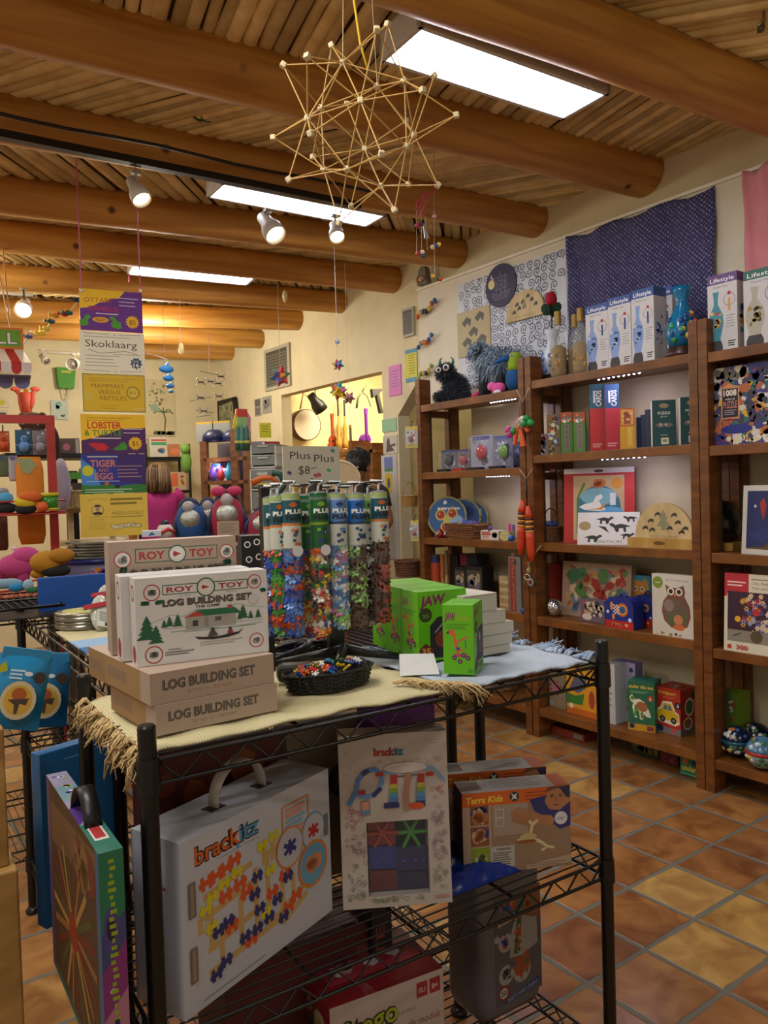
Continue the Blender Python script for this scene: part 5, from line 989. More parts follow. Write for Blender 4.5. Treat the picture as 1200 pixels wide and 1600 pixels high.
def tubeart(c, s):
    hdr, band, tc_, mid = s
    c.rect(0, .62, 1, 1, hdr); c.rect(0, .86, 1, .97, '#a8b878' if hdr != '#1c5a30' else '#1c5a30'); c.lines(.2, .8, .945, .02, 2, C('#e8ead8'), .008); c.rect(0, .77, 1, .86, band)
    c.star(.5, .845+.018, .13, .07, 4, tc_); c.text('PLUS', .5, .785, .028, '#e6e6e2', .84, bold=.05); c.text('PLUS', .5, .752, .026, '#1c2430', .84, bold=.05); c.rect(0, .70, 1, .715, mid); c.blobs(.1, .63, .9, .70, 7, (mid, '#c8c0a8', '#2a3a7a'), .16, hash(hdr) % 7)
def tubething(p, h, r, s, bits, label, seed):
    t = thing('toy_tube', label, 'toy tube', p, RZ, 'clear tubes of building pieces'); rd = random.Random(seed)
    m_ = MB(); hb = h*.62; nx = 12
    for k in range(int(hb/.0125)):
        z = -h+.008+.0125*k
        for j in range(3):
            a = math.pi*(1.15+.7*(j+rd.random()*.6)/3); q = V((r*.72*math.cos(a), r*.72*math.sin(a), z)); cl = rd.choice(bits); M = MX.Translation(q) @ MX.Rotation(rd.uniform(-.9, .9), 4, 'Y') @ MX.Rotation(a+1.57, 4, 'Z'); m_.box((-.012, -.0035, -.003), (.012, .0035, .003), C(cl, .3), M); [m_.box((x_-.0022, -.0036, -.0085), (x_+.0022, .0036, .0085), C(cl, .3), M) for x_ in (-.005, .005)]
    m_.build('pieces', t)
    m_ = MB(); n = 22; H_ = h*.38; vs = []; Wd = 2*r; cv = CV(m_, 1, 1); tmp = MB(); c2 = CV(tmp, 1, 1); tubeart2(c2, s)
    # wrap the printed card round the front of the tube
    for (vv, ff, mt) in tmp.raw:
        m_.add([((r*.96+.0003*k_)*math.sin((u-.5)*2.9), -(r*.96+.0003*k_)*math.cos((u-.5)*2.9), -.004-H_*(1-v)) for u, v, k_ in vv], ff, mt, False)
    m_.build('printed_card', t)
    m_ = MB(); m_.lathe([(r*.4, -h), (r, -h+.004), (r, -.012), (r*.96, -.003), (r*.5, .0)], C('#eef2f4', .06, a=.14), 18); m_.build('clear_tube', t)
    m_ = MB(); m_.tube([(0, 0, -.002), (.004, .004, .012), (.012, .0, .018), (0, .03, .02)], .0028, C('#c8ccd0', .25), 5); m_.build('hanger', t); return t
class RawCV(CV):
    """collects subdivided strips so that printing can follow a curved face"""
def tubeart2(c, s):
    out = []; k = [0]
    hdr, band, tc_, mid = s
    def strip(u0, v0, u1, v1, col):
        k[0] += 1; n = max(1, int((u1-u0)*12)); vv = [(u0+(u1-u0)*i/n, v, k[0]) for v in (v0, v1) for i in range(n+1)]
        out.append((vv, [(i, i+1, n+2+i, n+1+i) for i in range(n)], C(col, .35)))
    def txt(t, x, y, h, w, col, bold=.05):
        k[0] += 1; vs, fs, tw = glyphs(t, bold); out.append(([(x-w/2+a*w/tw, y+b*h/.7, k[0]) for a, b in vs], fs, C(col, .35)))
    strip(0, 0, 1, 1, hdr); strip(0, .92, 1, 1, '#9cb070' if hdr != '#175c2e' else '#175c2e'); strip(0, .46, 1, .88, band); strip(0, .42, 1, .47, mid); strip(0, .02, 1, .42, s[0] if hdr == '#175c2e' else '#c4c6bc')
    txt('+', .5, .76, .08, .2, tc_, .12); txt('+', .42, .76, .08, .2, tc_, .12); txt('PLUS', .5, .64, .075, .62, '#e9e9e4'); txt('PLUS', .5, .53, .075, .62, '#141c28')
    rd = random.Random(len(tc_)+int(hdr[1:], 16))
    for q in range(9): x, y = rd.uniform(.3, .62), rd.uniform(.06, .32); strip(x, y, x+.1, y+.05, rd.choice((mid, tc_, band, '#2a3a8a')))
    c.mb.raw = out
S_OR = ('#a9b88a', '#12505e', '#c8642a', '#c8783a'); S_GR = ('#175c2e', '#175c2e', '#7ab030', '#7a9a20'); S_BL = ('#9fb6d4', '#5a86c0', '#24407a', '#24406a'); S_DB = ('#8fb0d8', '#1d63b4', '#12366e', '#1a3f6a')
B_BL = ('#1f3fa0', '#2f5fc0', '#5f8fd8', '#c8501e', '#243a86'); B_MX = ('#c83a2a', '#e0b81c', '#1f7a3a', '#e0dcd0', '#2a3fa0', '#d86a20', '#3a2a20'); B_PK = ('#d8d4cc', '#6f9fd0', '#c05a8a', '#8ac060', '#e0e0da', '#3f6fb0'); B_BR = ('#4a3020', '#3a2418', '#8ac060', '#5a3a26'); B_BW = ('#e0e0dc', '#141414', '#2a2a2a', '#c8c8c4', '#101010'); B_RD = ('#4a2018', '#5a2a1c', '#3a1c14', '#b0301e'); B_GN = ('#2f8a3a', '#c8501e', '#4aa03a', '#26409a')
tubes = [(165+0, 0)]
for x, yt, yb, dep, s, bits, lab in ((420.5, 775, 992, .03, S_OR, B_BL, 'clear tube with teal header and blue pieces at the outer end'), (431, 772, 992, .015, S_OR, B_GN, 'clear tube with teal header and green and orange pieces'), (451, 768, 993, 0, S_OR, B_BL, 'clear tube with teal header and blue pieces, white price sticker'),
        (466, 772, 990, .05, S_GR, B_MX, 'green header tube half hidden between two others'), (477, 771, 991, .03, S_GR, B_MX, 'green header tube with dark mixed pieces'), (494.5, 767, 990, 0, S_GR, B_MX, 'green header tube with bright mixed pieces, white price sticker'), (508, 774, 980, .05, ('#7aa040', '#2f6a3a', '#c8641e', '#5a3a1c'), B_RD, 'tube of rusty red pieces set back between the rows'),
        (523.5, 768, 981, 0, S_BL, B_PK, 'pale blue header tube with white, pink and blue pieces'), (538, 774, 980, .05, S_GR, ('#c8a020', '#3a2a1a', '#8a6a1c'), 'tube of yellow and brown pieces set back between the rows'), (553, 769, 979, 0, S_DB, B_BR, 'bright blue header tube with brown and green pieces'), (572, 770, 974, .03, ('#8aa840', '#5a8a2a', '#1c2c14', '#3a5a1c'), B_BW, 'green header tube with black and white pieces'), (589, 766, 971, 0, S_OR, B_RD, 'teal header tube with dark red pieces at the wooden crate end')):
    P0 = rk+V((0, -.045+dep, .42)); q = lx(P0, V((math.cos(RZ), math.sin(RZ), 0)), x); zt = ly(q, (0, 0, 1), yt).z; zb = ly(q, (0, 0, 1), yb).z; q.z = zt
    o = tubething(q, zt-zb, .0185 if x > 440 else .0165, s, bits, lab, int(x))
    if 'sticker' in lab: m_ = MB(); m_.cyl((.004, -.0205, -(zt-zb)*.41), (.004, -.0195, -(zt-zb)*.41), .0105, C('#d6d4da', .5), n=20); m_.build('sticker', o)
    m_ = MB(); m_.cyl((0, -.012, .017), (0, .08-dep, .017), .0022, RB, n=6); m_.build('peg', o)
# ---------------------------------------------------------------- black basket of loose pieces
BW = weave('black_wicker', '#050505', '#1f1d1c', 1000, .45, 1)
p = un(523, 1076, 'Z', TOPZ); pw = (lx(p, CE, 590)-lx(p, CE, 457)).length/2; p = p+CN*.02
bk = basket('basket', 'oval black basket heaped with bright building pieces', p, pw, pw*.5, .032, BW); bk.rotation_euler = (0, 0, CA)
rd = random.Random(11); hb_ = .034; cols = ('#b82820', '#c8a020', '#1f3f9a', '#1f7a3a', '#d8d4cc', '#c85a1e', '#14161a', '#2f6fb0'); nms = ('red', 'yellow', 'blue', 'green', 'white', 'orange', 'black', 'light blue')
prot = {}
for k in range(46):
    a, q = rd.random()*6.28, rd.random()**.5*.78; j = rd.randrange(8); loc = p+V((pw*q*math.cos(a), pw*.5*q*math.sin(a), hb_*.86+.012*(1-q)+rd.uniform(0, .006)))
    if j not in prot:
        m_ = MB(); m_.box((-.0085, -.0025, -.002), (.0085, .0025, .002), C(cols[j], .25)); m_.box((-.0045, -.0065, -.002), (-.0015, .0065, .002), C(cols[j], .25)); m_.box((.0015, -.0065, -.002), (.0045, .0065, .002), C(cols[j], .25)); o = m_.build('building_piece', bevel=.0006); prot[j] = o
        tag(o, nms[j]+' interlocking piece in the oval black basket', 'building piece', nms[j]+' pieces in the black basket')
    else: o = prot[j].copy(); COL.objects.link(o)
    o.location = loc; o.rotation_euler = (rd.uniform(-.6, .6), rd.uniform(-.6, .6), rd.uniform(0, 3))
p = un(512, 1022, 'Z', TOPZ); b2 = basket('basket', 'small black basket with an arched handle behind the oval basket', p+CN*.03, .035, .03, .03, BW, handle=.035); b2.rotation_euler = (0, 0, CA)
m_ = MB(); m_.box((-.01, -.004, 0), (.01, .004, .022), C('#b8281e', .4)); m_.box((-.003, -.005, 0), (.004, .005, .018), C('#c8c8c8', .4)); tag(m_.build('toy_pack', None, p+CN*.03+V((0, 0, .012)), CA), 'small red pack in the handled black basket', 'toy')
m_ = MB(); m_.box((0, 0, 0), (.075, .05, .032), C('#22261f', .5)); tag(m_.build('black_pouch', None, un(437, 1072, 'Z', TOPZ)+CN*.012, CA+R(-25), bevel=.012), 'dull dark green pouch between the log boxes and the oval basket', 'pouch')
m_ = MB(); rd = random.Random(8)
for k in range(9): m_.tube([(.05*math.cos(k*.9+j*.8)+rd.uniform(-.01, .01), .028*math.sin(k*.9+j*.8), .008+.004*(k % 5)+.008*math.sin(j+k)) for j in range(7)], .006, C('#121622', .4), 6)
tag(m_.build('strap', None, un(462, 1035, 'Z', TOPZ)+CN*.035, CA), 'tangle of dark blue black straps under the hanging tubes', 'strap')
# ---------------------------------------------------------------- lime green boxes
LG = C('#5fae0e', .38, var=.03); PUR = '#7a1f5a'
def jaw(c):
    c.text('JAW', .24, .77, .11, PUR, .34, bold=.05, rot=-.06); c.text('bones', .68, .78, .07, '#a8941c', .4, sl=.2); c.lines(.1, .9, .71, .03, 3, C('#3f7a12'), .012)
    O_ = '#c85a2a'; c.circ(.3, .6, .1, O_); c.poly([(.2, .63), (.1, .59), (.2, .57)], '#2a3a5a'); c.line([(.36, .58), (.42, .42), (.5, .3)], .1, O_); c.line([(.44, .46), (.7, .52), (.8, .55)], .05, '#c05040'); c.line([(.5, .4), (.6, .34), (.68, .36)], .05, O_); c.circ(.48, .37, .06, '#2a4a9a'); c.line([(.72, .5), (.74, .38)], .03, '#2a5a8a'); c.rect(.34, .25, .78, .3, '#b04a5a')
    for x, y in ((.36, .24), (.54, .19), (.66, .28), (.8, .24)): c.circ(x, y, .075, '#2a2a50'); c.circ(x, y, .035, '#c05a6a')
    c.rect(.78, .03, .95, .08, '#4a8a1a')
def jawwin(c):
    c.text('JAW', .3, .82, .1, PUR, .44, bold=.05, rot=.1); c.circ(.25, .66, .15, '#3a3a2a'); c.text('35 PIECES', .25, .64, .03, '#a8a080', .22); c.poly([(.3, .2), (.3, .5), (.5, .62), (.96, .66), (.96, .16), (.4, .16)], '#2a2438'); c.ell(.66, .42, .2, .17, '#5a5068'); c.ell(.6, .5, .08, .06, '#a8a0b0'); c.circ(.7, .36, .05, '#a03a2a'); c.poly([(0, .12), (.3, .3), (.42, .1), (0, .02)], '#5a2a5a'); c.rect(.5, .05, .9, .14, '#3f7a12')
def jawtop(c): c.text('JAW', .4, .4, .2, '#4a7a10', .4, rot=.2); c.lines(.5, .9, .5, .1, 2, C('#4a8a12'), .05)
def jawfront2(c):
    c.text('JAW', .3, .8, .13, PUR, .5, bold=.05, rot=.06, sl=.2); c.circ(.16, .66, .13, '#2f3a14'); c.text('35', .16, .62, .05, '#90a060', .12); c.poly([(.24, .04), (.24, .5), (.4, .62), (1, .66), (1, .04)], '#1c1420'); c.ell(.5, .3, .16, .12, '#7a2a1c'); c.circ(.62, .34, .07, '#c89a2a'); c.line([(.34, .4), (.5, .52)], .03, '#8a8090'); c.poly([(.02, .04), (.02, .18), (.14, .26), (.3, .18), (.3, .04)], '#6a141c'); c.text('35', .16, .1, .09, '#d89a2a', .18, bold=.03); c.text('PIECES', .16, .055, .03, '#d8b07a', .2)
o, aj, aa, wj, hj = pbox('toy_box', 'lime green box in front, showing an orange bird on wheels', 'toy box', (693.5, 1053), (742, 1055.5), TOPZ, 944, .078, LG, front=jaw, right=jawwin, top=jawtop, group='lime green construction toy boxes')
pf = un(654.5, 1036, 'Z', TOPZ); pq = un(583, 1006, 'Z', TOPZ); dl = (pq-pf).length; al = math.atan2((pq-pf).y, (pq-pf).x)-math.pi/2; hf = ly(pf, (0, 0, 1), 925).z-TOPZ; wf = wj*1.9
for k in range(3):
    d_ = dl/3; pos = pf+V((math.cos(al+math.pi/2), math.sin(al+math.pi/2), 0))*(d_*k+.0004*k)
    carton('toy_box', ('lime green box with a dark window and a 35 pieces badge', 'lime green box in the middle of the row behind the window box', 'lime green box at the tube rack end of the row')[k], 'toy box', pos, al, wf, d_-.001, hf, LG, jawfront2 if k == 0 else None, jaw, None, jawtop, group='lime green construction toy boxes')
# ---------------------------------------------------------------- stack of white boxes
zz_ = TOPZ; Pw = un(797, 1024, 'Z', TOPZ)+V((0, .03, 0)); WB = C('#bdb9ac', .6, var=.02); ys = (1005, 987, 969, 951, 925)
for k, (xr, yt) in enumerate(zip((797.5, 800.5, 803, 790.5, 777), ys)):
    b = lx((Pw.x, Pw.y, zz_), CE, xr); hh2 = ly(b, (0, 0, 1), yt).z-zz_; lb = b-CE*.09; lb.z = zz_
    carton('white_box', ('plain white box at the bottom of the stack behind the green boxes', 'plain white box second from the bottom of the stack', 'plain white box in the middle of the stack, sticking out most', 'plain white box second from the top of the stack', 'plain white box on top of the stack, with a clear lid')[k], 'box', lb, CA, .09, .12, hh2-.0006, WB, lambda c: c.rect(0, .9, 1, .93, '#8a867a'), group='stack of plain white boxes'); zz_ += hh2
# folded white card
p = un(652, 1072, 'Z', TOPZ); t = thing('card_tent', 'blank white folded card between the two runners', 'card', un(625, 1056, 'Z', TOPZ), R(-28)); m_ = MB()
m_.add([(0, 0, 0), (.075, -.005, 0), (.07, .022, .034), (.004, .026, .036), (.078, .05, .0), (.006, .055, 0)], [(0, 1, 2, 3), (3, 2, 4, 5)], C('#d9dadb', .5)); o_ = m_.build('card', t); sm = o_.modifiers.new('s', 'SOLIDIFY'); sm.thickness = .0012
# ---------------------------------------------------------------- second level of the front cart
S2 = Z2+.002
def outl(c, t, x, y, h, w, col, edge='#2a1c1c', rot=0): c.text(t, x, y, h, edge, w*1.012, bold=.07, rot=rot); c.text(t, x, y, h, col, w, bold=.015, rot=rot)
OR, YL, BU, TN = '#c8501e', '#c8bc1c', '#2c2f6a', '#b89860'
def brack(c):
    outl(c, 'brack', .215, .83, .1, .27, '#c8601c'); outl(c, 'itz', .41, .83, .1, .13, '#4a90b8'); c.text('imaginative designs', .34, .795, .016, '#70727a', .26); c.star(.335, .81, .016, .007, 6, '#5a90c0')
    def plank(x0, y0, x1, y1, w=.03): c.line([(x0, y0), (x1, y1)], w, TN)
    def knot(x, y, col, s=.042):
        c.line([(x-s, y-s*.2), (x+s, y+s*.2)], s*.6, col); [c.line([(x+q*s*.5-.1*s, y+s), (x+q*s*.5+.1*s, y-s)], s*.5, col) for q in (-1, 1)]
    for x0, y0, x1, y1 in ((.12, .62, .42, .66), (.12, .5, .44, .55), (.5, .66, .6, .67), (.14, .3, .46, .36), (.14, .17, .62, .2), (.5, .2, .86, .34), (.1, .42, .1, .52), (.22, .17, .22, .42), (.16, .3, .16, .56), (.34, .2, .34, .5), (.44, .2, .44, .62), (.52, .22, .52, .64), (.62, .24, .62, .42), (.7, .28, .7, .44), (.56, .6, .56, .76), (.5, .6, .5, .74), (.62, .16, .8, .25)): plank(x0, y0, x1, y1)
    for x, y in ((.14, .7), (.2, .71), (.26, .72), (.31, .74), (.25, .56), (.34, .58), (.38, .5), (.28, .36), (.4, .2), (.55, .4), (.66, .24), (.72, .28), (.84, .38), (.64, .46)): knot(x, y, OR)
    for x, y in ((.17, .6), (.24, .64), (.32, .66), (.13, .55), (.49, .73), (.57, .75), (.16, .43), (.54, .55), (.8, .32), (.5, .3)): knot(x, y, YL, .036)
    for x, y in ((.2, .38), (.26, .4), (.43, .46), (.45, .56), (.46, .35), (.18, .14), (.24, .18), (.36, .24), (.52, .26), (.62, .2), (.44, .24), (.66, .44), (.58, .34)): knot(x, y, BU, .036)
    c.frame(.63, .68, .83, .9, .008, '#c8824a')
    for k, cl in enumerate(('#c88a70', '#c88a70', '#7aa8c0', '#7aa8c0', '#c88a70')): c.rect(.66, .85-.035*k, .80-.02*(k % 2), .87-.035*k, cl)
    for x, y, r, e, cl in ((.68, .62, .1, '#c8742a', '#2f2f7a'), (.86, .64, .09, '#6a98b0', '#a8281e')):
        c.circ(x, y, r, e); c.circ(x, y, r*.9, '#b0b2ba'); [c.line([(x-r*.55*math.cos(a), y-r*.5*math.sin(a)), (x+r*.55*math.cos(a), y+r*.5*math.sin(a))], r*.22, cl) for a in (.7, 1.6, 2.5)]
    c.circ(.85, .42, .115, '#c8742a'); c.circ(.85, .42, .1, '#5f97b8'); c.blobs(.78, .36, .92, .48, 10, ('#c8845a', '#c07a5a'), .04, 3)
    for y in (.55, .18): c.rect(.035, y, .075, y+.2, '#6a6258'); c.rect(.045, y+.01, .065, y+.19, '#8a7c68')
    c.rect(.95, .55, .98, .7, '#6a6a70'); c.lines(.1, .5, .04, .02, 1, C('#8a8c94'), .006)
a = un(292, 1597, 'Z', S2); b = un(519.5, 1424, 'Z', S2)
a = CP(-.03, .0, 0); 
pbL = un(290, 1597, 'Z', S2); pbR = un(519.5, 1422, 'Z', S2)
bw = (pbR-pbL).length; ba = math.atan2(pbR.y-pbL.y, pbR.x-pbL.x); bh = ly(pbL, (0, 0, 1), 1319).z-S2
BWH = C('#b4b8c2', .35, var=.02)
t = thing('toy_box', 'large white construction toy box with a webbing handle on the second shelf', 'toy box', pbL, ba, rot=(0, 0, ba))
BIGW, BIGD, BIGH = bw, .105, bh
carton('carton', None, None, (0, 0, 0), 0, bw, BIGD, bh, BWH, brack, lambda c: (c.rect(.0, .0, .03, 1, '#8a8e98'), c.rect(.4, .7, .7, .72, '#a05a4a'), c.rect(.35, .1, .37, .7, '#a8826a')), parent=t, bevel=.002)
m_ = MB(); hx = bw*.5
for k in range(16):
    pass
pts = [V((hx-.055*math.cos(math.pi*k/16), BIGD/2, bh-.004+.062*math.sin(math.pi*k/16)**.8)) for k in range(17)]
vs = [p_+V((0, s*.011, 0)) for p_ in pts for s in (-1, 1)]; m_.add(vs, [(2*k, 2*k+1, 2*k+3, 2*k+2) for k in range(16)], C('#b8b0a4', .7), True)
o_ = m_.build('webbing_handle', t); sm = o_.modifiers.new('s', 'SOLIDIFY'); sm.thickness = .002
m_ = MB()
for x in (hx-.055, hx+.055): m_.box((x-.016, BIGD/2-.012, bh), (x+.016, BIGD/2+.012, bh+.0008), C('#2a2826', .6))
m_.build('handle_slots', t)
def brackwin(c):
    outl(c, 'brack', .42, .875, .042, .2, '#b8442c'); outl(c, 'itz', .555, .875, .042, .09, '#3f88b0'); c.text('5+', .07, .895, .012, '#6a6460'); c.lines(.8, .97, .95, .02, 2, C('#a89a94'), .006)
    cs = ('#a8704a', '#8a5a3a', '#a07a6a', '#9a8a5a'); rd = random.Random(5)
    def doodle(x0, y0, x1, y1, col, n):
        for _ in range(n):
            x, y, r = rd.uniform(x0+.02, x1-.02), rd.uniform(y0+.015, y1-.015), rd.uniform(.008, .022); a0 = rd.random()*6
            c.line([(min(x1, max(x0, x+r*math.cos(a0+q*.9)*(1+.5*math.sin(q*2.3)))), min(y1, max(y0, y+r*.6*math.sin(a0+q*.9)))) for q in range(8)], .0035, col)
    doodle(.04, .66, .25, .84, '#b88a6a', 14); doodle(.25, .8, .95, .86, '#b88a6a', 20); doodle(.03, .44, .24, .6, '#a85a5a', 26); doodle(.03, .28, .24, .44, '#8a6a78', 24); doodle(.03, .03, .24, .28, '#6a7a68', 34); doodle(.24, .02, .78, .07, '#6a7a5a', 26); doodle(.82, .44, .98, .58, '#8a6a80', 18); doodle(.82, .6, .98, .7, '#b05a58', 10); doodle(.82, .24, .98, .44, '#7a6a8a', 26); doodle(.82, .08, .98, .24, '#6a7a68', 20)
    B2, R2 = '#4f78b8', '#a82a2a'
    tr = [(.08, .6), (.15, .68), (.17, .74), (.24, .79), (.33, .8), (.38, .77)]; c.line(tr, .04, B2); c.line([(.15, .66), (.24, .64), (.33, .66), (.39, .72), (.38, .78)], .036, '#5f88c0'); c.line([(.4, .775), (.86, .79), (.97, .71)], .026, '#6f94c4'); c.line([(.3, .645), (.38, .69)], .04, BU); c.line([(.21, .775), (.27, .795)], .042, BU)
    for x, y in ((.2, .67), (.37, .77), (.63, .785), (.83, .755)): c.rect(x-.035, y-.012, x+.035, y+.012, R2)
    for x in (.5, .75):
        for k, cl in enumerate((R2, R2, '#b8a83a', '#7a9a3a', '#4f90b8', '#4f78b8', BU)): c.rect(x-.03-.004*k, .755-.026*k-(.02 if x < .6 else .03), x+.03, .78-.026*k-.02, cl)
    c.rect(.4, .57, .54, .6, BU); c.ell(.7, .575, .07, .02, OR); c.line([(.53, .75), (.72, .755)], .01, '#3a3a7a'); c.line([(.61, .55), (.605, .64), (.63, .735)], .045, '#a87a60'); c.circ(.63, .745, .035, '#a87a60'); c.ell(.61, .80, .2, .03, '#c4bcb4'); c.line([(.42, .8), (.6, .815), (.82, .805)], .003, '#8a8a8a')
    c.poly([(.19, .54), (.27, .54), (.27, .62), (.19, .62)], '#7a6a60'); c.rect(.197, .545, .263, .615, '#c88a70'); c.rect(.197, .545, .263, .57, '#5f8ab0')
    c.rect(.84, .04, .97, .05, '#b87a70')
wl = un(536.6, 1422.5, 'Z', S2); wr = un(707, 1409.5, 'Z', S2); ww_ = (wr-wl).length; wa = math.atan2(wr.y-wl.y, wr.x-wl.x); wh = ly(wl, (0, 0, 1), 1156).z-S2
t = thing('toy_box', 'white construction toy box with a dark window, leaning on the second shelf', 'toy box', wl, wa, rot=(R(-4), 0, wa))
m_ = MB(); CWH = C('#b6aca4', .4, var=.02); x0, x1, y0, y1 = .235, .8, .065, .49; D_ = .06
m_.box((0, 0, 0), (ww_*x0, D_, wh), CWH); m_.box((ww_*x1, 0, 0), (ww_, D_, wh), CWH); m_.box((ww_*x0, 0, 0), (ww_*x1, D_, wh*y0), CWH); m_.box((ww_*x0, 0, wh*y1), (ww_*x1, D_, wh), CWH); m_.box((ww_*x0, D_-.004, wh*y0), (ww_*x1, D_, wh*y1), C('#14101a', .6)); brackwin(CV(m_, ww_, wh)); m_.build('carton', t)
m_ = MB()
for (u0, v0, u1, v1, cl) in ((.25, .34, .5, .48, '#7a2412'), (.25, .2, .5, .33, '#1a2a78'), (.5, .18, .79, .32, '#141c50'), (.25, .075, .5, .19, '#5a1416'), (.5, .075, .79, .17, '#10143a')): m_.box((ww_*u0, .016, wh*v0), (ww_*u1, .05, wh*v1), C(cl, .2))
for k in range(6): a0 = k*1.05; m_.cyl((ww_*.65, .02, wh*.4), (ww_*.65+.03*math.cos(a0), .018, wh*.4+.03*math.sin(a0)), .004, C('#2f7a14', .25), n=8); m_.cyl((ww_*.38, .014, wh*.41), (ww_*.38+.03*math.cos(a0), .012, wh*.41+.026*math.sin(a0)), .004, C('#8a2a12', .25), n=8)
for x in (.3, .4, .56, .66, .74): m_.box((ww_*x, .012, wh*.235), (ww_*(x+.03), .016, wh*.25), C('#2a3f9a', .2))
m_.build('pieces', t)
m_ = MB(); m_.box((ww_*x0, .002, wh*y0), (ww_*x1, .0025, wh*y1), C('#c8ccd8', .03, a=.04)); m_.build('clear_window', t)
def terra(c):
    c.rect(0, 0, 1, 1, '#8f7a68'); c.rect(.26, .0, 1, .86, '#8a7058'); c.rect(.0, 0, .26, .84, '#a08c7a'); c.rect(.28, .45, .6, .86, '#9a8678'); c.rect(0, .83, 1, 1, '#c0581a'); c.text('Terra Kids', .2, .87, .075, '#d8b83a', .34, bold=.03, sl=.15); c.circ(.48, .915, .045, '#2a3a40'); c.star(.48, .915, .042, .014, 4, '#c8ccc0'); c.lines(.58, .8, .94, .04, 3, C('#8a3a14'), .012); c.lines(.83, .97, .94, .04, 2, C('#8a3a14'), .012)
    c.rect(.07, .6, .24, .84, '#7a4a2a'); c.blobs(.07, .6, .24, .84, 16, ('#2a2f66', '#b89a70', '#a0603a'), .05, 2); c.rect(.07, .34, .24, .58, '#7a4a2a'); c.blobs(.07, .34, .24, .58, 16, ('#2a2f66', '#b89a70', '#a0603a'), .05, 3); c.rect(.07, .04, .24, .32, '#7a8a1c'); c.blobs(.1, .08, .22, .26, 8, ('#b8b090', '#5a6a1a'), .05, 4)
    c.rect(.25, .06, .47, .32, '#a8a29c'); c.text('WARNING', .37, .27, .026, '#2a2622', .13, bold=.03); c.lines(.27, .45, .23, .028, 6, C('#4a443e'), .011)
    c.poly([(.62, .86), (.78, .9), (1, .9), (1, .5), (.9, .46), (.8, .58), (.66, .72)], '#2f2f6a'); c.poly([(.76, .82), (.8, .97), (.94, 1), (1, .96), (1, .8), (.9, .7), (.8, .72)], '#a87450'); c.poly([(.76, .93), (.8, 1), (1, 1), (1, .94), (.88, .97)], '#6a4428'); c.poly([(.9, .98), (1, 1), (1, .84), (.96, .86)], '#2a2a4a')
    for x in (.83, .91): c.ell(x, .875, .016, .01, '#4a2c1c'); c.line([(x-.02, .895), (x+.02, .898)], .006, '#4a2c1c')
    c.poly([(.85, .86), (.88, .86), (.87, .8)], '#8a5a3c'); c.ell(.865, .77, .028, .012, '#8a3a30')
    c.line([(.46, .66), (.52, .72), (.62, .66), (.72, .6), (.82, .58)], .09, '#a0704c'); c.circ(.8, .58, .045, '#a87450'); c.line([(.46, .66), (.56, .6), (.66, .56)], .07, '#9a6a48')
    c.line([(.55, .38), (.62, .44), (.64, .55), (.61, .6)], .03, '#c8b890'); c.line([(.64, .55), (.69, .6)], .03, '#c8b890'); c.line([(.5, .36), (.58, .4), (.7, .34), (.78, .26), (.72, .22)], .03, '#c8b890'); c.ell(.6, .4, .08, .05, '#b8a070'); c.line([(.78, .26), (.84, .24)], .022, '#c8b890'); c.ell(.58, .35, .1, .02, '#8a4a24')
    c.frame(.3, .56, .38, .78, .008, '#b8ae9c'); c.rect(.3, .66, .38, .68, '#b8ae9c'); c.circ(.91, .6, .06, '#c8c8d0'); c.lines(.87, .95, .6, .02, 2, C('#5a5a6a'), .007); c.poly([(.58, .06), (1, .14), (1, .04), (.58, .0)], '#a8907c'); c.lines(.6, .96, .06, .025, 2, C('#7a6450'), .01)
def tertop(c): c.rect(0, 0, .9, 1, '#a8a4a0'); c.rect(.86, 0, 1, 1, '#b0561c'); c.lines(.3, .8, .8, .14, 5, C('#7a7672'), .05); c.rect(0, .2, .2, .9, '#6a5a50')
TK = C('#9a7660', .4)
o, at_, ta, tw_, th_ = pbox('craft_box', 'orange topped carving kit box in front, with a boy in purple', 'craft box', (725, 1368.5), (893, 1351), S2, 1241, .065, TK, front=terra, top=tertop, left=lambda c: c.rect(0, 0, 1, 1, '#5a3a28'), group='orange topped carving kits')
dd = V((-math.sin(ta), math.cos(ta), 0)); ee = V((math.cos(ta), math.sin(ta), 0))
carton('craft_box', 'orange topped carving kit box standing behind its twin', 'craft box', at_+dd*.1-ee*.012, ta, tw_*1.0, .065, th_*1.02, TK, terra, lambda c: c.rect(0, 0, 1, 1, '#5a3a28'), None, tertop, group='orange topped carving kits')
m_ = MB(); rd = random.Random(2); vs = []; nx, ny = 20, 12
for j in range(ny+1):
    for i in range(nx+1): u, v = i/nx, j/ny; e_ = min(u, 1-u, v, 1-v); vs.append((u*.24, v*.2, .002+min(.022, e_*.3)+.004*math.sin(u*23+v*11)*min(1, e_*8)))
m_.add(vs, [(j*(nx+1)+i, j*(nx+1)+i+1, (j+1)*(nx+1)+i+1, (j+1)*(nx+1)+i) for j in range(ny) for i in range(nx)], C('#0f2a7a', .18, bump=.3, bs=40), True); m_.box((0, 0, 0), (.24, .2, .002), C('#0f2a7a', .18))
tag(m_.build('plastic_bag', None, CP(.53, .06, Z2+.0), CA), 'shiny dark blue bag lying under the carving kits', 'bag').location.z = Z2-.0
def inn(name, label, x, y, w, d, h, mat, z=S2, art=None, ang=0, cat='toy box'): return carton(name, label, cat, CP(x, y, z), CA+ang, w, d, h, mat, art)
inn('toy_box', 'dark red box standing behind the large white box', .06, .27, .26, .05, .30, '#5a2016', art=lambda c: c.blobs(.05, .05, .95, .95, 40, ('#7a3418', '#3a1410', '#8a4a20'), .12, 4))
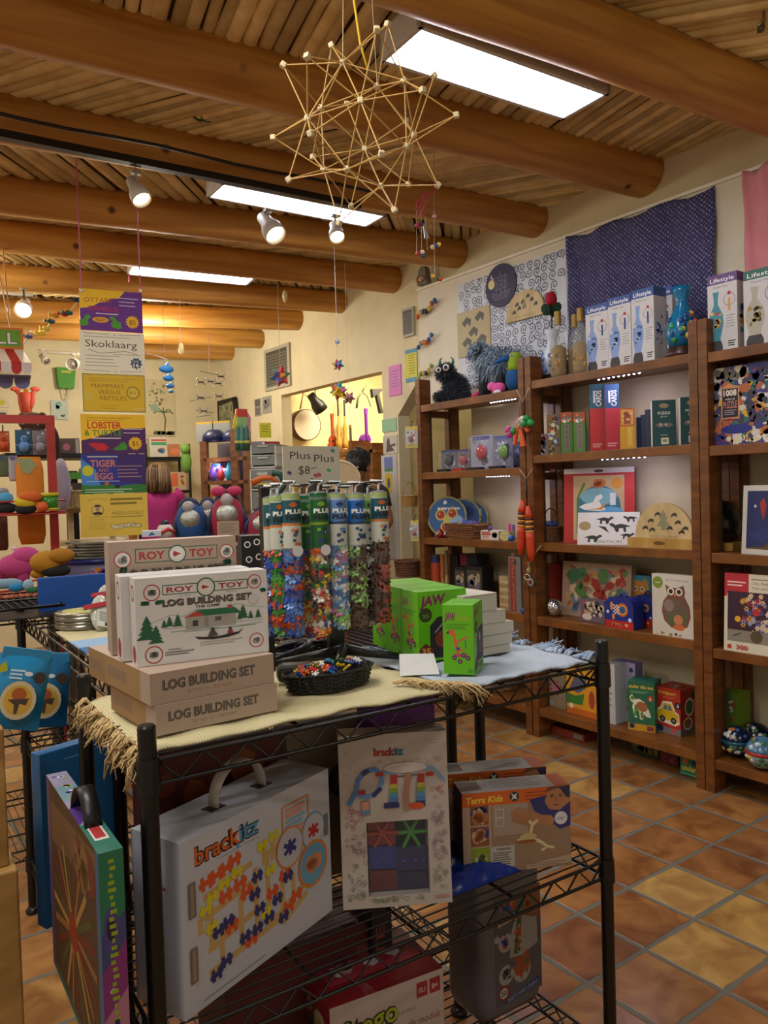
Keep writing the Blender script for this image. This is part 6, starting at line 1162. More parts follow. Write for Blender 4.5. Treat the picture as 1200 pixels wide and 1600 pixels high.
inn('toy_box', 'tan box with a round window in the dark of the second shelf', .335, .26, .17, .06, .30, '#7a6a5a', art=lambda c: (c.circ(.7, .62, .2, '#2a2224'), c.circ(.7, .62, .13, '#5a4a4a'), c.rect(.05, .1, .5, .4, '#5a4a3c')))
inn('toy_box', 'bright purple box behind the windowed toy box', .49, .2, .15, .06, .335, '#5a1f7a'); inn('game_box', 'silver grey box at the back of the second shelf', .57, .31, .12, .05, .36, '#8a8078', art=lambda c: c.blobs(.1, .1, .9, .9, 10, ('#6a625c', '#a09890'), .2, 2))
inn('game_box', 'flat tan game box on the second shelf beside the bag', .69, .27, .16, .07, .06, '#b09a5c')
# ---------------------------------------------------------------- lowest level
S3 = Z3+.002
def stego(c):
    c.rect(0, 0, 1, 1, '#a89a94'); outl(c, 'Stego', .34, .7, .17, .5, '#8a9a20', '#1c1a14', .12); c.text('SAURUS', .66, .75, .03, '#6a6a44', .16); c.text('eco-friendly models', .68, .62, .06, '#7a2430', .56, sl=.2)
    for x, tx in ((.8, '10.1'), (.92, '8+')): c.rect(x-.05, .83, x+.05, .95, '#8a1c24'); c.text(tx, x, .865, .04, '#c8b0a8', .06, bold=.02)
    c.blobs(.1, .08, .9, .5, 30, ('#a88a5a', '#8a6a3a', '#c0a878'), .1, 6)
pa = ud(514.7, 1577, 1.22); za = pa.z
p1 = un(514.7, 1577, 'Z', S3+.235); p2 = un(692, 1512, 'Z', S3+.235); sw = (p2-p1).length; sa_ = math.atan2(p2.y-p1.y, p2.x-p1.x)
t = carton('toy_box', 'red topped box of wooden dinosaur models on the lowest shelf', 'toy box', V((p1.x, p1.y, S3)), sa_, sw, .16, .235, C('#7a1c22', .4), stego, lambda c: c.blobs(.05, .05, .95, .95, 24, ('#7a6a50', '#4a3a2c', '#a08c68'), .14, 3), None, lambda c: (c.rect(.1, .35, .9, .8, '#8a2a30'), c.blobs(.15, .4, .85, .75, 8, ('#a07a80', '#b0a8a8'), .07, 3)))
inn('game_box', 'flat dark red box lying behind the dinosaur box', .18, .22, .34, .15, .3, '#4a1418', S3, lambda c: c.rect(.8, .6, .95, .85, '#6a2a22')); inn('game_box', 'kraft box standing at the post end of the lowest shelf', .03, .06, .14, .2, .2, '#6a583c', S3, lambda c: c.blobs(.1, .1, .9, .9, 16, ('#3a3020', '#8a7450'), .12, 3))
inn('book', 'tall black book with red lettering beside the grey tub', .475, .2, .045, .1, .33, '#15101a', S3, lambda c: c.text('ULTIMATE', .62, .06, .06, '#8a3030', .86*7, 'l', rot=math.pi/2), cat='book')
# grey tub of links
tr_ = un(853, 1556, 'Z', S3); tl_ = tr_-CE*.185; tl_.z = S3; th2 = .355; tw2 = .185
t = thing('toy_tub', 'tall grey rounded tub of link building pieces on the lowest shelf', 'toy tub', tl_+CN*.0, CA); m_ = MB(); r = .03
oc = [(x_, y_) for cx, cy, a0 in ((tw2-r, r, -90), (tw2-r, .13-r, 0), (r, .13-r, 90), (r, r, 180)) for x_, y_ in [(cx+r*math.cos(R(a0+q*15)), cy+r*math.sin(R(a0+q*15))) for q in range(7)]]; n = len(oc); G_ = C('#5c5a5e', .35)
rings = [(.9, 0), (.97, .012), (1, .03), (1, th2-.02), (.97, th2-.006), (.9, th2)]; vs = [(tw2/2+(x_-tw2/2)*s_, .065+(y_-.065)*s_, z_) for s_, z_ in rings for x_, y_ in oc]
m_.add(vs, [(j*n+i, j*n+(i+1) % n, (j+1)*n+(i+1) % n, (j+1)*n+i) for j in range(len(rings)-1) for i in range(n)]+[tuple(range(n))[::-1], tuple(range((len(rings)-1)*n, len(rings)*n))], G_, True)
def tubart(c):
    c.rect(0, 0, 1, 1, '#4c494c'); c.poly([(.3, .4), (.36, .66), (.5, .8), (.9, .84), (.92, .44), (.6, .38)], '#8a8684'); c.poly([(.58, .76), (.66, .99), (.98, .99), (.98, .68), (.8, .7)], '#7a4a30'); c.blobs(.6, .78, .85, .9, 12, ('#3a2a5a', '#2a6a2a', '#a0381c'), .06, 3); c.line([(.52, .82), (.5, .6), (.44, .42)], .1, '#2a5a24'); c.line([(.56, .8), (.54, .6), (.48, .44)], .05, '#a03a1c'); c.blobs(.38, .42, .58, .8, 22, ('#2a5a24', '#a03a1c', '#8a8a80', '#24344a'), .035, 5)
    c.text('BUILDERZ', .28, .74, .055, '#3a0c0c', .42, bold=.1, rot=.18); c.text('BUILDERZ', .28, .74, .055, '#c8b8b0', .4, bold=.01, rot=.18); c.blobs(.1, .8, .5, .95, 10, ('#a05a28', '#2a3a7a'), .06, 2)
    for x, y, r_ in ((.22, .56, .15), (.22, .26, .16), (.56, .24, .19)): c.circ(x, y, r_, '#8c8886'); 
    c.blobs(.12, .5, .32, .66, 8, ('#a04a50', '#2a2f7a'), .06, 6); c.blobs(.12, .2, .36, .36, 14, ('#2a2a4a', '#3a4a2a'), .05, 7); c.poly([(.38, .28), (.5, .36), (.7, .42), (.74, .3), (.68, .18), (.6, .26), (.56, .14), (.5, .2), (.42, .22)], '#8a4424'); c.blobs(.4, .2, .72, .4, 10, ('#3a5a24', '#a03a20'), .04, 8)
    c.circ(.04, .62, .06, '#8c8a8c'); c.star(.16, .1, .15, .1, 8, '#7a1c1c'); c.circ(.16, .1, .085, '#a8a49c'); c.text('250', .16, .08, .045, '#2a2420', .13, bold=.03); c.poly([(.1, -.0), (.95, .12), (.95, .06), (.3, -.0)], '#24366a'); c.text('BUILD IT. MOVE IT. ZOOM IT.', .58, .03, .03, '#a8b0c0', .66, rot=.16)
CVb = CV(m_, tw2*.72, th2*.66, MX.Translation((tw2*.22, -.0006, th2*.08))); tubart(CVb); m_.build('tub_body', t)
m_ = MB(); rings = [(1.02, th2+.001), (1.03, th2+.012), (.98, th2+.022), (.9, th2+.024)]; vs = [(tw2/2+(x_-tw2/2)*s_, .065+(y_-.065)*s_, z_-.02) for s_, z_ in rings for x_, y_ in oc]
m_.add(vs, [(j*n+i, j*n+(i+1) % n, (j+1)*n+(i+1) % n, (j+1)*n+i) for j in range(3) for i in range(n)]+[tuple(range(3*n, 4*n))], C('#12309a', .2), True); m_.build('lid', t)
# ---------------------------------------------------------------- carry box hung at the cart's end
pn = ud(153, 1335, 1.02); hbx = .32; al2 = math.atan2(CN.y, CN.x); t = thing('game_case', 'purple and green wooden game carry box with a black handle at the cart end', 'game box', V((pn.x, pn.y, pn.z-hbx)), CA+R(4), rot=(0, 0, CA+R(9)))
pe = ud(191, 1323, 1.04); gw = (pe-pn).length; pfar = un(63, 1197, 'Z', pn.z); gd = (pfar-pn).length; gd = min(gd, .36)
an3 = math.atan2((pfar-pn).y, (pfar-pn).x)-math.pi/2; t.rotation_euler = (0, 0, an3)
def gend(c):
    c.rect(0, 0, 1, 1, '#6a4a78'); c.rect(0, .62, 1, 1, '#1f6a4a'); c.poly([(0, .66), (1, .74), (1, .6), (0, .5)], '#3a3f6a'); c.poly([(0, .5), (1, .62), (1, .4), (0, .3)], '#7a2a6a'); c.poly([(0, .3), (1, .42), (1, .22), (0, .1)], '#a06a80'); c.poly([(0, .12), (1, .24), (1, 0), (0, 0)], '#8a6a4a'); c.ell(.4, .68, .3, .09, '#4a3a78'); c.ell(.4, .68, .18, .05, '#1c1a30'); c.circ(.4, .42, .12, '#c8c0c8')
    [c.rect(.38+.05*math.sin(k*1.3), .95-.03*k, .6+.07*math.sin(k*2.1), .967-.03*k, '#8a9a1c') for k in range(25)]; c.line([(.5, .3), (.55, .2), (.5, .05)], .2, '#2a1a5a')
def gside(c):
    c.rect(0, 0, 1, 1, '#4a3018'); c.rect(.0, .0, 1, .04, '#2a5a4a'); c.rect(0, .0, .06, 1, '#5a3a6a'); c.rect(.94, 0, 1, 1, '#3a5a78'); c.poly([(.1, .9), (.96, .98), (.9, .8), (.1, .7)], '#6a4a2c')
    for k in range(22): a0 = k*.285; c.line([(.5+.05*math.cos(a0), .42+.05*math.sin(a0)), (.5+.4*math.cos(a0), .42+.38*math.sin(a0))], .03, ('#8a5a2a', '#6a2414', '#4a4a1c', '#a07a3a')[k % 4])
    c.circ(.5, .42, .08, '#8a2a14'); c.blobs(.55, .7, .95, .95, 10, ('#6a2a1c', '#7a5a2a'), .08, 3)
def gtop(c):
    c.rect(0, 0, 1, 1, '#8a86a0'); c.rect(0, .0, 1, .3, '#2a6a5a'); c.poly([(0, .3), (1, .45), (1, .6), (0, .5)], '#4a2a7a'); c.rect(.2, .12, .8, .3, '#c8c4c0'); c.rect(.28, .14, .72, .28, '#a02a2a'); c.rect(0, .6, 1, .8, '#6a8a9a'); c.blobs(.1, .6, .9, .98, 12, ('#8a9a1c', '#c8c8d0', '#5a4a90'), .2, 4)
carton('carton', None, None, (0, 0, 0), 0, gw, gd, hbx, C('#5a4a6a', .4), gend, gside, None, gtop, parent=t)
m_ = MB(); pts = [V((gw/2, gd*.25+.1*k/10, hbx-.002+.045*math.sin(math.pi*k/10)**.7)) for k in range(11)]; m_.add([p_+V((s*.012, 0, 0)) for p_ in pts for s in (-1, 1)], [(2*k, 2*k+1, 2*k+3, 2*k+2) for k in range(10)], C('#131316', .4), True); o_ = m_.build('handle', t); sm = o_.modifiers.new('s', 'SOLIDIFY'); sm.thickness = .004
q = ud(62, 1197, 1.42); carton('toy_box', 'plain bright blue card box behind the carry box handle', 'toy box', V((q.x, q.y, q.z-.3)), CA+R(20), .16, .03, .32, C('#1f5f94', .5), lambda c: c.lines(.3, .7, .93, .03, 1, C('#5a90b8'), .008))
# blue pouches
def pouch(label, px, py, w, h, ang, dep, tone):
    q = ud(px, py, dep); t = thing('toy_pouch', label, 'pouch', q, 0, 'bright blue pouches hung on the cart rail', rot=(0, R(ang), CA+R(-8))); m_ = MB(); nx, nz = 10, 12
    for sgn in (-1, 1):
        vs = [(w*(i/nx-.5)*(1+.0*j), sgn*.016*math.sin(math.pi*i/nx)**.6*math.sin(math.pi*min(1, (j+.3)/nz*1.0))**.7, -h*j/nz) for j in range(nz+1) for i in range(nx+1)]
        m_.add(vs, [(j*(nx+1)+i, j*(nx+1)+i+1, (j+1)*(nx+1)+i+1, (j+1)*(nx+1)+i) for j in range(nz) for i in range(nx)], C(tone, .3), True)
    c = CV(m_, w, h, MX.Translation((-w/2, -.017, -h))); c.ell(.5, .42, .34, .26, '#c8b890'); c.ell(.5, .42, .27, .2, '#c8a03a'); c.ell(.5, .5, .14, .09, '#a8581c'); c.poly([(.3, .42), (.7, .46), (.66, .36), (.54, .38), (.52, .24), (.46, .24), (.44, .36)], '#4a3a34'); c.circ(.82, .74, .12, '#3a2a1c'); c.lines(.25, .55, .8, .05, 3, C('#c0d8e0'), .025); c.ell(.6, .78, .08, .03, '#d8e0e0'); c.poly([(.0, .84), (.14, .92), (.2, .8), (.05, .76)], '#a8a81c')
    m_.build('pouch_body', t); m_ = MB(); m_.box((-w*.46, -.003, -.006), (w*.46, .003, .012), C('#1f7aa8', .35)); m_.build('header', t)
pouch('bright blue pouch in front, with a yellow round picture', 42, 1024, .085, .13, 13, 1.38, '#1a7cae'); pouch('bright blue pouch behind its twin on the cart rail', 74, 1030, .085, .13, 6, 1.5, '#14618e')
# ---------------------------------------------------------------- on the carts behind
TB = CZ+.004
def strips(name, label, x0, x1, y0, y1, z, bands):
    m_ = MB(); y = y0
    for f, mt in bands: yb = y+(y1-y0)*f; m_.box((x0, y, z), (x1, yb, z+.004), mt); y = yb
    return tag(m_.build(name, None, CP(0, 0), CA), label, 'cloth', 'woven runners')
strips('table_runner', 'striped navy, blue and white runner under the round tins', .09, .47, .62, 1.15, TB, ((.1, weave('navy_weave', '#1c2350', '#36417c', 1500)), (.2, CREAM), (.16, weave('mid_blue', '#2f5a94', '#6a92c0', 1500)), (.2, weave('sky_weave', '#7aa0c4', '#b8d0e4', 1500)), (.34, CREAM)))
strips('table_runner', 'short cream woven mat nearer the log boxes', .11, .47, .46, .6, TB, ((1, CREAM),))
p = un(132, 978, 'Z', TB+.006); rt = (lx(p, CE, 176)-lx(p, CE, 87)).length/2
for k in range(2): m_ = MB(); m_.lathe([(rt, 0), (rt*1.01, .002), (rt*1.01, .012), (rt*.98, .0125), (rt*1.0, .013), (rt, .02), (rt*.94, .0215), (.001, .0215)], C('#8a867a', .3, .85), 36); c = CV(m_, 1, 1, MX(((1, 0, 0, -.5), (0, 0, 1, -.5), (0, -1, 0, .0217), (0, 0, 0, 1)))); c.circ(.5, .5, rt*.75, '#a8a860' if k else '#7a7a70'); c.blobs(.5-rt*.5, .5-rt*.5, .5+rt*.5, .5+rt*.5, 6, ('#c8c070', '#8a9a50'), rt*.2, 3); tag(m_.build('round_tin', None, p+V((0, 0, .0222*k))), ('flat round metal tin at the bottom of a pair on the striped runner', 'flat round metal tin with a yellow label, on top of its twin')[k], 'tin', 'flat round tins')
qa = un(66, 962, 'Z', TB+.006); t = carton('game_board', 'big plain blue folded board standing at the back of the striped runner', 'board', qa+CN*.06, CA+R(-3), .30, .012, ly(qa+CN*.06, (0, 0, 1), 903).z-TB-.006, C('#164a94', .45), lambda c: c.lines(.72, .95, .5, .035, 6, C('#5a80b8'), .01), bevel=.004)
for k, (px, py, dz, lab) in enumerate(((158, 985, 0, 'clear bag of toys with a red edge leaning on the log boxes'), (172, 965, .0, 'clear bag with a red bow behind the first one'))):
    q = un(px, py, 'Z', TB+.006); t = thing('toy_bag', lab, 'toy bag', q+CN*(.04*k), 0, 'clear toy bags with red trim', rot=(R(-30), R(18), CA+R(10))); m_ = MB(); m_.sph((0, 0, .05), (.032, .014, .055), C('#b0b4a8', .2)); m_.box((-.02, -.02, .002), (.02, -.014, .05), C('#c8c4bc', .4)); c = CV(m_, .04, .05, MX.Translation((-.02, -.0205, .002))); c.lines(.1, .9, .8, .12, 5, C('#4f6a50'), .05); c.rect(.5, .05, .85, .25, '#1c1c1c'); m_.build('bag', t)
    m_ = MB(); [m_.box((-.034, -.018, z), (.034, -.012, z+.012), C('#a8242c', .4), MX.Rotation(.4*s, 4, 'Y')) for z, s in ((.03, 1), (.06, -1), (.085, 1))]; m_.build('red_trim', t)
# pale wooden crate behind the tubes
q = un(632, 936, 'Z', CZ-.0); t = thing('wooden_crate', 'open pale wooden crate behind the tube rack and the green boxes', 'crate', CP(.56, .86, CZ-.004), CA); cw, cd, chh = .33, .3, .1; CR = wood('crate_wood', '#a8884e', '#d0b47c', (6, 3, 3), .6)
for a, b in (((0, 0, 0), (cw, .012, chh)), ((0, cd-.012, 0), (cw, cd, chh)), ((0, .012, 0), (.012, cd-.012, chh)), ((cw-.012, .012, 0), (cw, cd-.012, chh)), ((.012, .012, 0), (cw-.012, cd-.012, .008))): m_ = MB(); m_.box(a, b, CR); m_.build('board', t, bevel=.0015)
m_ = MB(); m_.box((0, 0, .0), (.2, .012, .5), wood('crate2', '#7a5a2c', '#a8824a', (3, 3, 8), .6)); 
q = ud(12, 1170, 1.28); t = thing('wooden_stand', 'plain tan wooden stand at the edge of the aisle', 'stand', V((q.x-.115, q.y, 0)), CA); TW = wood('stand_wood', '#8a6430', '#b08a4c', (3, 3, 8), .6)
m_ = MB(); m_.box((0, 0, .0), (.122, .25, ud(12, 1360, 1.28).z), TW); m_.build('body', t, bevel=.004); m_ = MB(); m_.box((.04, .02, ud(12, 1360, 1.28).z), (.112, .05, ud(12, 1140, 1.28).z), TW); m_.build('upright', t, bevel=.003)
# ================================================================= LIGHT FITTINGS AND HANGING THINGS
def fixture(label, c0, c1, c2, c3, z, hgt, em):
    """long surface fitting: corners of the lens in the picture (near-left, far-left, near-right, far-right)"""
    P = [un(*c, 'Z', z) for c in (c0, c1, c2, c3)]; x0 = (P[0].x+P[1].x)/2; x1 = (P[2].x+P[3].x)/2; ys = sorted(p.y for p in P); y0, y1 = (ys[0]+ys[1])/2, (ys[2]+ys[3])/2
    sl = ((P[2].y+P[3].y)-(P[0].y+P[1].y))/2/(x1-x0); cx, cy = (x0+x1)/2, sum(ys)/4; L_ = x1-x0; wy = max(.17, min(.26, y1-y0))
    t = thing('ceiling_light', label, 'ceiling light', (cx, cy, z), math.atan(sl), 'long ceiling light fittings'); m_ = MB(); a, b = L_/2+.02, wy/2+.02
    G_ = C('#cfcac4', .5)
    for q0, q1 in (((-a, -b, 0), (-a+.018, b, hgt)), ((a-.018, -b, 0), (a, b, hgt)), ((-a, -b, 0), (a, -b+.018, hgt)), ((-a, b-.018, 0), (a, b, hgt)), ((-a, -b, hgt-.01), (a, b, hgt))): m_.box(q0, q1, G_)
    m_.build('housing', t, bevel=.002); m_ = MB(); m_.box((-L_/2, -wy/2, .004), (L_/2, wy/2, .012), C('#eef1ff', e=em)); m_.build('diffuser', t)
    return V((cx, cy, z)), L_, wy, t
f1 = fixture('large lit ceiling light between the two nearest beams, beside the stick star', (603, 92), (660, 52), (882, 187), (940, 146), 2.745, .1, L_TUBE)
f2 = fixture('lit ceiling light partly behind the dark track and its spots', (335, 308), (345, 290), (570, 352), (597, 340), 2.80, .08, L_TUBE)
f3 = fixture('lit ceiling light showing as a thin white line above the banner', (205, 426), (208, 420), (388, 443), (392, 438), 2.80, .07, L_TUBE)
# dark track along the beam
ta_, tb_ = un(0, 216, 'Z', 2.70), un(562, 327, 'Z', 2.70); td = (tb_-ta_).normalized(); t = thing('light_track', 'dark lighting track fixed along a beam', 'light track', tb_); DKM = C('#17120f', .4); s0 = -td*(ta_.x+2.5 if False else 3.2)
m_ = MB(); m_.X = MX.Identity(4); n_ = V((-td.y, td.x, 0)); L_ = 3.4; m_.add([(-td*L_*(1-i)+n_*.018*s+V((0, 0, z))) for i in (0, 1) for s, z in ((-1, 0), (1, 0), (1, .03), (-1, .03))], [(0, 1, 2, 3), (4, 7, 6, 5), (0, 4, 5, 1), (1, 5, 6, 2), (2, 6, 7, 3), (3, 7, 4, 0)], DKM); m_.build('rail', t)
m_ = MB(); m_.tube([-td*L_*k/20+V((0, -.09, .055+.006*math.sin(k*1.3))) for k in range(21)], .007, DKM, 6); m_.build('cable', t)
def spot(label, px, py, dep_z, aim, body, on=True, e=None, size=1, group='white spots on the dark track', stem=None):
    q = un(px, py, 'Z', dep_z) if not isinstance(dep_z, V) else dep_z; t = thing('spot_light', label, 'spot light', q, 0, group); d = (V(aim)-q).normalized(); k = size; B_ = C(body, .4)
    m_ = MB(); m_.cyl((0, 0, .0), (0, 0, stem or .075), .006, C('#2a2624' if body != '#c8c0b4' else '#b8b0a4', .4), n=8); m_.box((-.02, -.012, (stem or .075)-.012), (.02, .012, (stem or .075)), C('#b8b0a4', .4)); m_.build('stem', t)
    Q = d.to_track_quat('Z', 'Y').to_matrix().to_4x4(); m_ = MB(); m_.lathe([(.001, -.055*k), (.024*k, -.053*k), (.026*k, -.015*k), (.040*k, .02*k), (.043*k, .062*k), (.039*k, .062*k), (.036*k, .03*k)], B_, 20, Q); m_.build('housing', t)
    m_ = MB(); m_.lathe([(.001, .048*k), (.036*k, .05*k)], C('#ffe2a8', e=L_SPOT) if on else C('#e8e0d0', .3), 18, Q); m_.build('bulb', t)
    if on and e: lamp('SPOT', q+d*.07*k, e, (1, .84, .56), .03, aim=aim, spot=R(80))
    return t
spot('small white spot at the banner end of the dark track', 213, 296, 2.63, (1.55, 2.4, 1.0), '#c8c0b4', True, 9)
spot('wide white spot in the middle of the dark track, tilted down', 420, 352, 2.60, (2.1, 2.0, .9), '#c8c0b4', True, 14, 1.25)
spot('bright spot with a dark holder at the star end of the track', 524, 360, 2.60, (1.7, 2.0, .8), '#c8c0b4', True, 14, .9)
spot('bright round spot on a white bar above the red rack', 38, 478, 2.52, (.3, 3.0, .9), '#d8d0c4', True, 14, 1.2, 'white spots above the back of the shop', .11)
qb = ud(68, 560, 6.6); spot('small white spot against the back wall beside the awning', 0, 0, qb, (2.3, 5.6, 1.2), '#c8c0b4', False, None, .8, 'white spots above the back of the shop')
qb = ud(117, 567, 6.6); spot('larger white spot against the back wall beside the banner', 0, 0, qb, (.8, 5.4, 1.9), '#c8c0b4', False, None, 1.25, 'white spots above the back of the shop')
m_ = MB(); a, b = ud(60, 549, 6.6), ud(123, 553, 6.6); m_.cyl(a, b, .015, C('#d0c8b8', .4), n=8); tag(m_.build('light_track'), 'short white lighting track near the back wall', 'light track')
# white lamp cord pinned along the third beam
m_ = MB(); pts = []
for x, y in ((-40, 325), (60, 337), (130, 346), (206, 353), (260, 360), (325, 368), (400, 388), (470, 396), (530, 400)): q = un(x, y, 'Z', LOGS[3][3]-.02); pts.append(q-V((0, .10, 0)))
m_.tube(pts, .004, C('#c8bca0', .5), 6); tag(m_.build('lamp_cord'), 'thin white cord pinned along the side of a beam', 'cord')
# ---------------------------------------------------------------- stick star
def star_obj():
    dep = 1.72; c0 = ud(566.6, 197.9, dep); pxm = FPX/dep; r1, r2 = 91.5/pxm, 146.7/pxm; w, x, y, z = 1.146, -.365, -.579, 2.41; n = math.sqrt(w*w+x*x+y*y+z*z); w, x, y, z = w/n, x/n, y/n, z/n
    Rm = ((1-2*(y*y+z*z), 2*(x*y-z*w), 2*(x*z+y*w)), (2*(x*y+z*w), 1-2*(x*x+z*z), 2*(y*z-x*w)), (2*(x*z-y*w), 2*(y*z+x*w), 1-2*(x*x+y*y)))
    ph = (1+5**.5)/2; iv = [V((0, s, q*ph)) for s in (1, -1) for q in (1, -1)]; iv = iv+[V((p.z, p.x, p.y)) for p in iv]+[V((p.y, p.z, p.x)) for p in iv]; iv = [p.normalized() for p in iv]
    def view(p): q = [sum(Rm[i][j]*p[j] for j in range(3)) for i in range(3)]; return RT*q[0]+UP*q[1]+FW*q[2]
    E_ = [(a, b) for a in range(12) for b in range(a+1, 12) if (iv[a]-iv[b]).length < 1.06]; F_ = [(a, b, c) for a in range(12) for b in range(a+1, 12) for c in range(b+1, 12) if max((iv[a]-iv[b]).length, (iv[b]-iv[c]).length, (iv[a]-iv[c]).length) < 1.06]
    inner = [view(p)*r1 for p in iv]; tips = [view((iv[a]+iv[b]+iv[c]).normalized())*r2 for a, b, c in F_]
    t = thing('stick_star', 'large spiky star of thin wooden sticks hung from the ceiling', 'hanging ornament', c0); ST = C('#c8a05a', .5); ND = C('#d8c8a0', .6)
    sticks = [(inner[a], inner[b]) for a, b in E_]+[(tips[k], inner[j]) for k, f in enumerate(F_) for j in f]
    for a, b in sticks: m_ = MB(); m_.cyl(a, b, .0016, ST, n=6); m_.build('stick', t)
    for p in inner+tips: m_ = MB(); m_.box((-.006, -.006, -.006), (.006, .006, .006), ND, MX.Translation(p) @ p.normalized().to_track_quat('Z', 'Y').to_matrix().to_4x4()); m_.build('joint', t, bevel=.002)
    m_ = MB()
    for p in inner[:3]:
        if True: pass
    up = sorted(inner, key=lambda p: -p.z)[:2]
    for p in up: m_.cyl(p, V((p.x*.4, p.y*.4, 2.88-c0.z)), .0008, C('#c8b890', .6), n=5)
    m_.build('string', t); m_ = MB(); m_.tube([V((0, 0, 2.86-c0.z)), V((-.015, 0, .28)), V((.0, 0, .18)), V((.012, -.01, .12))], .003, C('#d8b414', .5), 6); m_.build('yellow_cord', t)
star_obj()
# ---------------------------------------------------------------- bead mobile near the doorway
q = ud(664, 300, 3.6)
def mpt(x, y): return ud(x, y, 3.6)-q
t = thing('bead_mobile', 'hanging mobile of pink threads, a silver bell and bright beads', 'mobile', q); m_ = MB(); m_.tube([mpt(680, 281), mpt(679, 300), mpt(670, 306), mpt(664, 302), mpt(656, 315), mpt(650, 312), mpt(651, 328), mpt(658, 322), mpt(662, 300), mpt(668, 312), mpt(655, 336), mpt(664, 338)], .004, C('#c8405a', .6), 6); m_.build('pink_thread', t)
m_ = MB(); m_.cyl(mpt(678, 200), mpt(678, 283), .0012, C('#a08a70'), n=5)
for xa, ya, xb, yb in ((651, 330, 651, 398), (658, 330, 659, 400), (678, 300, 679, 430), (664, 338, 668, 390)): m_.cyl(mpt(xa, ya), mpt(xb, yb), .001, C('#b8a890'), n=5)
m_.build('thread', t); m_ = MB(); m_.cyl(mpt(663, 350), mpt(667, 372), .007, C('#c8c4bc', .2, .8), .013, n=14); m_.build('bell', t)
for x, y, cl in ((679, 338, '#c88a80'), (652, 352, '#a8284a'), (658, 350, '#4a2a3a'), (653, 396, '#b83a20'), (660, 394, '#d8d0b8'), (661, 400, '#2a3a6a'), (676, 386, '#d8c88a'), (681, 384, '#2f4f8a'), (686, 382, '#d8b84a'), (677, 432, '#c8a03a'), (684, 434, '#3a6a3a'), (688, 436, '#c84a3a')): m_ = MB(); m_.sph(mpt(x, y), .011, C(cl, .4), 10); m_.build('bead', t)
q = un(662, 433, 'X', BX-.04); t = thing('felt_figure', 'grey felt figure with bright beads sitting on top of the cream board', 'ornament', V((q.x, q.y, 2.682)), WR); m_ = MB(); m_.prism([(-.05, 0), (-.055, .04), (-.042, .075), (-.034, .10), (-.012, .118), (.016, .116), (.034, .095), (.038, .05), (.05, 0)], -.015, .025, C('#7a7264', .95, bump=.4)); m_.build('body', t)
for k in range(5): m_ = MB(); m_.sph((-.04+.02*k, -.03, .03+.006*(k % 2)), .014, C(('#d8c06a', '#a8303a', '#d8d0c0', '#c88a30', '#8a7a8a')[k], .4), 10); m_.build('bead', t)
# ---------------------------------------------------------------- folded paper stars
def pstar(label, px, py, dep, r, cols, seed):
    q = ud(px, py, dep); t = thing('paper_star', label, 'paper star', q, 0, 'folded paper stars on threads'); rd = random.Random(seed); ph = (1+5**.5)/2
    dirs = [V((0, s, q_*ph)) for s in (1, -1) for q_ in (1, -1)]; dirs += [V((d.z, d.x, d.y)) for d in dirs]+[V((d.y, d.z, d.x)) for d in dirs]
    for k, d in enumerate(dirs): d = MX.Rotation(seed, 3, 'X') @ d.normalized(); m_ = MB(); m_.cyl(d*r*.3, d*r, r*.42, C(cols[k % len(cols)], .6), r*.03, n=4, smooth=False); m_.build('point', t)
    m_ = MB(); m_.cyl((0, 0, 0), (0, 0, 2.78-q.z), .0012, C('#c8c0b0'), n=5); m_.build('thread', t)
pstar('folded paper star in red and blue beside the dark air vent', 438, 588, 5.2, .072, ('#b82a2a', '#1f4f8a', '#d8902a', '#d85a4a', '#3a7a5a', '#6a5a9a'), 1); pstar('small folded paper star above the instrument opening', 528, 570, 5.0, .042, ('#2f8ab0', '#6a4a9a', '#b83a5a', '#c8a040'), 2)
pstar('folded paper star in yellow and teal in front of the lit opening', 529, 611, 4.6, .058, ('#d8b01c', '#1f8a8a', '#c05a2a', '#a85a8a', '#4a7a3a'), 3); pstar('tiny folded paper star on a thread high above the opening', 527, 534, 5.0, .02, ('#3f86d0', '#b0b8c8'), 4); pstar('pink brown folded paper star hanging behind the yellow one', 545, 622, 5.0, .045, ('#b8708a', '#8a6a4a', '#c88a60'), 5)
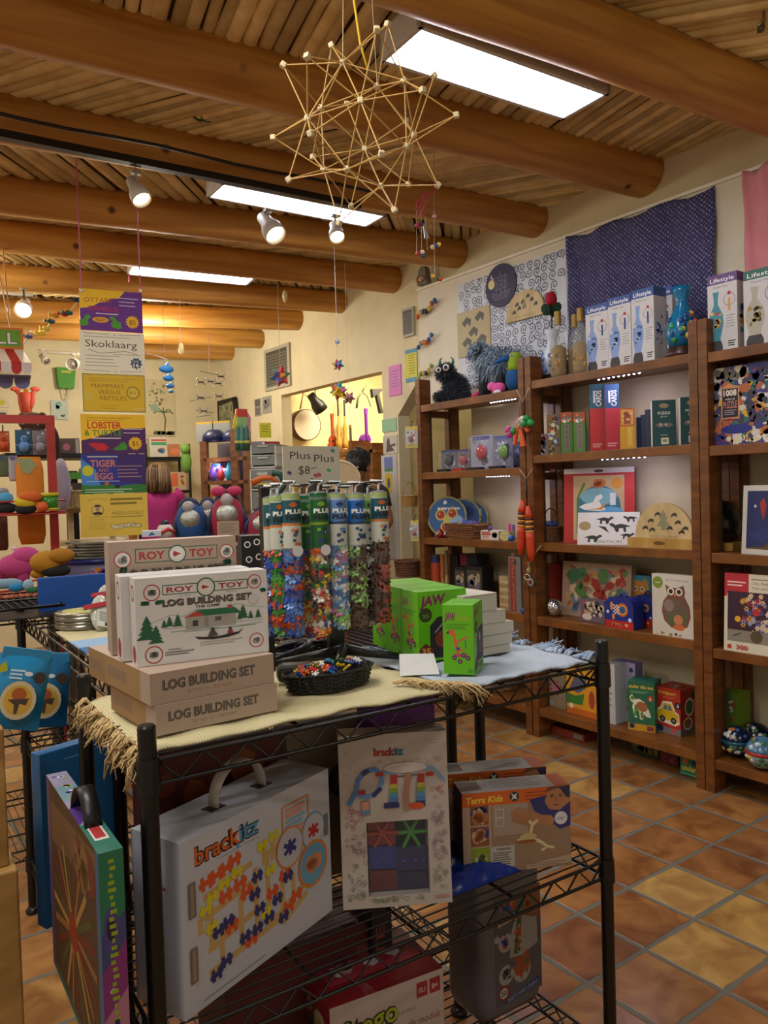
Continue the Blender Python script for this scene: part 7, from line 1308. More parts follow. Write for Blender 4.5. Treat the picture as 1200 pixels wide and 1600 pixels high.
# ---------------------------------------------------------------- banner of game posters
BR_ = R(-9); bq = ud(126.5, 450, 3.4); bx_ = V((math.cos(BR_), math.sin(BR_), 0))
def bpost(label, xl, xr, yt, yb, art, col, xsh=0):
    P = V((bq.x, bq.y, 0)); a = lx((P.x, P.y, ud(xl, (yt+yb)/2, 3.4).z), bx_, xl); b = lx(a, bx_, xr); a0 = ly(a, (0, 0, 1), yb).z; a1 = ly(a, (0, 0, 1), yt).z
    return carton('game_poster', label, 'poster', V((a.x, a.y, a0)), BR_, (b-a).length, .003, a1-a0-.002, C(col, .3, var=.01), art, group='hanging column of game posters', bevel=0)
PU = '#66258a'
def p1(c):
    c.rect(0, 0, 1, 1, PU); c.poly([(0, 1), (.72, 1), (.68, .92), (.62, .82), (.5, .80), (.42, .72), (.3, .68), (.22, .6), (.1, .54), (0, .52)], '#f2c40e'); c.text("OTTABS'", .3, .69, .11, '#a84a12', .46, bold=.0, rot=.03); c.text('GAMBOL', .37, .48, .12, '#c8282c', .5, bold=.0); c.lines(.25, .62, .41, .03, 1, C('#d8c8e0'), .025)
    for f, x in ((1, .07), (-1, .56)): c.poly([(x-.08*f, .12), (x-.08*f, .24), (x-.02*f, .26), (x+.01*f, .36), (x+.07*f, .38), (x+.1*f, .32), (x+.05*f, .26), (x+.06*f, .14), (x, .1)], '#4a9a28')
    c.poly([(.5, .1), (.48, .2), (.62, .2), (.66, .1), (.6, .07)], '#4a9a28'); c.ell(.32, .27, .13, .07, '#e0a41c'); c.lines(.24, .4, .28, .03, 2, C('#6a4a10'), .012); c.star(.83, .26, .115, .09, 14, '#e8b010'); c.text('$5', .83, .2, .11, '#2a2010', .1); c.lines(.62, .95, .82, .09, 3, C('#d0c0d8'), .02)
def p2(c):
    c.text('Skoklaarg', .48, .62, .17, '#4a4638', .8); c.line([(.12, .56), (.3, .47), (.5, .51), (.7, .54), (.88, .48)], .008, '#5a5648'); c.lines(.08, .62, .4, .08, 4, C('#a09880'), .016); c.lines(.5, .95, .45, .1, 1, C('#a09880'), .014); c.lines(.06, .8, .86, .05, 1, C('#a09880'), .014)
    for y in (.95, .06): c.line([(.05, y), (.45, y-.02)], .006, '#5a5648'); c.line([(.6, y-.02), (.95, y)], .006, '#5a5648'); c.circ(.53, y-.02, .01, '#5a5648')
    c.star(.86, .26, .1, .075, 9, '#3a4f70'); c.text('Only', .85, .29, .05, '#e0dcc8', .1); c.text('16', .86, .17, .09, '#e8e4d0', .09, bold=.03)
def p3(c):
    K = '#8a6a10'; c.frame(0, 0, 1, 1, .016, '#8a8a5a'); c.text('MAMMALS', .4, .63, .11, K, .52); c.text('VERSUS', .42, .47, .11, K, .36); c.text('REPTILES', .48, .31, .11, K, .42); c.lines(.1, .9, .86, .05, 2, C('#a8841c'), .012); c.lines(.3, .6, .16, .07, 2, C('#a8841c'), .012); c.ring(.8, .52, .115, .03, '#b08f24'); c.circ(.8, .52, .07, '#e0c440'); c.text('$12', .8, .48, .08, '#4a4014', .1); c.poly([(.03, .55), (.14, .5), (.18, .3), (.15, .12), (.12, .28), (.03, .3)], '#d8bc3a'); c.lines(.8, .98, .1, .05, 2, C('#e0d080'), .014); [c.circ(x, .95, .015, '#b0a070') for x in (.1, .3, .7, .9)]
def p4(c):
    c.rect(0, 0, 1, 1, '#4a1a58'); c.poly([(0, 1), (1, 1), (1, .66), (.62, .64), (.4, .5), (.0, .33)], '#f4c20e'); c.rect(.0, 0, .0, 0, PU); c.text('LOBSTER', .36, .64, .17, '#c8241c', .52, bold=.02); c.text('& TURTLE', .34, .46, .14, '#4a8a28', .58, bold=.02); c.lines(.15, .62, .38, .03, 1, C('#d8c8d8'), .028); c.poly([(.1, .26), (.2, .28), (.34, .26), (.42, .16), (.36, .08), (.24, .08), (.16, .18)], '#c81c24'); c.poly([(.48, .12), (.56, .2), (.6, .27), (.66, .3), (.7, .2), (.7, .1), (.52, .08)], '#3f8a28'); c.star(.83, .26, .115, .09, 14, '#e8b010'); c.text('$5', .83, .2, .12, '#2a2010', .1); c.lines(.65, .97, .62, .1, 2, C('#d0c0d8'), .02); c.lines(.08, .8, .9, .06, 2, C('#8a6a10'), .012)
def p5(c):
    c.rect(0, 0, 1, 1, '#2a2f90'); c.poly([(0, .9), (.22, .6), (.3, .1), (0, .1)], '#3f86d0'); c.poly([(.55, 1), (1, 1), (1, .2), (.6, .3)], '#3a2068'); c.poly([(0, 0), (1, 0), (1, .2), (.8, .23), (.6, .18), (.4, .24), (.2, .2), (0, .23)], '#2f7a2c'); c.text('TIGER', .34, .68, .17, '#c8785a', .4, bold=.03); c.text('AND', .34, .55, .09, '#b06a5a', .16, bold=.02); c.text('EGG', .34, .36, .16, '#c8785a', .28, bold=.03); c.circ(.1, .58, .085, '#c8c81c'); c.lines(.1, .58, .92, .04, 1, C('#c8c0b0'), .03); c.lines(.55, .95, .68, .09, 4, C('#b08a80'), .02); c.lines(.08, .6, .3, .04, 1, C('#a8b8d8'), .02); c.circ(.38, .25, .03, '#c8642a'); c.rect(.5, .14, .58, .2, '#14141a'); c.lines(.05, .8, .09, .06, 2, C('#c8d8b8'), .02)
def p6(c):
    K = '#8a7428'; c.circ(.25, .62, .09, '#3a2c1a'); c.circ(.25, .62, .083, '#d8be68'); c.ell(.25, .65, .03, .07, '#b08a60'); c.poly([(.2, .7), (.22, .74), (.28, .74), (.3, .69), (.28, .7)], '#2a1c14'); c.poly([(.17, .55), (.22, .58), (.28, .58), (.33, .55), (.3, .52), (.2, .52)], '#2a1c14'); c.line([(.1, .84), (.25, .9), (.4, .85)], .006, K); c.text('MADE LOCALLY', .7, .5, .08, K, .48); c.lines(.44, .94, .84, .1, 2, C(K), .05); c.lines(.44, .94, .44, .05, 1, C(K), .02); c.lines(.12, .4, .45, .055, 6, C('#b09a40'), .012)
    c.poly([(.42, .3), (.5, .26), (.7, .3), (.9, .26), (.88, .18), (.7, .2), (.5, .15), (.45, .2)], '#3a3018'); c.poly([(.43, .29), (.5, .25), (.7, .29), (.89, .25), (.87, .19), (.7, .21), (.5, .16), (.46, .2)], '#d8d0a0'); c.text('ONLY $10!', .68, .21, .05, '#5a4a20', .3, rot=.05)
rows = [('top poster of the hanging column, purple and yellow with green otters', 124.5, 222.5, 449, 515, p1, PU), ("cream poster lettered Skoklaarg in the hanging column", 125, 226, 515, 581, p2, '#f2ecd2'), ('mustard poster with MAMMALS VERSUS REPTILES in the hanging column', 129, 227, 582, 643, p3, '#e0b81c'), ('LOBSTER and TURTLE poster in the hanging column', 126.5, 227.5, 646, 709, p4, '#4a1a58'), ('dark blue TIGER AND EGG poster in the hanging column', 127, 228, 709, 772, p5, '#2a2f90'), ('plain yellow MADE LOCALLY poster at the bottom of the column', 126, 231, 772, 840, p6, '#e0c04c')]
for r_ in rows: bpost(r_[0], *r_[1:5], r_[5], r_[6])
for x, lab in ((127, 'pink cord holding the outer edge of the poster column'), (219, 'pink cord holding the inner edge of the poster column')):
    a = ud(x, 452, 3.4); m_ = MB(); m_.cyl(a, V((a.x, a.y, 2.82)), .003, C('#b84a6a', .6), n=6); m_.cyl(a, a+V((0, 0, -.012)), .006, C('#d8d0c8'), n=6); tag(m_.build('pink_ribbon', None), lab, 'cord', 'pink cords of the poster column')
for x, y0, y1, lab in ((201, 420, 440, 'short pink cord below the thin lit ceiling light'), (394, 392, 434, 'pink cord dangling near the end of the thin ceiling light')):
    m_ = MB(); m_.cyl(ud(x, y1, 5.2), ud(x, y0, 5.2), .004, C('#b84a6a', .6), n=6); tag(m_.build('pink_ribbon'), lab, 'cord', 'pink cords dangling from the beams')
# small green lizard on the ceiling and a curtain hook above the pink cloth
q = un(314, 186, 'Z', 2.86); m_ = MB(); m_.tube([(-.03, 0, 0), (-.01, .006, -.004), (.012, -.004, -.004), (.03, .01, 0), (.045, 0, 0)], .006, C('#2f5a24', .5), 6, taper=.002); m_.tube([(-.005, -.02, 0), (0, 0, -.003), (.01, .025, 0)], .003, C('#2f5a24', .5), 5); tag(m_.build('toy_lizard', None, q), 'tiny green toy lizard stuck between the ceiling poles', 'toy')
q = un(1194, 42, 'Z', 2.84); m_ = MB(); m_.tube([(0, 0, .05), (.0, 0, 0), (-.02, .01, -.02), (-.03, 0, .0), (-.02, -.01, .015)], .005, C('#a8a08a', .3, .7), 6); m_.sph((-.02, 0, -.01), (.012, .012, .016), C('#5a4a34', .4)); tag(m_.build('hook', None, q), 'small metal hook on the beam above the pink cloth', 'hook')
# ================================================================= BACK OF THE SHOP
def bl(x, y, dep): return ud(x, y, dep)
FR = -.62+R(90)-R(90)                       # turned to the aisle
FA = -YAW*.0
def flat(name, label, cat, x0, y0, x1, y1, dep, mat, art=None, th=.006, group=None, rz=-YAW*.5, h=None):
    a = ud(x0, y1, dep); D = V((math.cos(rz), math.sin(rz), 0)); b = lx(a, D, x1); tp = ly(a, (0, 0, 1), y0).z
    return carton(name, label, cat, a, rz, (b-a).length, th, tp-a.z, mat, art, group=group, bevel=0)
def bwall(name, label, cat, x0, y0, x1, y1, mat, art=None, th=.006, group=None, Y=7.594):
    a = un(x0, y1, 'Y', Y-th); b = lx(a, (1, 0, 0), x1); tp = ly(a, (0, 0, 1), y0).z; return carton(name, label, cat, a, 0, (b-a).length, th, tp-a.z, mat, art, group=group, bevel=0)
def rwall(name, label, cat, x0, y0, x1, y1, mat, art=None, th=.006, group=None, X=WX):
    a = un(x0, y1, 'X', X-th); b = lx(a, (0, -1, 0), x1); tp = ly(a, (0, 0, 1), y0).z; return carton(name, label, cat, a, WR, abs(b.y-a.y), th, tp-a.z, mat, art, group=group, bevel=0)
# ---- papers and vents on the shelf-side wall
vent = lambda c: (c.rect(.08, .08, .92, .92, '#4a463e'), [c.rect(.1, .1+.07*k, .9, .13+.07*k, '#6a665a') for k in range(11)])
rwall('air_vent', 'grey louvred air vent high on the wall beside the instrument opening', 'vent', 414, 548, 453, 612, '#a8a28e', vent, .02); rwall('air_vent', 'grey louvred air vent beside the edge of the cream board', 'vent', 629, 484, 646, 528, '#a8a28e', vent, .02)
note = lambda c: c.lines(.15, .9, .8, .1, 6, C('#5a4a70'), .022)
rwall('paper_note', 'pink paper note between the instrument opening and the doorway', 'note', 608, 573, 627, 620, '#c86ab0', note, group='paper notes on the wall'); rwall('paper_note', 'yellow note mounted on blue beside the cream board', 'note', 634, 548, 652, 598, '#2f8aa8', lambda c: (c.rect(.0, .12, 1, .88, '#c8c018'), c.lines(.3, .9, .8, .08, 8, C('#4a4a10'), .02)), group='paper notes on the wall')
rwall('paper_note', 'pale green paper note at eye level beside the doorway', 'note', 597, 656, 619, 676, '#8ab890', None, group='paper notes on the wall')
rwall('photo_print', 'pair of small black and white photos on the wall above the drawers', 'photo', 398, 624, 408, 651, '#a8a49a', lambda c: (c.rect(.1, .55, .9, .95, '#5a5852'), c.rect(.1, .05, .9, .5, '#6a6862')), group='photos on the wall'); rwall('photo_print', 'larger black and white photo beside the pair of small photos', 'photo', 410, 621, 424, 647, '#9a968c', lambda c: c.blobs(.08, .08, .92, .92, 8, ('#4a4844', '#7a7670'), .2, 3), group='photos on the wall')
t = rwall('wall_hanging', 'patterned square hanging with a ragged black border', 'hanging', 341, 627, 370, 680, '#14110f', lambda c: (c.poly([(.08, .06), (.88, .1), (.84, .9), (.1, .84)], '#8a8a68'), c.blobs(.12, .12, .82, .84, 60, ('#6a6a50', '#a0a07c', '#5a5a40'), .05, 5)), .01)
m_ = MB(); m_.tube([(0, 0, 0), (.01, -.02, -.12), (-.006, -.02, -.24), (.004, 0, -.34)], .03, C('#120f0e', .8), 7, taper=.012); q = un(366, 622, 'X', WX-.03); tag(m_.build('cloth_drape', None, q), 'black twisted cloth draped over the corner of the wall hanging', 'cloth')
rwall('paper_strip', 'white drawing sheet on the wall strip beside the doorway', 'paper', 599, 682, 621, 710, '#b8b4a8', lambda c: c.poly([(.2, .1), (.3, .8), (.45, .9), (.5, .5), (.9, .55), (.85, .4), (.6, .4), (.8, .15)], '#5a4038')); rwall('paper_strip', 'tall white paper strip with coloured pictures beside the doorway', 'paper', 600, 712, 624, 872, '#bcbcb6', lambda c: (c.rect(.2, .86, .75, .98, '#6a7ab8'), c.rect(.2, .84, .75, .87, '#4a8a4a'), c.rect(.22, .64, .7, .82, '#c8b02a'), c.ell(.46, .72, .1, .04, '#3a5a7a'), c.ell(.46, .76, .08, .02, '#6a4a2a'), c.lines(.15, .85, .5, .05, 6, C('#9aa0a4'), .006)))
# ---- back wall
bwall('wall_scroll', 'hanging paper scroll with a palm tree and small sea creatures', 'poster', 229, 592, 275, 681, '#c8bc94', lambda c: (c.blobs(.1, .5, .95, .97, 34, ('#7a8a70', '#5a6a5a', '#8a6a50'), .045, 3), c.line([(.62, .1), (.66, .3), (.6, .42)], .05, '#6a5a3a'), [c.line([(.6, .42), (.6+.22*math.cos(a0), .42+.07*math.sin(a0)+.02), (.6+.34*math.cos(a0), .4+.08*math.sin(a0))], .04, '#4a6a50') for a0 in (0, .7, 1.6, 2.4, 3.1)], c.blobs(.2, .02, 1, .09, 12, ('#6a8a7a', '#5a5a3a'), .12, 5), c.ell(.3, .5, .14, .07, '#8aa898')))
bwall('drawing', 'white sheet with a teal drawing beside the green paper bag', 'drawing', 80, 625, 107, 655, '#b0b8a8', lambda c: (c.blobs(.2, .4, .65, .95, 10, ('#5aa890', '#7ab8a8'), .14, 3), c.blobs(.15, .05, .9, .35, 5, ('#1f3a34',), .07, 4)))
bwall('drawing', 'sheet with a yellow shape at the edge of the back wall', 'drawing', -8, 620, 13, 636, '#c8c0a0', lambda c: c.ell(.5, .5, .3, .3, '#b8b01c')); bwall('drawing', 'sheet with a black print low on the back wall', 'drawing', -8, 640, 13, 660, '#c0b8a0', lambda c: c.rect(.4, .1, .85, .8, '#3a3834'))
p = un(103, 607, 'Y', 7.55); t = thing('paper_bag', 'upside down green paper bag with its handle hanging on the back wall', 'bag', p); m_ = MB(); bw_ = (un(118, 607, 'Y', 7.55)-un(90, 607, 'Y', 7.55)).length; bh_ = ly(p, (0, 0, 1), 575).z-p.z
m_.prism([(-bw_*.42, 0), (bw_*.42, 0), (bw_*.55, bh_), (-bw_*.52, bh_)], -.03, .04, C('#3f8a14', .6)); c = CV(m_, bw_, bh_, MX.Translation((-bw_/2, -.03, 0))); c.lines(.25, .8, .74, .1, 1, C('#a8a81c'), .12); m_.build('bag_body', t); m_ = MB(); m_.tube([(-bw_*.2+bw_*.4*k/8, -.01, -.10*math.sin(math.pi*k/8)) for k in range(9)], .006, C('#c8c0a8'), 6); m_.build('handle', t)
# red lobster puppet
q = ud(40, 656, 6.4); t = thing('lobster_puppet', 'red and orange lobster puppet hanging on the back wall', 'puppet', q); LB = C('#c8503a', .6)
def lp(x, y): return ud(x, y, 6.4)-q
m_ = MB(); m_.tube([lp(41, 614), lp(42, 628), lp(44, 645)], .05, LB, 8, taper=.03); m_.tube([lp(40, 608), lp(42, 630), lp(50, 655)], .016, C('#d8902a', .6), 6); m_.build('body', t)
for s, pts in ((1, ((36, 645), (32, 630), (31, 617), (24, 608))), (-1, ((46, 640), (51, 628), (51, 615), (55, 608)))): m_ = MB(); m_.tube([lp(*p) for p in pts], .018, LB, 7); m_.sph(lp(*pts[-1]), (.04, .02, .02), LB); m_.build('claw', t)
# ---- sign with awning
q = ud(0, 545, 4.3); SR = R(-12); sx_ = V((math.cos(SR), math.sin(SR), 0))
sa2 = ud(-62, 545, 4.3); sb2 = lx(sa2, sx_, 37); sw_ = (sb2-sa2).length; sh_ = ly(sb2, (0, 0, 1), 513).z-ly(sb2, (0, 0, 1), 546).z; sz = ly(sb2, (0, 0, 1), 546).z
def ballsign(c): c.rect(0, 0, 1, 1, '#c8701c'); c.rect(.03, .1, .96, .9, '#5f9a1c'); c.text('BALL', .52, .24, .52, '#1c2414', .78, bold=.045); c.text('BALL', .52, .24, .52, '#d8dcd4', .76, bold=.015)
t = thing('hanging_sign', 'green and orange hanging sign ending in two white letters L, above a striped awning', 'sign', V((sa2.x, sa2.y, sz)), SR); carton('sign_board', None, None, (0, 0, 0), 0, sw_, .02, sh_, '#c8701c', ballsign, parent=t)
m_ = MB(); m_.cyl((sw_*.8, 0, sh_), (sw_*.72, 0, 2.82-sz), .004, C('#c89a6a')); m_.cyl((sw_*.8, 0, sh_), (sw_*.55, 0, 2.82-sz), .004, C('#c89a6a')); m_.build('cord', t)
ah = sz-ly(sb2, (0, 0, 1), 590).z; t = thing('striped_awning', 'small red and white striped awning with scalloped edge under the hanging sign', 'awning', V((sa2.x, sa2.y, sz-.005)), SR); n = 7; dp = .16
for k in range(n):
    cl = C('#a8201c' if k % 2 == 1 else '#d0c8c0', .6); x0, x1 = sw_*1.12*k/n-.02, sw_*1.12*(k+1)/n-.02; y0_ = x0*.93; y1_ = x1*.93; m_ = MB(); rw = (x1-x0)/2
    m_.add([(y0_, 0, 0), (y1_, 0, 0), (x1+.02, -dp, -ah*.62), (x0+.02, -dp, -ah*.62)], [(0, 1, 2, 3)], cl); sc = [(x0+.02, -dp, -ah*.62), (x1+.02, -dp, -ah*.62)]+[(x0+.02+rw+rw*math.cos(math.pi*j/8), -dp, -ah*.82-ah*.18*math.sin(math.pi*j/8)) for j in range(9)]; m_.add(sc, [tuple(range(len(sc)))], cl)
    o_ = m_.build('awning_stripe', t); sm = o_.modifiers.new('s', 'SOLIDIFY'); sm.thickness = .004
m_ = MB(); m_.box((0, -.12, -ah*1.0), (sw_*1.1, .0, -ah*.98), C('#7a7aa8', .6)); 
for k in range(4): x0 = sw_*1.1*k/4; w_ = sw_*1.1/4; m_.add([(x0, 0, -ah*.9), (x0+w_*.95, 0, -ah*.9)]+[(x0+w_*.48+w_*.47*math.cos(math.pi*j/8), 0, -ah*1.1-ah*.28*math.sin(math.pi*j/8)) for j in range(9)], [tuple(range(11))], C('#7a7aa8', .6))
m_.build('lilac_scallops', t)
m_ = MB(); gp = [ud(38+ (122-38)*k/12, 536-(536-472)*k/12-6*math.sin(k*1.1), 4.6) for k in range(13)]; m_.tube(gp, .004, C('#2a2a2a')); t = thing('fish_garland', 'string of yellow, red and green paper fish between the sign and the beams', 'garland', gp[0]); o_ = MB(); o_.tube([p_-gp[0] for p_ in gp], .004, C('#c8b8a0')); o_.build('cord', t)
for k, cl in ((1, '#3a5aa0'), (2, '#c8b8a0'), (4, '#d8c02a'), (5, '#e0c83a'), (6, '#2f5a4a'), (7, '#d8a01c'), (9, '#b82a2a'), (10, '#2a5a4a'), (12, '#1c2a3a')): m_ = MB(); m_.sph(gp[k]-gp[0], (.024, .007, .015), C(cl, .6), 10); m_.prism([(-.02, 0), (-.04, .014), (-.04, -.014)], -.004, .004, C(cl, .6), MX.Translation(gp[k]-gp[0])); m_.build('fish', t)
# ---- mobiles
q = ud(258, 575, 5.8); t = thing('bird_mobile', 'mobile of bright blue paper birds hanging before the palm scroll', 'mobile', q); m_ = MB(); m_.cyl((0, 0, 0), (0, 0, 2.78-q.z), .0015, C('#8a8a80')); m_.tube([ud(228, 552, 5.8)-q, ud(245, 556, 5.8)-q, ud(262, 562, 5.8)-q], .003, C('#c8c0a8')); m_.build('thread', t)
for x, y, s in ((260, 577, 1.3), (263, 591, 1), (266, 603, .75), (267, 612, .5)): m_ = MB(); m_.sph(ud(x, y, 5.8)-q, (.045*s, .02, .022*s), C('#1f7ab8', .5), 10); m_.prism([(-.02*s, .0), (.01*s, .045*s), (.03*s, .0)], -.004, .004, C('#4a9ad0', .5), MX.Translation(ud(x, y, 5.8)-q)); m_.build('bird', t)
q = ud(327, 582, 6.0); t = thing('dragonfly_mobile', 'mobile of small brown and grey winged insects in the corner of the room', 'mobile', q); m_ = MB(); m_.cyl((0, 0, 0), ud(326, 520, 6)-q, .002, C('#a85a5a'))
m_.build('thread', t)
for xa, ya, xb, yb in ((312, 580, 341, 586), (296, 627, 330, 620), (306, 641, 334, 645), (306, 652, 330, 648)): m_ = MB(); m_.cyl(ud(xa, ya, 6)-q, ud(xb, yb, 6)-q, .0025, C('#5a5040'), n=5); m_.build('rod', t)
for x, y in ((314, 597), (329, 596), (341, 599), (313, 621), (342, 619), (318, 642), (345, 588)):
    m_ = MB(); c_ = ud(x, y, 6)-q; m_.sph(c_, (.03, .008, .006), C('#4a3a30', .6), 8)
    for a0 in (.7, -.7, 2.4, -2.4): m_.prism([(0, -.004), (.045*math.cos(a0), .03*math.sin(a0)+.008), (.05*math.cos(a0), .03*math.sin(a0)-.004)], -.002, .002, C('#8a8480', .5), MX.Translation(c_))
    m_.build('insect', t)
# ---- instrument room
def guitar(name, label, x, y0, y1, Y, col, hcol='#3a2418'):
    a = un(x, y1, 'Y', Y); h = ly(a, (0, 0, 1), y0).z-a.z; t = thing(name, label, 'instrument', a); b = h*.42; m_ = MB(); oc = []
    for k in range(40):
        s_ = 2*math.pi*k/40; r = b*.5*(1-.16*math.cos(2*s_+.0)*.9); zq = b/2+b/2*math.sin(s_); wq = b*.33*math.cos(s_)*(1.1 if math.sin(s_) < -.1 else (.72 if math.sin(s_) < .25 else .9)); oc.append((wq, zq))
    m_.prism(oc, 0, .07, C(col, .25)); c = CV(m_, b, b, MX.Translation((-b/2, 0, 0))); c.circ(.5, .6, .1, '#1c120c'); c.rect(.38, .26, .62, .3, '#2a1a10'); m_.build('body', t)
    m_ = MB(); m_.box((-b*.055, -.008, b*.8), (b*.055, .02, h*.88), C(hcol, .4)); m_.build('neck', t); m_ = MB(); m_.box((-b*.09, -.004, h*.88), (b*.09, .016, h), C(col, .3)); m_.build('headstock', t); return t
NY = 6.93
guitar('ukulele', 'small orange ukulele on the wall beside the round drum', 521, 646, 704, NY, '#a8421c', '#a8421c'); guitar('guitar', 'bright purple guitar hanging in the lit instrument room', 574, 638, 706, 6.2, '#7a2a9a', '#7a2a9a'); guitar('ukulele', 'tan ukulele in the middle of the instrument wall', 549, 664, 704, NY, '#8a5a20')
for k, (x, lab) in enumerate(((530, 'slim carved wooden figure beside the orange ukulele'), (540, 'slim carved wooden figure beside the tan ukulele'))):
    a = un(x, 700, 'Y', NY-.05); t = thing('carved_figure', lab, 'figure', a, 0, 'slim carved figures'); m_ = MB(); m_.lathe([(.03, 0), (.036, .06), (.018, .13), (.026, .2), (.01, .27), (.01, .33)], C('#c89a40', .5), 12); m_.build('body', t); m_ = MB(); m_.cyl((0, 0, .33), (0, 0, .5), .01, C('#3a2a1c', .5)); m_.build('stick', t)
a = un(478, 664, 'Y', NY-.1); rr = (un(478, 640, 'Y', NY-.1).z-un(478, 689, 'Y', NY-.1).z)/2; t = thing('frame_drum', 'round pale frame drum with a dark rim on the instrument room wall', 'drum', a); m_ = MB(); m_.cyl((0, -.03, 0), (0, -.025, 0), rr*.97, C('#d8c8b0', .7), n=36); m_.build('drum_skin', t); m_ = MB(); m_.lathe([(rr, 0), (rr, .1), (rr*.95, .1), (rr*.95, 0)], C('#4a2c18', .4), 36, MX.Rotation(R(90), 4, 'X') @ MX.Translation((0, 0, -.07))); m_.build('rim', t); m_ = MB(); m_.tube([(-.06, 0, rr), (-.02, 0, rr+.16), (.06, 0, rr+.1), (.12, 0, rr*.9)], .008, C('#a8703a', .6), 6); m_.build('strap', t)
ta2 = un(478, 609, 'X', WX+.6); tb2 = un(562, 588, 'X', WX+.6); t = thing('light_track', 'thin metal light track at the top of the instrument opening', 'light track', ta2); m_ = MB(); m_.cyl((0, 0, 0), tb2-ta2, .012, C('#5a4f3a', .4), n=8); m_.build('rail', t)
q = un(493, 628, 'X', WX+.6); spot('black spot light hanging in the instrument opening', 0, 0, q, (4.4, 6.6, 1.7), '#14110e', False, None, 1.7, 'black spots in the opening', .13)
m_ = MB(); q = un(566, 622, 'Y', 6.3); m_.tube([(-.07, 0, -.1), (-.05, 0, 0), (0, 0, .06), (.06, 0, .02), (.1, 0, -.08)], .012, C('#4a4a2a', .6), 6, taper=.004); m_.tube([(0, 0, .06), (.06, 0, .14)], .008, C('#4a4a2a', .6), 6); tag(m_.build('dried_stem', None, q), 'bent dry stems hanging above the purple guitar', 'plant'); m_ = MB(); q = un(588, 612, 'Y', 6.0); m_.prism([(-.06, .02), (.08, .03), (.02, -.02), (.06, -.2), (.03, -.2), (-.01, -.03), (-.05, -.06)], -.02, .02, C('#2a2218', .6)); tag(m_.build('toy_bird', None, q), 'dark winged bird ornament in the corner of the lit opening', 'ornament')
m_ = MB(); a = un(600, 705, 'X', WX+.55); t = thing('wood_shelf', 'brown wooden shelf frame inside the instrument opening', 'shelf', V((a.x-.05, a.y+.05, 0)), WR); 
for b0, b1 in (((-.42, .0, 0), (-.37, .2, un(576, 685, 'X', WX+.5).z)), ((-.1, 0, 0), (-.05, .2, un(596, 690, 'X', WX+.5).z))): m_ = MB(); m_.box(b0, b1, W_DARK); m_.build('post', t)
for zf in (701, 800): m_ = MB(); zz2 = un(590, zf, 'X', WX+.5).z; m_.box((-.6, 0, zz2-.03), (.0, .2, zz2), W_BOARD); m_.build('board', t)
t = thing('shop_counter', 'wooden counter with a back ledge under the instruments', 'counter', (WX+.55, 6.62, 0)); m_ = MB(); zt_ = un(540, 702, 'Y', 6.6).z; m_.box((0, 0, 0), (1.5, .28, zt_-.03), W_DARK); m_.build('body', t); m_ = MB(); m_.box((-.04, -.03, zt_-.03), (1.54, .3, zt_), W_BOARD); m_.build('top', t)
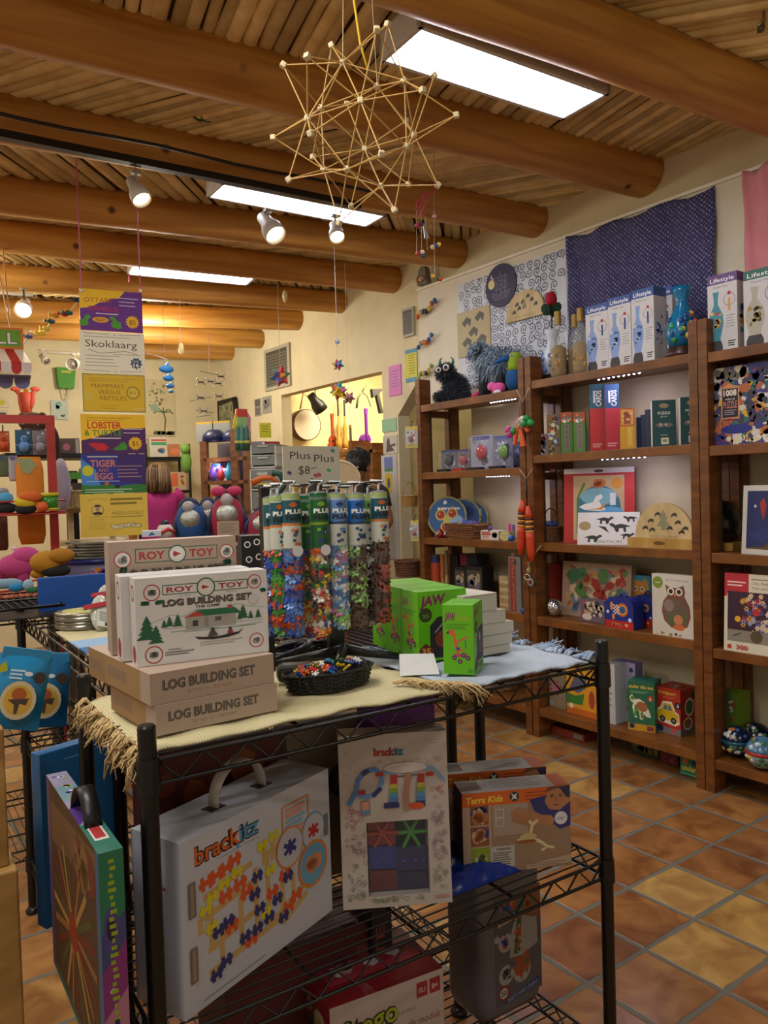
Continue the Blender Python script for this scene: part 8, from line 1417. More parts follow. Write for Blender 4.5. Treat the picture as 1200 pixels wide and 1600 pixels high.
# ---- people
SKIN = C('#a06a48', .55); SKIN2 = C('#8f5c40', .55)
def person(label, at, rz, Hh, skin, hair, dress, dress_len, sleeve, lean=0, headturn=0, bun=False, arms=None):
    t = thing('person', label, 'person', at, rz); k = Hh/1.65
    P = [(0, 0, .93), (0, 0, 1.10), (0, -.0-lean*.3, 1.28), (0, -lean*.6, 1.40), (0, -lean*.8, 1.46), (0, -lean, 1.53), (0, -lean-.01, 1.60)]; Rr = [(.15, .11), (.12, .095), (.135, .10), (.10, .07), (.048, .048), (.075, .085), (.055, .065)]; E = [(i, i+1) for i in range(6)]
    def chain(root, pts, rs):
        i = root
        for p_, r_ in zip(pts, rs): P.append(p_); Rr.append(r_ if hasattr(r_, '__len__') else (r_, r_)); E.append((i, len(P)-1)); i = len(P)-1
        return i
    for s in (-1, 1):
        chain(0, [(s*.09, 0, .84), (s*.095, 0, .5), (s*.095, .01, .12), (s*.095, -.02, .05), (s*.1, -.13, .025)], [.085, .055, .038, .036, .028])
        ap = arms[(s+1)//2]; w = chain(3, [(s*.16, -lean*.6, 1.385)]+list(ap), [.05, .044, .036, .024])
        h_ = V(ap[-1]); d = (V(ap[-1])-V(ap[-2])).normalized(); sd = d.cross(V((0, 1, .2))).normalized()
        pm = chain(w, [tuple(h_+d*.06)], [(.03, .014)])
        for f in range(4): o1 = h_+d*.06+sd*(.011*(f-1.5)); chain(pm, [tuple(o1+d*.04), tuple(o1+d*(.062+.008*(f in (1, 2)))+V((0, -.012, 0)))], [.009, .007])
        chain(w, [tuple(h_+d*.03+sd*.035), tuple(h_+d*.065+sd*.042)], [.010, .008])
    o = skinned('body', [(x*k, y*k, z*k) for x, y, z in P], E, [(a*k, b*k) for a, b in Rr], skin, t); hc = V((0, (-lean-.005)*k, 1.565*k)); hm = MX.Translation(hc) @ MX.Rotation(headturn, 4, 'Z')
    m_ = MB()
    for s in (-1, 1): m_.sph((s*.03*k, -.088*k, .0), (.013*k, .008*k, .008*k), C('#e0d8d0', .3), 8, hm); m_.sph((s*.03*k, -.095*k, .0), (.006*k, .004*k, .006*k), C('#20140c', .3), 8, hm); m_.sph((s*.082*k, .0, -.005*k), (.012*k, .02*k, .03*k), skin, 8, hm)
    m_.tube([(0, -.092*k, .005*k), (0, -.112*k, -.03*k)], .012*k, skin, 8, hm); m_.sph((0, -.09*k, -.055*k), (.024*k, .008*k, .007*k), C('#8a4038', .5), 8, hm); m_.build('face', t)
    m_ = MB(); rd = random.Random(3)
    if bun: m_.sph((0, .012*k, .03*k), (.094*k, .102*k, .088*k), C(hair, .5), 18, hm); m_.sph((0, .03*k, .115*k), (.05*k, .05*k, .045*k), C(hair, .5), 12, hm)
    else:
        m_.lathe([(.001, .115), (.06, .105), (.095, .06), (.104, .0), (.106, -.07), (.104, -.12), (.09, -.14), (.06, -.145)], C(hair, .45), 24, hm @ MX.Translation((0, .022*k, 0)), 1, .96)
    for q_ in range(90):
        a0 = rd.uniform(0, 6.28) if bun else rd.uniform(.2, 2.95); r_ = .1*k
        if bun: p0 = V((r_*.9*math.cos(a0), .01+r_*.95*math.sin(a0), .02+.05*rd.random())); m_.tube([p0, p0*1.0+V((0, .015, .045)), p0*.6+V((0, .02, .085))], .003, C(rd.choice((hair, '#1c1310', '#2a1c14')), .45), 4, hm)
        else: p0 = V((r_*1.0*math.cos(a0), .022+r_*1.02*math.sin(a0), .05)); m_.tube([p0*.75+V((0, 0, .05)), p0, p0*1.07+V((0, 0, -.09)), p0*1.06+V((rd.uniform(-.01, .01), 0, -.18-rd.random()*.03))], .0045, C(rd.choice((hair, '#5a4634', '#8a7050', '#3a2a1e')), .45), 4, hm)
    m_.build('hair', t)
    m_ = MB(); prof = [(.0, 1.445, .055, .055), (0, 1.43, .1, .075), (0, 1.39, .185, .095), (0, 1.32, .175, .12), (0, 1.22, .16, .118), (0, 1.08, .148, .112), (0, .95, .182, .135), (0, .82, .195, .14), (0, .7, .2, .14), (0, dress_len, .225, .16)]; n = 26; vs = []
    for (x, z, rx, ry) in prof:
        for j in range(n): a0 = 2*math.pi*j/n; wv_ = 1+.035*math.sin(a0*7)*(z < 1.0); vs.append((rx*k*math.cos(a0)*wv_, (ry*math.sin(a0)*wv_-lean*.6*max(0, (z-.95)/.45))*k, z*k))
    m_.add(vs, [(i*n+j, i*n+(j+1) % n, (i+1)*n+(j+1) % n, (i+1)*n+j) for i in range(len(prof)-1) for j in range(n)], dress, True)
    for s in (-1, 1): ap = [V((s*.13, -lean*.6, 1.40)), V((s*.17, -lean*.6, 1.375)), V((s*.16, -lean*.6, 1.385)).lerp(V(arms[(s+1)//2][0]), sleeve)]; m_.tube([p_*k for p_ in ap], .062*k, dress, 14, taper=.058*k)
    m_.build('clothing', t); return t
hd = ud(246, 722, 6.85); zt = hd.z; Hw = 1.60
fp = V((hd.x, hd.y, 0)); person('person with shoulder length brown hair in a magenta dress, seen from behind', fp, R(-12)+math.pi, zt/1.0*1.0 if False else max(1.5, zt/1.02), SKIN, '#6a523a', C('#8f1464', .8, bump=.15, bs=30), .52, .45, 0, .0, False, [[(-.24, -.02, 1.13), (-.30, -.06, .90)], [(.24, .02, 1.13), (.23, -.03, .90)]])
hd = ud(558, 703, 5.6); person('person with dark pinned up hair bending over a counter', V((hd.x, hd.y, 0)), R(-35), hd.z/1.03, SKIN2, '#1c1410', C('#3a3034', .8), .1, .5, .06, R(-20), True, [[(-.22, -.1, 1.16), (-.14, -.32, 1.08)], [(.22, -.1, 1.16), (.12, -.34, 1.08)]])
q = ud(533, 752, 5.0); t = thing('hand_drum', 'cream round drum on a stand beside the person with pinned up hair', 'drum', V((q.x, q.y, 0)), R(-40)); CRM = C('#c0a87e', .6); m_ = MB(); m_.cyl((0, -.05, q.z), (0, .05, q.z), .125, CRM, n=30); m_.build('drum_shell', t)
m_ = MB(); m_.tube([(.127*math.cos(math.pi*k/15), -.05, q.z+.127*math.sin(math.pi*k/15)) for k in range(31)], .007, C('#d8c8a4', .5), 6); m_.build('rim', t); m_ = MB(); m_.cyl((0, 0, .02), (0, 0, q.z-.12), .016, W_DARK); m_.cyl((0, 0, 0), (0, 0, .02), .17, W_DARK, n=20); m_.build('stand', t)
# ---- bookcase in the corner, white drawer towers and the sequinned plush
q0 = ud(312, 700, 6.4); bz = ly(V((q0.x, q0.y, 0)), (0, 0, 1), 690).z; BR2 = R(-52); bxv = V((math.cos(BR2), math.sin(BR2), 0)); q1 = lx(V((q0.x, q0.y, 1.3)), bxv, 392); bwid = V((q1.x-q0.x, q1.y-q0.y, 0)).length
t = thing('display_shelf', 'brown wooden shelf unit in the far corner, lit violet inside', 'shelf unit', V((q0.x, q0.y, 0)), BR2)
for x in (0, bwid*.62, bwid-.06): m_ = MB(); m_.box((x, 0, 0), (x+.06, .04, bz+.08*(x > 0)), W_DARK); m_.build('post', t)
m_ = MB(); m_.box((0, .3, 0), (bwid, .32, bz), C('#7a7488', .7)); m_.build('back_panel', t)
ly_ = [ly(V((q0.x, q0.y, 0)), (0, 0, 1), y).z for y in (716, 752, 800)]
for z in ly_+[.15]: m_ = MB(); m_.box((.02, 0, z-.03), (bwid-.02, .3, z), W_BOARD); m_.build('shelf', t)
lamp('POINT', tuple(V((q0.x, q0.y, ly_[0]-.06))+bxv*bwid*.3+V((.0, -.02, 0))), 1.2, (.7, .55, 1), .04, name='shelf_light')
rd = random.Random(21); nmz = ('silver', 'violet', 'blue', 'red', 'white', 'turquoise', 'orange', 'green')
for k in range(12):
    z = ly_[1] if k < 6 else ly_[2]; x = .12+(bwid*.5)*((k % 6)/6); p_ = V((q0.x, q0.y, z))+bxv*x+V((.0, .08, 0)); cl = ('#a8a8b8', '#6a4a9a', '#2f5a9a', '#a8302a', '#d0d0d0', '#2f8a9a', '#c8702a', '#3a8a4a')[k % 8]; h_ = rd.uniform(.08, .17); m_ = MB()
    if k % 2: m_.lathe([(.03, 0), (.045, h_*.3), (.03, h_*.7), (.012, h_)], C(cl, .3), 12)
    else: m_.box((-.035, -.02, 0), (.035, .03, h_), C(cl, .3)); CV(m_, .07, h_, MX.Translation((-.035, -.02, 0))).blobs(.1, .1, .9, .9, 6, ('#d0c8d8', '#4a3a6a'), .2, k)
    tag(m_.build('toy_pack' if k % 2 == 0 else 'small_toy', None, p_, BR2), nmz[k % 8]+(' pack' if k % 2 == 0 else ' toy figure')+(' on the upper board of the corner unit' if k < 6 else ' on the lower board of the corner unit'), 'toy', 'toys on the corner unit')
for x, cl, lab, r_ in ((.1, '#16234a', 'navy dome on top of the corner unit', .1), (.27, '#1c2a5a', 'second navy dome on top of the corner unit', .09)): m_ = MB(); m_.lathe([(r_, 0), (r_*.95, r_*.5), (r_*.5, r_*.95), (.001, r_)], C(cl, .4), 16); tag(m_.build('toy_dome', None, V((q0.x, q0.y, bz))+bxv*(x+.1)+V((0, .14, 0))), lab, 'toy', 'navy domes on the corner unit')
for k, (x, lab) in enumerate(((.0, 'yellow topped grey game box behind the navy domes'), (.16, 'grey and yellow game box at the wall behind the navy domes'))): carton('game_box', lab, 'game', V((q0.x, q0.y, bz))+bxv*(.06+x)+V((.0, .2, 0)), BR2, .15, .04, .17, '#8a8a84', lambda c: c.rect(0, .9, 1, 1, '#b8902a'), group='grey boxes on the corner unit')
RK = ((372, 692, 683, '#2f5a4a'), (379, 700, 676, '#3a6a5a'), (386, 692, 680, '#2a5248'))
for k, (x, yb, yt, cl) in enumerate(RK): a = ud(x, yb, 5.7); h_ = ly(a, (0, 0, 1), yt-2).z-a.z; a.z = ud(x, 704, 5.7).z; m_ = MB(); m_.lathe([(.022, 0), (.022, .1), (.018, .105), (.018, .15), (.001, .19)], C(cl, .6), 12); m_.lathe([(.0225, .05), (.0225, .07)], C('#a8a83a', .6), 12); tag(m_.build('paper_rocket', None, a), ('green paper rocket at the outer end of three on the corner unit', 'green paper rocket in the middle, tallest banded', 'green paper rocket beside the white drawers')[k], 'toy', 'green paper rockets')
a = ud(378, 682, 5.75); t = thing('paper_tower', 'red, green and yellow paper tower with pink edge above the green rockets', 'toy', a); [tag_ for tag_ in ()]; zq = 0
for f, cl in ((.06, '#b83a3a'), (.08, '#8ab070'), (.06, '#b8403a')): m_ = MB(); m_.box((-.04, -.02, zq), (.04, .02, zq+f), C(cl, .6)); m_.build('paper_block', t); zq += f
m_ = MB(); m_.prism([(-.075, .06), (-.04, .2), (-.04, .03)], -.003, .003, C('#d8b82a')); m_.prism([(.04, .0), (.04, .2), (.075, .14), (.07, .04)], -.003, .003, C('#d88aa8')); m_.build('side_flap', t)
def drawers(label, x0, x1, yt, yb, dep):
    a = ud(x0, yb, dep); b = lx(a, bxv, x1); w = (b-a).length; h = ly(a, (0, 0, 1), yt).z-a.z; t = thing('drawer_tower', label, 'drawers', a, BR2, 'white wire drawer towers'); m_ = MB(); WT = C('#b8b8b0', .5)
    for x in (0, w-.012): m_.box((x, 0, -a.z if yb > 780 else 0), (x+.012, .2, h), WT)
    m_.box((0, .19, 0), (w, .2, h), WT); [m_.box((0, 0, z), (w, .2, z+.01), WT) for z in (0, h*.5, h-.01)]; m_.build('frame', t)
    for z in (.02, h*.5+.02): m_ = MB(); m_.box((.016, .0, z), (w-.016, .17, z+h*.4), C('#7a807c', .2)); dr = m_.build('drawer', t); m_ = MB(); m_.box((w*.3, -.012, z+h*.28), (w*.7, 0, z+h*.34), WT); m_.build('drawer_pull', dr)
drawers('upper white drawer tower under the yellow card', 392, 432, 696, 732, 5.2); drawers('lower white drawer tower beside the sequinned plush toys', 392, 434, 733, 800, 5.15)
flat('paper_note', 'bright yellow card standing on the white drawers', 'note', 406, 661, 424, 684, 5.2, '#c8c414', lambda c: c.lines(.2, .85, .75, .18, 3, C('#7a7a10'), .05), group='paper notes on the wall')
flat('game_box', 'white box with a red top edge beside the white drawers', 'game', 415, 690, 439, 745, 5.35, '#b8b4a8', lambda c: (c.rect(0, .9, 1, 1, '#a8202a'), c.ell(.7, .62, .14, .1, '#6a5a4a')), .1)
q = ud(420, 752, 4.6); t = thing('parrot_toy', 'green and orange toy bird above the purple plush', 'toy', q, R(-30)); m_ = MB(); m_.tube([(-.1, 0, -.01), (-.04, 0, .02), (.02, 0, .02), (.06, 0, -.02)], .02, C('#c8601c', .5), 8, taper=.012); m_.build('wing', t); m_ = MB(); m_.tube([(.02, 0, .05), (.07, 0, .04), (.09, 0, -.03), (.05, 0, -.09)], .022, C('#1f4a3a', .5), 8, taper=.01); m_.build('body', t); m_ = MB(); m_.sph((-.02, -.02, -.02), (.05, .02, .012), C('#b0a02a', .5)); m_.build('belly', t)
TBZ = 1.10; tq = ud(350, 830, 3.7); t = thing('display_table', 'long table behind the log boxes carrying the sequinned plush toys', 'table', V((tq.x, tq.y, 0)), R(-12)); m_ = MB(); m_.box((-.45, -.18, TBZ-.03), (.5, .4, TBZ), C('#8a7a60', .5)); m_.build('tabletop', t)
for x in (-.43, .44):
    for y in (-.16, .35): m_ = MB(); m_.box((x, y, 0), (x+.04, y+.04, TBZ-.03), C('#5a4a38', .5)); m_.build('leg', t)
def plush(label, px, ytop, dep, col, dark, w, tilt=0, bow=False):
    q = ud(px, 830, dep); q.z = TBZ; H_ = ly(q, (0, 0, 1), ytop).z-TBZ; k = H_/.40; t = thing('plush_penguin', label, 'stuffed toy', q, 0, 'sequinned plush toys', rot=(0, R(tilt), R(-25))); m_ = MB(); m_.sph((0, 0, .18*k), (.12*w*k, .085*k, .18*k), C(col, .7)); m_.build('body', t); m_ = MB(); m_.sph((0, .02, .315*k), (.085*w*k, .06*k, .085*k), C(dark, .7)); m_.build('head', t)
    m_ = MB(); SQ = C('#b8bcb4', .12, .8, bump=.9, bs=160); m_.sph((0, -.06*k, .225*k), (.078*w*k, .04*k, .075*k), SQ); m_.build('sequin_belly', t); m_ = MB(); m_.sph((0, -.045*k, .325*k), (.045*w*k, .035*k, .045*k), C('#a89f9c', .3)); m_.build('face', t)
    for s in (-1, 1): m_ = MB(); m_.tube([(s*.085*w*k, 0, .26*k), (s*.125*w*k, -.01, .18*k), (s*.12*w*k, -.02, .09*k)], .026*k, C(dark, .7), 8, taper=.012*k); m_.build('flipper', t)
    if bow:
        m_ = MB(); [m_.sph((s*.035, -.02, .385*k), (.034, .016, .022), C('#b82a5a', .6), 10) for s in (-1, 1)]; m_.build('bow', t)
    return t
plush('blue sequinned plush toy at the dress end of the row', 305, 776, 3.55, '#174a84', '#141f3c', 1.05, -8); plush('blue sequinned plush toy partly behind the red one', 330, 776, 3.8, '#1c4f90', '#18233f', .9, -4); pr2 = plush('red sequinned plush toy with a pink bow and a tag', 356, 764, 3.5, '#9a1f3a', '#1a1c40', 1.0, 0, True); plush('crimson sequinned plush toy tilted against the tube rack', 397, 788, 3.4, '#8a1c3a', '#241a48', 1.0, 16); plush('purple plush toy lying behind the crimson one', 399, 772, 3.9, '#5a1f5a', '#22224a', 1.0, 30)
flat('care_tag', 'printed cardboard tag in front of the red sequinned plush', 'tag', 340, 815, 374, 838, 3.35, '#a8927c', lambda c: c.lines(.1, .9, .8, .14, 5, C('#6a5a4c'), .04))
q = ud(258, 830, 3.2); q.z -= .04; t = thing('ball_toy', 'white and red ball toy with a dark cap in front of the magenta dress', 'toy', q); m_ = MB(); m_.sph((0, 0, .04), .034, C('#c8c0b8', .4)); m_.build('body', t); m_ = MB(); m_.lathe([(.02, .066), (.016, .08), (.001, .086)], C('#1c2238', .4), 12); m_.build('cap', t); m_ = MB(); m_.tube([(-.03, -.018, .03), (0, -.034, .05), (.03, -.018, .036)], .008, C('#b8302a', .4), 6); m_.build('stripe', t)
flat('leaflet', 'white and blue leaflet lying behind the tan log box', 'paper', 222, 830, 252, 839, 2.6, '#b8c0cc', lambda c: c.poly([(.3, .1), (.7, .3), (.5, .8)], '#2f5a9a'), .05)
# ---- black wire unit behind the person in the dress
q = ud(228, 712, 7.3); t = thing('wire_shelf', 'black wire shelf of boxed toys near the back wall', 'shelf unit', V((q.x, q.y, 0)), R(-6)); q2 = lx(V((q.x, q.y, 1.3)), V((1, -.1, 0)), 298); wx = (V((q2.x, q2.y, 0))-V((q.x, q.y, 0))).length; zl = [ly(V((q.x, q.y, 0)), (0, 0, 1), y).z for y in (714, 767)]
for x in (0, wx):
    for y in (0, .35): m_ = MB(); m_.cyl((x, y, 0), (x, y, zl[0]+.12), .013, BLK, n=8); m_.build('post', t)
for z in zl+[.25]: m_ = MB(); m_.box((0, 0, z-.03), (wx, .35, z), BLK); m_.build('shelf', t)
fw = V((math.cos(R(-6)), math.sin(R(-6)), 0))
def onbw(label, x0, x1, z, yt, mat, art=None, name='toy_box', cat='toy'): 
    a = lx(V((q.x, q.y, z)), fw, x0)+V((0, .03, 0)); b = lx(a, fw, x1); return carton(name, label, cat, a, R(-6), (b-a).length, .12, ly(a, (0, 0, 1), yt).z-z, mat, art)
onbw('white rimmed toy box with a green stripe on the black wire shelf', 236, 262, zl[0], 683, '#b8b4a4', lambda c: (c.rect(.1, .6, .95, .75, '#3a8a5a'), c.rect(.1, .8, .95, .9, '#b04a3a'), c.blobs(.4, .1, .9, .5, 8, ('#c88a2a', '#3a6a9a'), .12, 2))); onbw('orange pictured box beside the green striped toy box', 264, 286, zl[0], 694, '#a86a44', lambda c: (c.ell(.5, .45, .3, .25, '#c8704a'), c.rect(.8, 0, 1, 1, '#b0a894'))); onbw('white and orange picture book pack on the lower wire shelf', 260, 292, zl[1], 738, '#b8a088', lambda c: (c.rect(.3, .2, .6, .95, '#c8603a'), c.blobs(.6, .1, .95, .9, 8, ('#c8a030', '#a03a2a'), .1, 4)))
q3 = ud(291, 722, 7.1); m_ = MB(); m_.sph((0, 0, 0), (.05, .04, .1), C('#5f8a34', .7)); m_.sph((-.01, -.01, .12), (.045, .04, .05), C('#6a963a', .7)); tag(m_.build('plush_toy', None, q3), 'green plush toy hung on the end of the black wire shelf', 'stuffed toy')
# ---- red wire rack and its toys
RW = C('#b02a22', .4); DR = 3.5; q = ud(78, 655, DR); RR = R(-8); rv = V((math.cos(RR), math.sin(RR), 0)); rx = -.55
t = thing('wire_rack', 'bright red metal rack of plush toys at the edge of the shop', 'display rack', V((q.x, q.y, 0)), RR); zt_ = q.z
for x in (0, rx): m_ = MB(); m_.box((x-.018, -.01, .0), (x+.018, .01, zt_), RW); m_.build('upright', t)
m_ = MB(); m_.box((rx, -.012, zt_-.02), (.018, .012, zt_+.016), RW); m_.build('top_bar', t)
zb1, zb2 = [ly(V((q.x, q.y, 0)), (0, 0, 1), y).z for y in (782, 799)]; zc1 = ly(V((q.x, q.y, 0)), (0, 0, 1), 912).z
for z in (zb1, zb2): m_ = MB(); m_.tube([(rx, -.02, z), (rx, -.2, z), (.03, -.2, z), (.03, -.02, z)], .004, RW, 6); m_.build('basket_wire', t)
m_ = MB(); m_.box((rx, -.2, zb2-.01), (.03, 0, zb2-.006), RW); m_.box((rx, -.28, zc1-.02), (.1, .0, zc1-.014), RW); m_.build('tray', t)
for z in (zc1, zc1+.03): m_ = MB(); m_.tube([(rx, -.02, z), (rx, -.3, z), (.13, -.3, z+.03), (.13, -.02, z+.03)], .004, RW, 6); m_.build('basket_wire', t)
for x in (-.5, -.4, -.25, -.1): m_ = MB(); m_.cyl((x, -.2, zb2), (x, -.2, zb1), .003, RW, n=6); m_.build('basket_wire', t)
def rl(x, y, dep=DR-.05): return ud(x, y, dep)
def hungplush(label, px, py, cardc, col, x0, x1, y0, y1):
    a = rl(x0, y1); b = lx(a, rv, x1); w = (b-a).length; h = ly(a, (0, 0, 1), y0).z-a.z; t = thing('plush_toy', label, 'stuffed toy', a, RR, 'carded plush toys on the red rack'); m_ = MB(); m_.box((0, .02, 0), (w, .024, h), C(cardc, .5)); c = CV(m_, w, h, MX.Translation((0, .02, 0))); c.circ(.8, .88, .09, '#c8c8c8'); m_.build('card', t)
    m_ = MB(); m_.sph((w*.5, -.01, h*.3), (w*.34, .035, h*.24), C(col, .8)); m_.sph((w*.52, -.01, h*.6), (w*.24, .03, h*.16), C(col, .8)); m_.build('body', t)
    for s in (-1, 1): m_ = MB(); m_.tube([(w*.5+s*w*.25, -.01, h*.36), (w*.5+s*w*.5, -.015, h*.36)], h*.05, C(col, .8), 6, taper=h*.025); m_.build('arm', t)
    m_ = MB(); [m_.sph((w*.52+s*w*.09, -.04, h*.64), w*.05, C('#14141a', .3), 8) for s in (-1, 1)]; m_.build('eye', t); m_ = MB(); m_.tube([(w*.5, .02, h), (w*.5, 0, h+.02), (w*.5, .05, h+.03)], .003, C('#3a3a3a'), 5); m_.build('hook', t)
hungplush('orange carded plush with black glasses on the red rack', 0, 0, '#b85a1c', '#c8501c', -4, 16, 673, 706); hungplush('blue plush on a teal card on the red rack', 0, 0, '#1f5a7a', '#5a86b8', 25, 51, 671, 710); hungplush('grey plush on a grey card next to the red upright', 0, 0, '#7a747a', '#8a8690', 52, 73, 672, 710)
def longtoy(label, x, y0, y1, r, col, acc, dep=DR-.03): 
    a = rl(x, y1, dep); h = ly(a, (0, 0, 1), y0).z-a.z; t = thing('plush_toy', label, 'stuffed toy', a, RR); m_ = MB(); m_.lathe([(r*.8, 0), (r, h*.1), (r, h*.85), (r*.8, h)], C(col, .7), 16, None, 1, .4); m_.build('body', t); m_ = MB(); m_.prism([(-r*.9, h*.98), (r*.1, h*.98), (r*.5, h*.9), (-r*.1, h*.8), (-r*.5, h*.82)], -r*.45, -r*.4, C(acc, .6)); m_.build('leaf_patch', t); return t
longtoy('long orange plush with a pale green leaf hung on the red rack', 51, 714, 850, .056, '#c8780c', '#8a9a6a'); longtoy('dull green packed toy at the edge of the red rack', 4, 712, 745, .032, '#5a6a4a', '#4a5a7a'); longtoy('pale lilac packed toy beside the long orange plush', 22, 712, 752, .02, '#a8a4a8', '#6a5aa0'); longtoy('brown plush hanging low at the edge of the red rack', 2, 800, 860, .03, '#5a3418', '#2a1a10')
def lump(name, label, pts, cols, dep, cat='stuffed toy', eyes=False):
    q = ud(pts[0][0], pts[0][1], dep); t = thing(name, label, cat, q, RR); 
    for k, ((x, y, rx_, ry_), cl) in enumerate(zip(pts, cols)): m_ = MB(); c_ = ud(x, y, dep)-q; s = dep/FPX; m_.sph(MX.Rotation(-RR, 3, 'Z') @ c_, (rx_*s, min(rx_, ry_)*s*.8, ry_*s), C(cl, .8, bump=.15), 14); m_.build(('body', 'head', 'limb', 'patch', 'tag', 'patch')[min(k, 5)], t)
    return t
lump('plush_toy', 'yellow and black plush curled in the red basket', ((40, 784, 16, 11), (48, 776, 18, 9), (40, 795, 16, 9)), ('#c8b01c', '#c8601c', '#14141a'), 3.25); lump('plush_toy', 'light blue and black plush in the red basket', ((8, 778, 12, 9), (4, 768, 9, 6), (8, 794, 18, 9)), ('#4a9ac0', '#8a8a8c', '#14161c'), 3.25)
q = ud(78, 796, 3.3); t = thing('dough_tub', 'small green tub with a yellow lid at the end of the red basket', 'tub', q); m_ = MB(); m_.lathe([(.03, 0), (.036, .055)], C('#2f7a1c', .35), 16); m_.build('tub', t); m_ = MB(); m_.lathe([(.038, .055), (.038, .07), (.001, .07)], C('#b8b41c', .35), 16); m_.build('lid', t); m_ = MB(); m_.lathe([(.037, -.004), (.037, .006)], C('#b8a01c', .35), 16); m_.build('base', t)
q = ud(67, 792, 3.25); m_ = MB(); m_.sph((0, 0, 0), .022, C('#c8501c', .6)); tag(m_.build('plush_toy', None, q), 'small orange plush ball beside the green tub', 'stuffed toy')
lump('plush_toy', 'deep pink plush animal lying on the lower red tray', ((28, 884, 30, 20), (40, 868, 20, 14), (8, 896, 14, 9), (36, 900, 10, 14), (29, 896, 8, 7), (22, 857, 4, 3)), ('#b03a74', '#b8407c', '#b03a74', '#a8346c', '#d898b0', '#d8c0c8'), 3.0); lump('plush_toy', 'mustard plush animal with an orange tag on the lower red tray', ((74, 878, 26, 18), (96, 868, 20, 12), (60, 896, 12, 8), (88, 892, 22, 10), (92, 868, 8, 7)), ('#a87408', '#a06c08', '#a87408', '#101014', '#c87a2a'), 2.95)
lump('plush_toy', 'pale blue plush with a bright blue tag under the red tray', ((10, 912, 24, 8), (44, 914, 8, 9), (26, 918, 12, 7), (50, 922, 9, 5)), ('#7a98ac', '#8aa4b4', '#1f7aa8', '#1f6a3a'), 2.7)
lump('plush_toy', 'brown bear plush sitting behind the top of the red rack', ((52, 660, 22, 16), (52, 690, 26, 26), (35, 650, 6, 6), (66, 650, 6, 6)), ('#4a2c14', '#3f2512', '#5a3a1c', '#4a2c14'), 4.4); lump('plush_toy', 'black plush animal beside the box with the pink toy', ((84, 700, 10, 34), (82, 690, 8, 14)), ('#241812', '#2a1c14'), 4.5)
lump('plush_toy', 'grey shark plush standing on its tail behind the red rack', ((95, 760, 15, 42), (95, 732, 9, 16), (86, 755, 8, 3)), ('#9a92a0', '#a49ca4', '#3a3440'), 4.0)
flat('toy_box', 'clear fronted box holding a round pink toy behind the red rack', 'toy', 91, 685, 124, 712, 4.7, '#5a4a40', lambda c: (c.circ(.4, .5, .18, '#b86a80'), c.rect(.84, .05, 1, .95, '#b0aca4')), .1)
m_ = MB(); m_.box((-.3, 0, 0), (.4, .3, .03), C('#14100e', .5)); q = ud(95, 716, 4.65); tq2 = thing('wall_shelf', 'dark shelf board carrying the clear fronted box', 'shelf', q); m_.build('board', tq2)
q = ud(117, 757, 4.62); t = thing('bin_stand', 'slim dark stand holding two toy bins behind the poster column', 'stand', V((q.x, q.y, 0))); m_ = MB(); m_.box((-.03, .05, 0), (.03, .1, ud(117, 735, 4.6).z), BLK); m_.build('post', t); m_ = MB(); m_.box((-.15, -.1, 0), (.15, .15, .03), BLK); m_.build('base', t)
for k, (x, y, cl, lab) in enumerate(((117, 735, '#4a8a2a', 'green and yellow toys in a bin behind the poster column'), (120, 752, '#3a2a20', 'dark toys in a bin behind the poster column'))): q = ud(x, y, 4.6); m_ = MB(); rd = random.Random(k); [m_.sph((rd.uniform(-.06, .06), rd.uniform(-.02, .02), rd.uniform(-.02, .02)), rd.uniform(.016, .03), C(rd.choice((cl, '#b8a02a', '#a05a2a', '#6a6a5a')), .6), 8) for _ in range(1)]; m_.box((-.08, 0, -.05), (.08, .08, -.01), C(cl, .6)); tag(m_.build('toy_bin', None, q), lab, 'bin')
q = ud(112, 850, 4.2); t = thing('wood_rack', 'natural wooden stand with straw baskets behind the poster column', 'stand', V((q.x, q.y, 0)), RR); LW = wood('light_stand', '#a08a5c', '#c8b488', (3, 3, 8), .6)
for x in (-.01, .2): m_ = MB(); m_.box((x, 0, 0), (x+.025, .03, ud(112, 760, 4.2).z), LW); m_.build('post', t)
for y in (766, 795, 846): m_ = MB(); zz3 = ud(112, y, 4.2).z; m_.box((-.06, -.05, zz3-.02), (.28, .2, zz3), LW); m_.build('board', t)
q = ud(122, 794, 4.15); basket('basket', 'straw basket on the natural wooden stand', q, .08, .06, .09, weave('straw2', '#a08a58', '#d0c090', 700, .8))
q = ud(155, 890, 3.6); t = thing('glass_jar', 'wide clear jar of silver lids with a blue rim behind the blue board', 'jar', V((q.x, q.y, ud(155, 905, 3.6).z))); m_ = MB(); jr = .155; jt = ud(155, 842, 3.6).z-ud(155, 905, 3.6).z; m_.lathe([(jr*.95, .0), (jr, jt*.45)], C('#6a6a8a', .4), 24); CVj = CV(m_, 2*jr, jt*.4, MX.Translation((-jr, -jr*1.0, .0))); CVj.blobs(.2, .05, .8, .95, 14, ('#c8801c', '#8a2a4a', '#b0a8c8', '#5a4a9a'), .08, 3); m_.build('tub', t); m_ = MB(); m_.lathe([(jr*1.05, jt*.45), (jr*1.05, jt*.56), (jr, jt*.56)], C('#162a6a', .3), 24); m_.build('rim', t)
for k in range(6): m_ = MB(); m_.cyl((.02*math.sin(k*2), .0, jt*(.57+.07*k)), (.02*math.sin(k*2), 0, jt*(.61+.07*k)), jr*.86, C('#8a8a80', .25, .7), n=22); m_.build('metal_lid', t)
t = thing('display_table', 'plain table carrying the clear jar at the back', 'table', V((q.x, q.y+.1, 0))); zj = ud(155, 905, 3.6).z; m_ = MB(); m_.box((-.2, -.25, zj-.03), (.2, .15, zj-.001), C('#6a5a48', .5)); m_.build('tabletop', t)
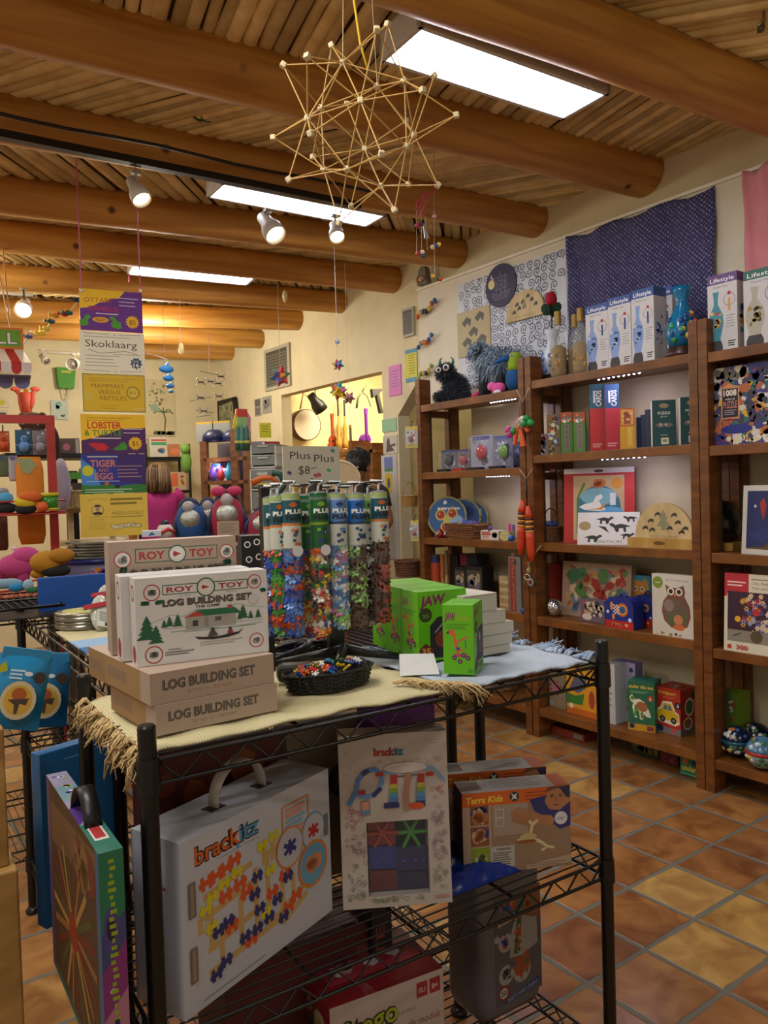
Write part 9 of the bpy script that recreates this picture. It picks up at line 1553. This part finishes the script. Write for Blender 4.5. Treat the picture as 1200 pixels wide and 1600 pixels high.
for x in (-.18, .14):
    for y in (-.23, .1): m_ = MB(); m_.box((x, y, 0), (x+.04, y+.04, zj-.03), C('#4a3c30', .5)); m_.build('leg', t)
q = ud(22, 952, 2.35); t = thing('wire_tray', 'shallow black mesh tray on the cart at the red rack end', 'tray', V((q.x-.16, q.y, CZ+.004)), CA); m_ = MB(); m_.box((0, 0, .0), (.3, .22, .004), C('#1c1a18', .4))
for k in range(14): m_.cyl((0, .22*k/13, .03), (.3, .22*k/13, .03), .0015, BLK, n=5); m_.cyl((.3*k/13, 0, .032), (.3*k/13, .22, .032), .0015, BLK, n=5)
m_.build('mesh', t); m_ = MB(); m_.tube([(0, 0, .034), (.3, 0, .034), (.3, .22, .034), (0, .22, .034), (0, 0, .034)], .004, BLK, 6); m_.build('rim', t)
# things seen through the doorway behind the shelves
a = un(676, 700, 'X', 4.85); b = un(700, 640, 'X', 4.85)
def dwall(name, label, cat, x0, y0, x1, y1, mat, art=None, th=.02, X=4.89):
    a = un(x0, y1, 'X', X-th); b = lx(a, (0, -1, 0), x1); tp = ly(a, (0, 0, 1), y0).z; return carton(name, label, cat, a, WR, abs(b.y-a.y), th, tp-a.z, mat, art, bevel=0)
dwall('framed_picture', 'black and white picture of a brush arc seen through the doorway', 'picture', 668, 662, 702, 700, '#c8c4b0', lambda c: (c.poly([(0, 0), (1, 0), (1, .25), (.7, .4), (.4, .35), (.1, .6), (0, .5)], '#1a1c1c'), c.line([(.05, .6), (.3, .85), (.7, .9), (.95, .8)], .03, '#2a2a2a')))
dwall('paper_note', 'blue paper note above the brush picture in the doorway', 'note', 668, 643, 684, 662, '#5aa0b8', lambda c: c.lines(.3, .9, .7, .25, 2, C('#2a4a5a'), .04))
flat('toy_bag', 'black bag printed with white rings behind the log boxes', 'bag', 379, 838, 416, 905, 1.95, '#101012', lambda c: [c.ring(x, y, .14, .05, '#c8c8c4') for x, y in ((.25, .8), (.65, .85), (.3, .45), (.72, .5))], .08)
for x, y, lab in ((283, 545, 'small glass bulb hanging on a thread before the far beams'), (445, 463, 'small glass bulb hanging from the end of a beam')):
    q = ud(x, y, 5.6); t = thing('hanging_bulb', lab, 'bulb', q, 0, 'small hanging glass bulbs'); m_ = MB(); m_.sph((0, 0, 0), (.02, .02, .045), C('#d8c890', .1, a=.6), 10); m_.build('glass', t); m_ = MB(); m_.cyl((0, 0, .04), (0, 0, 2.76-q.z), .0015, C('#a89a80'), n=5); m_.build('thread', t)
m_ = MB(); m_.cyl(un(-30, 455, 'Z', 2.64), un(52, 461, 'Z', 2.64), .012, C('#d0c8b8', .4), n=8); tag(m_.build('light_track'), 'white lighting bar above the striped awning', 'light track')
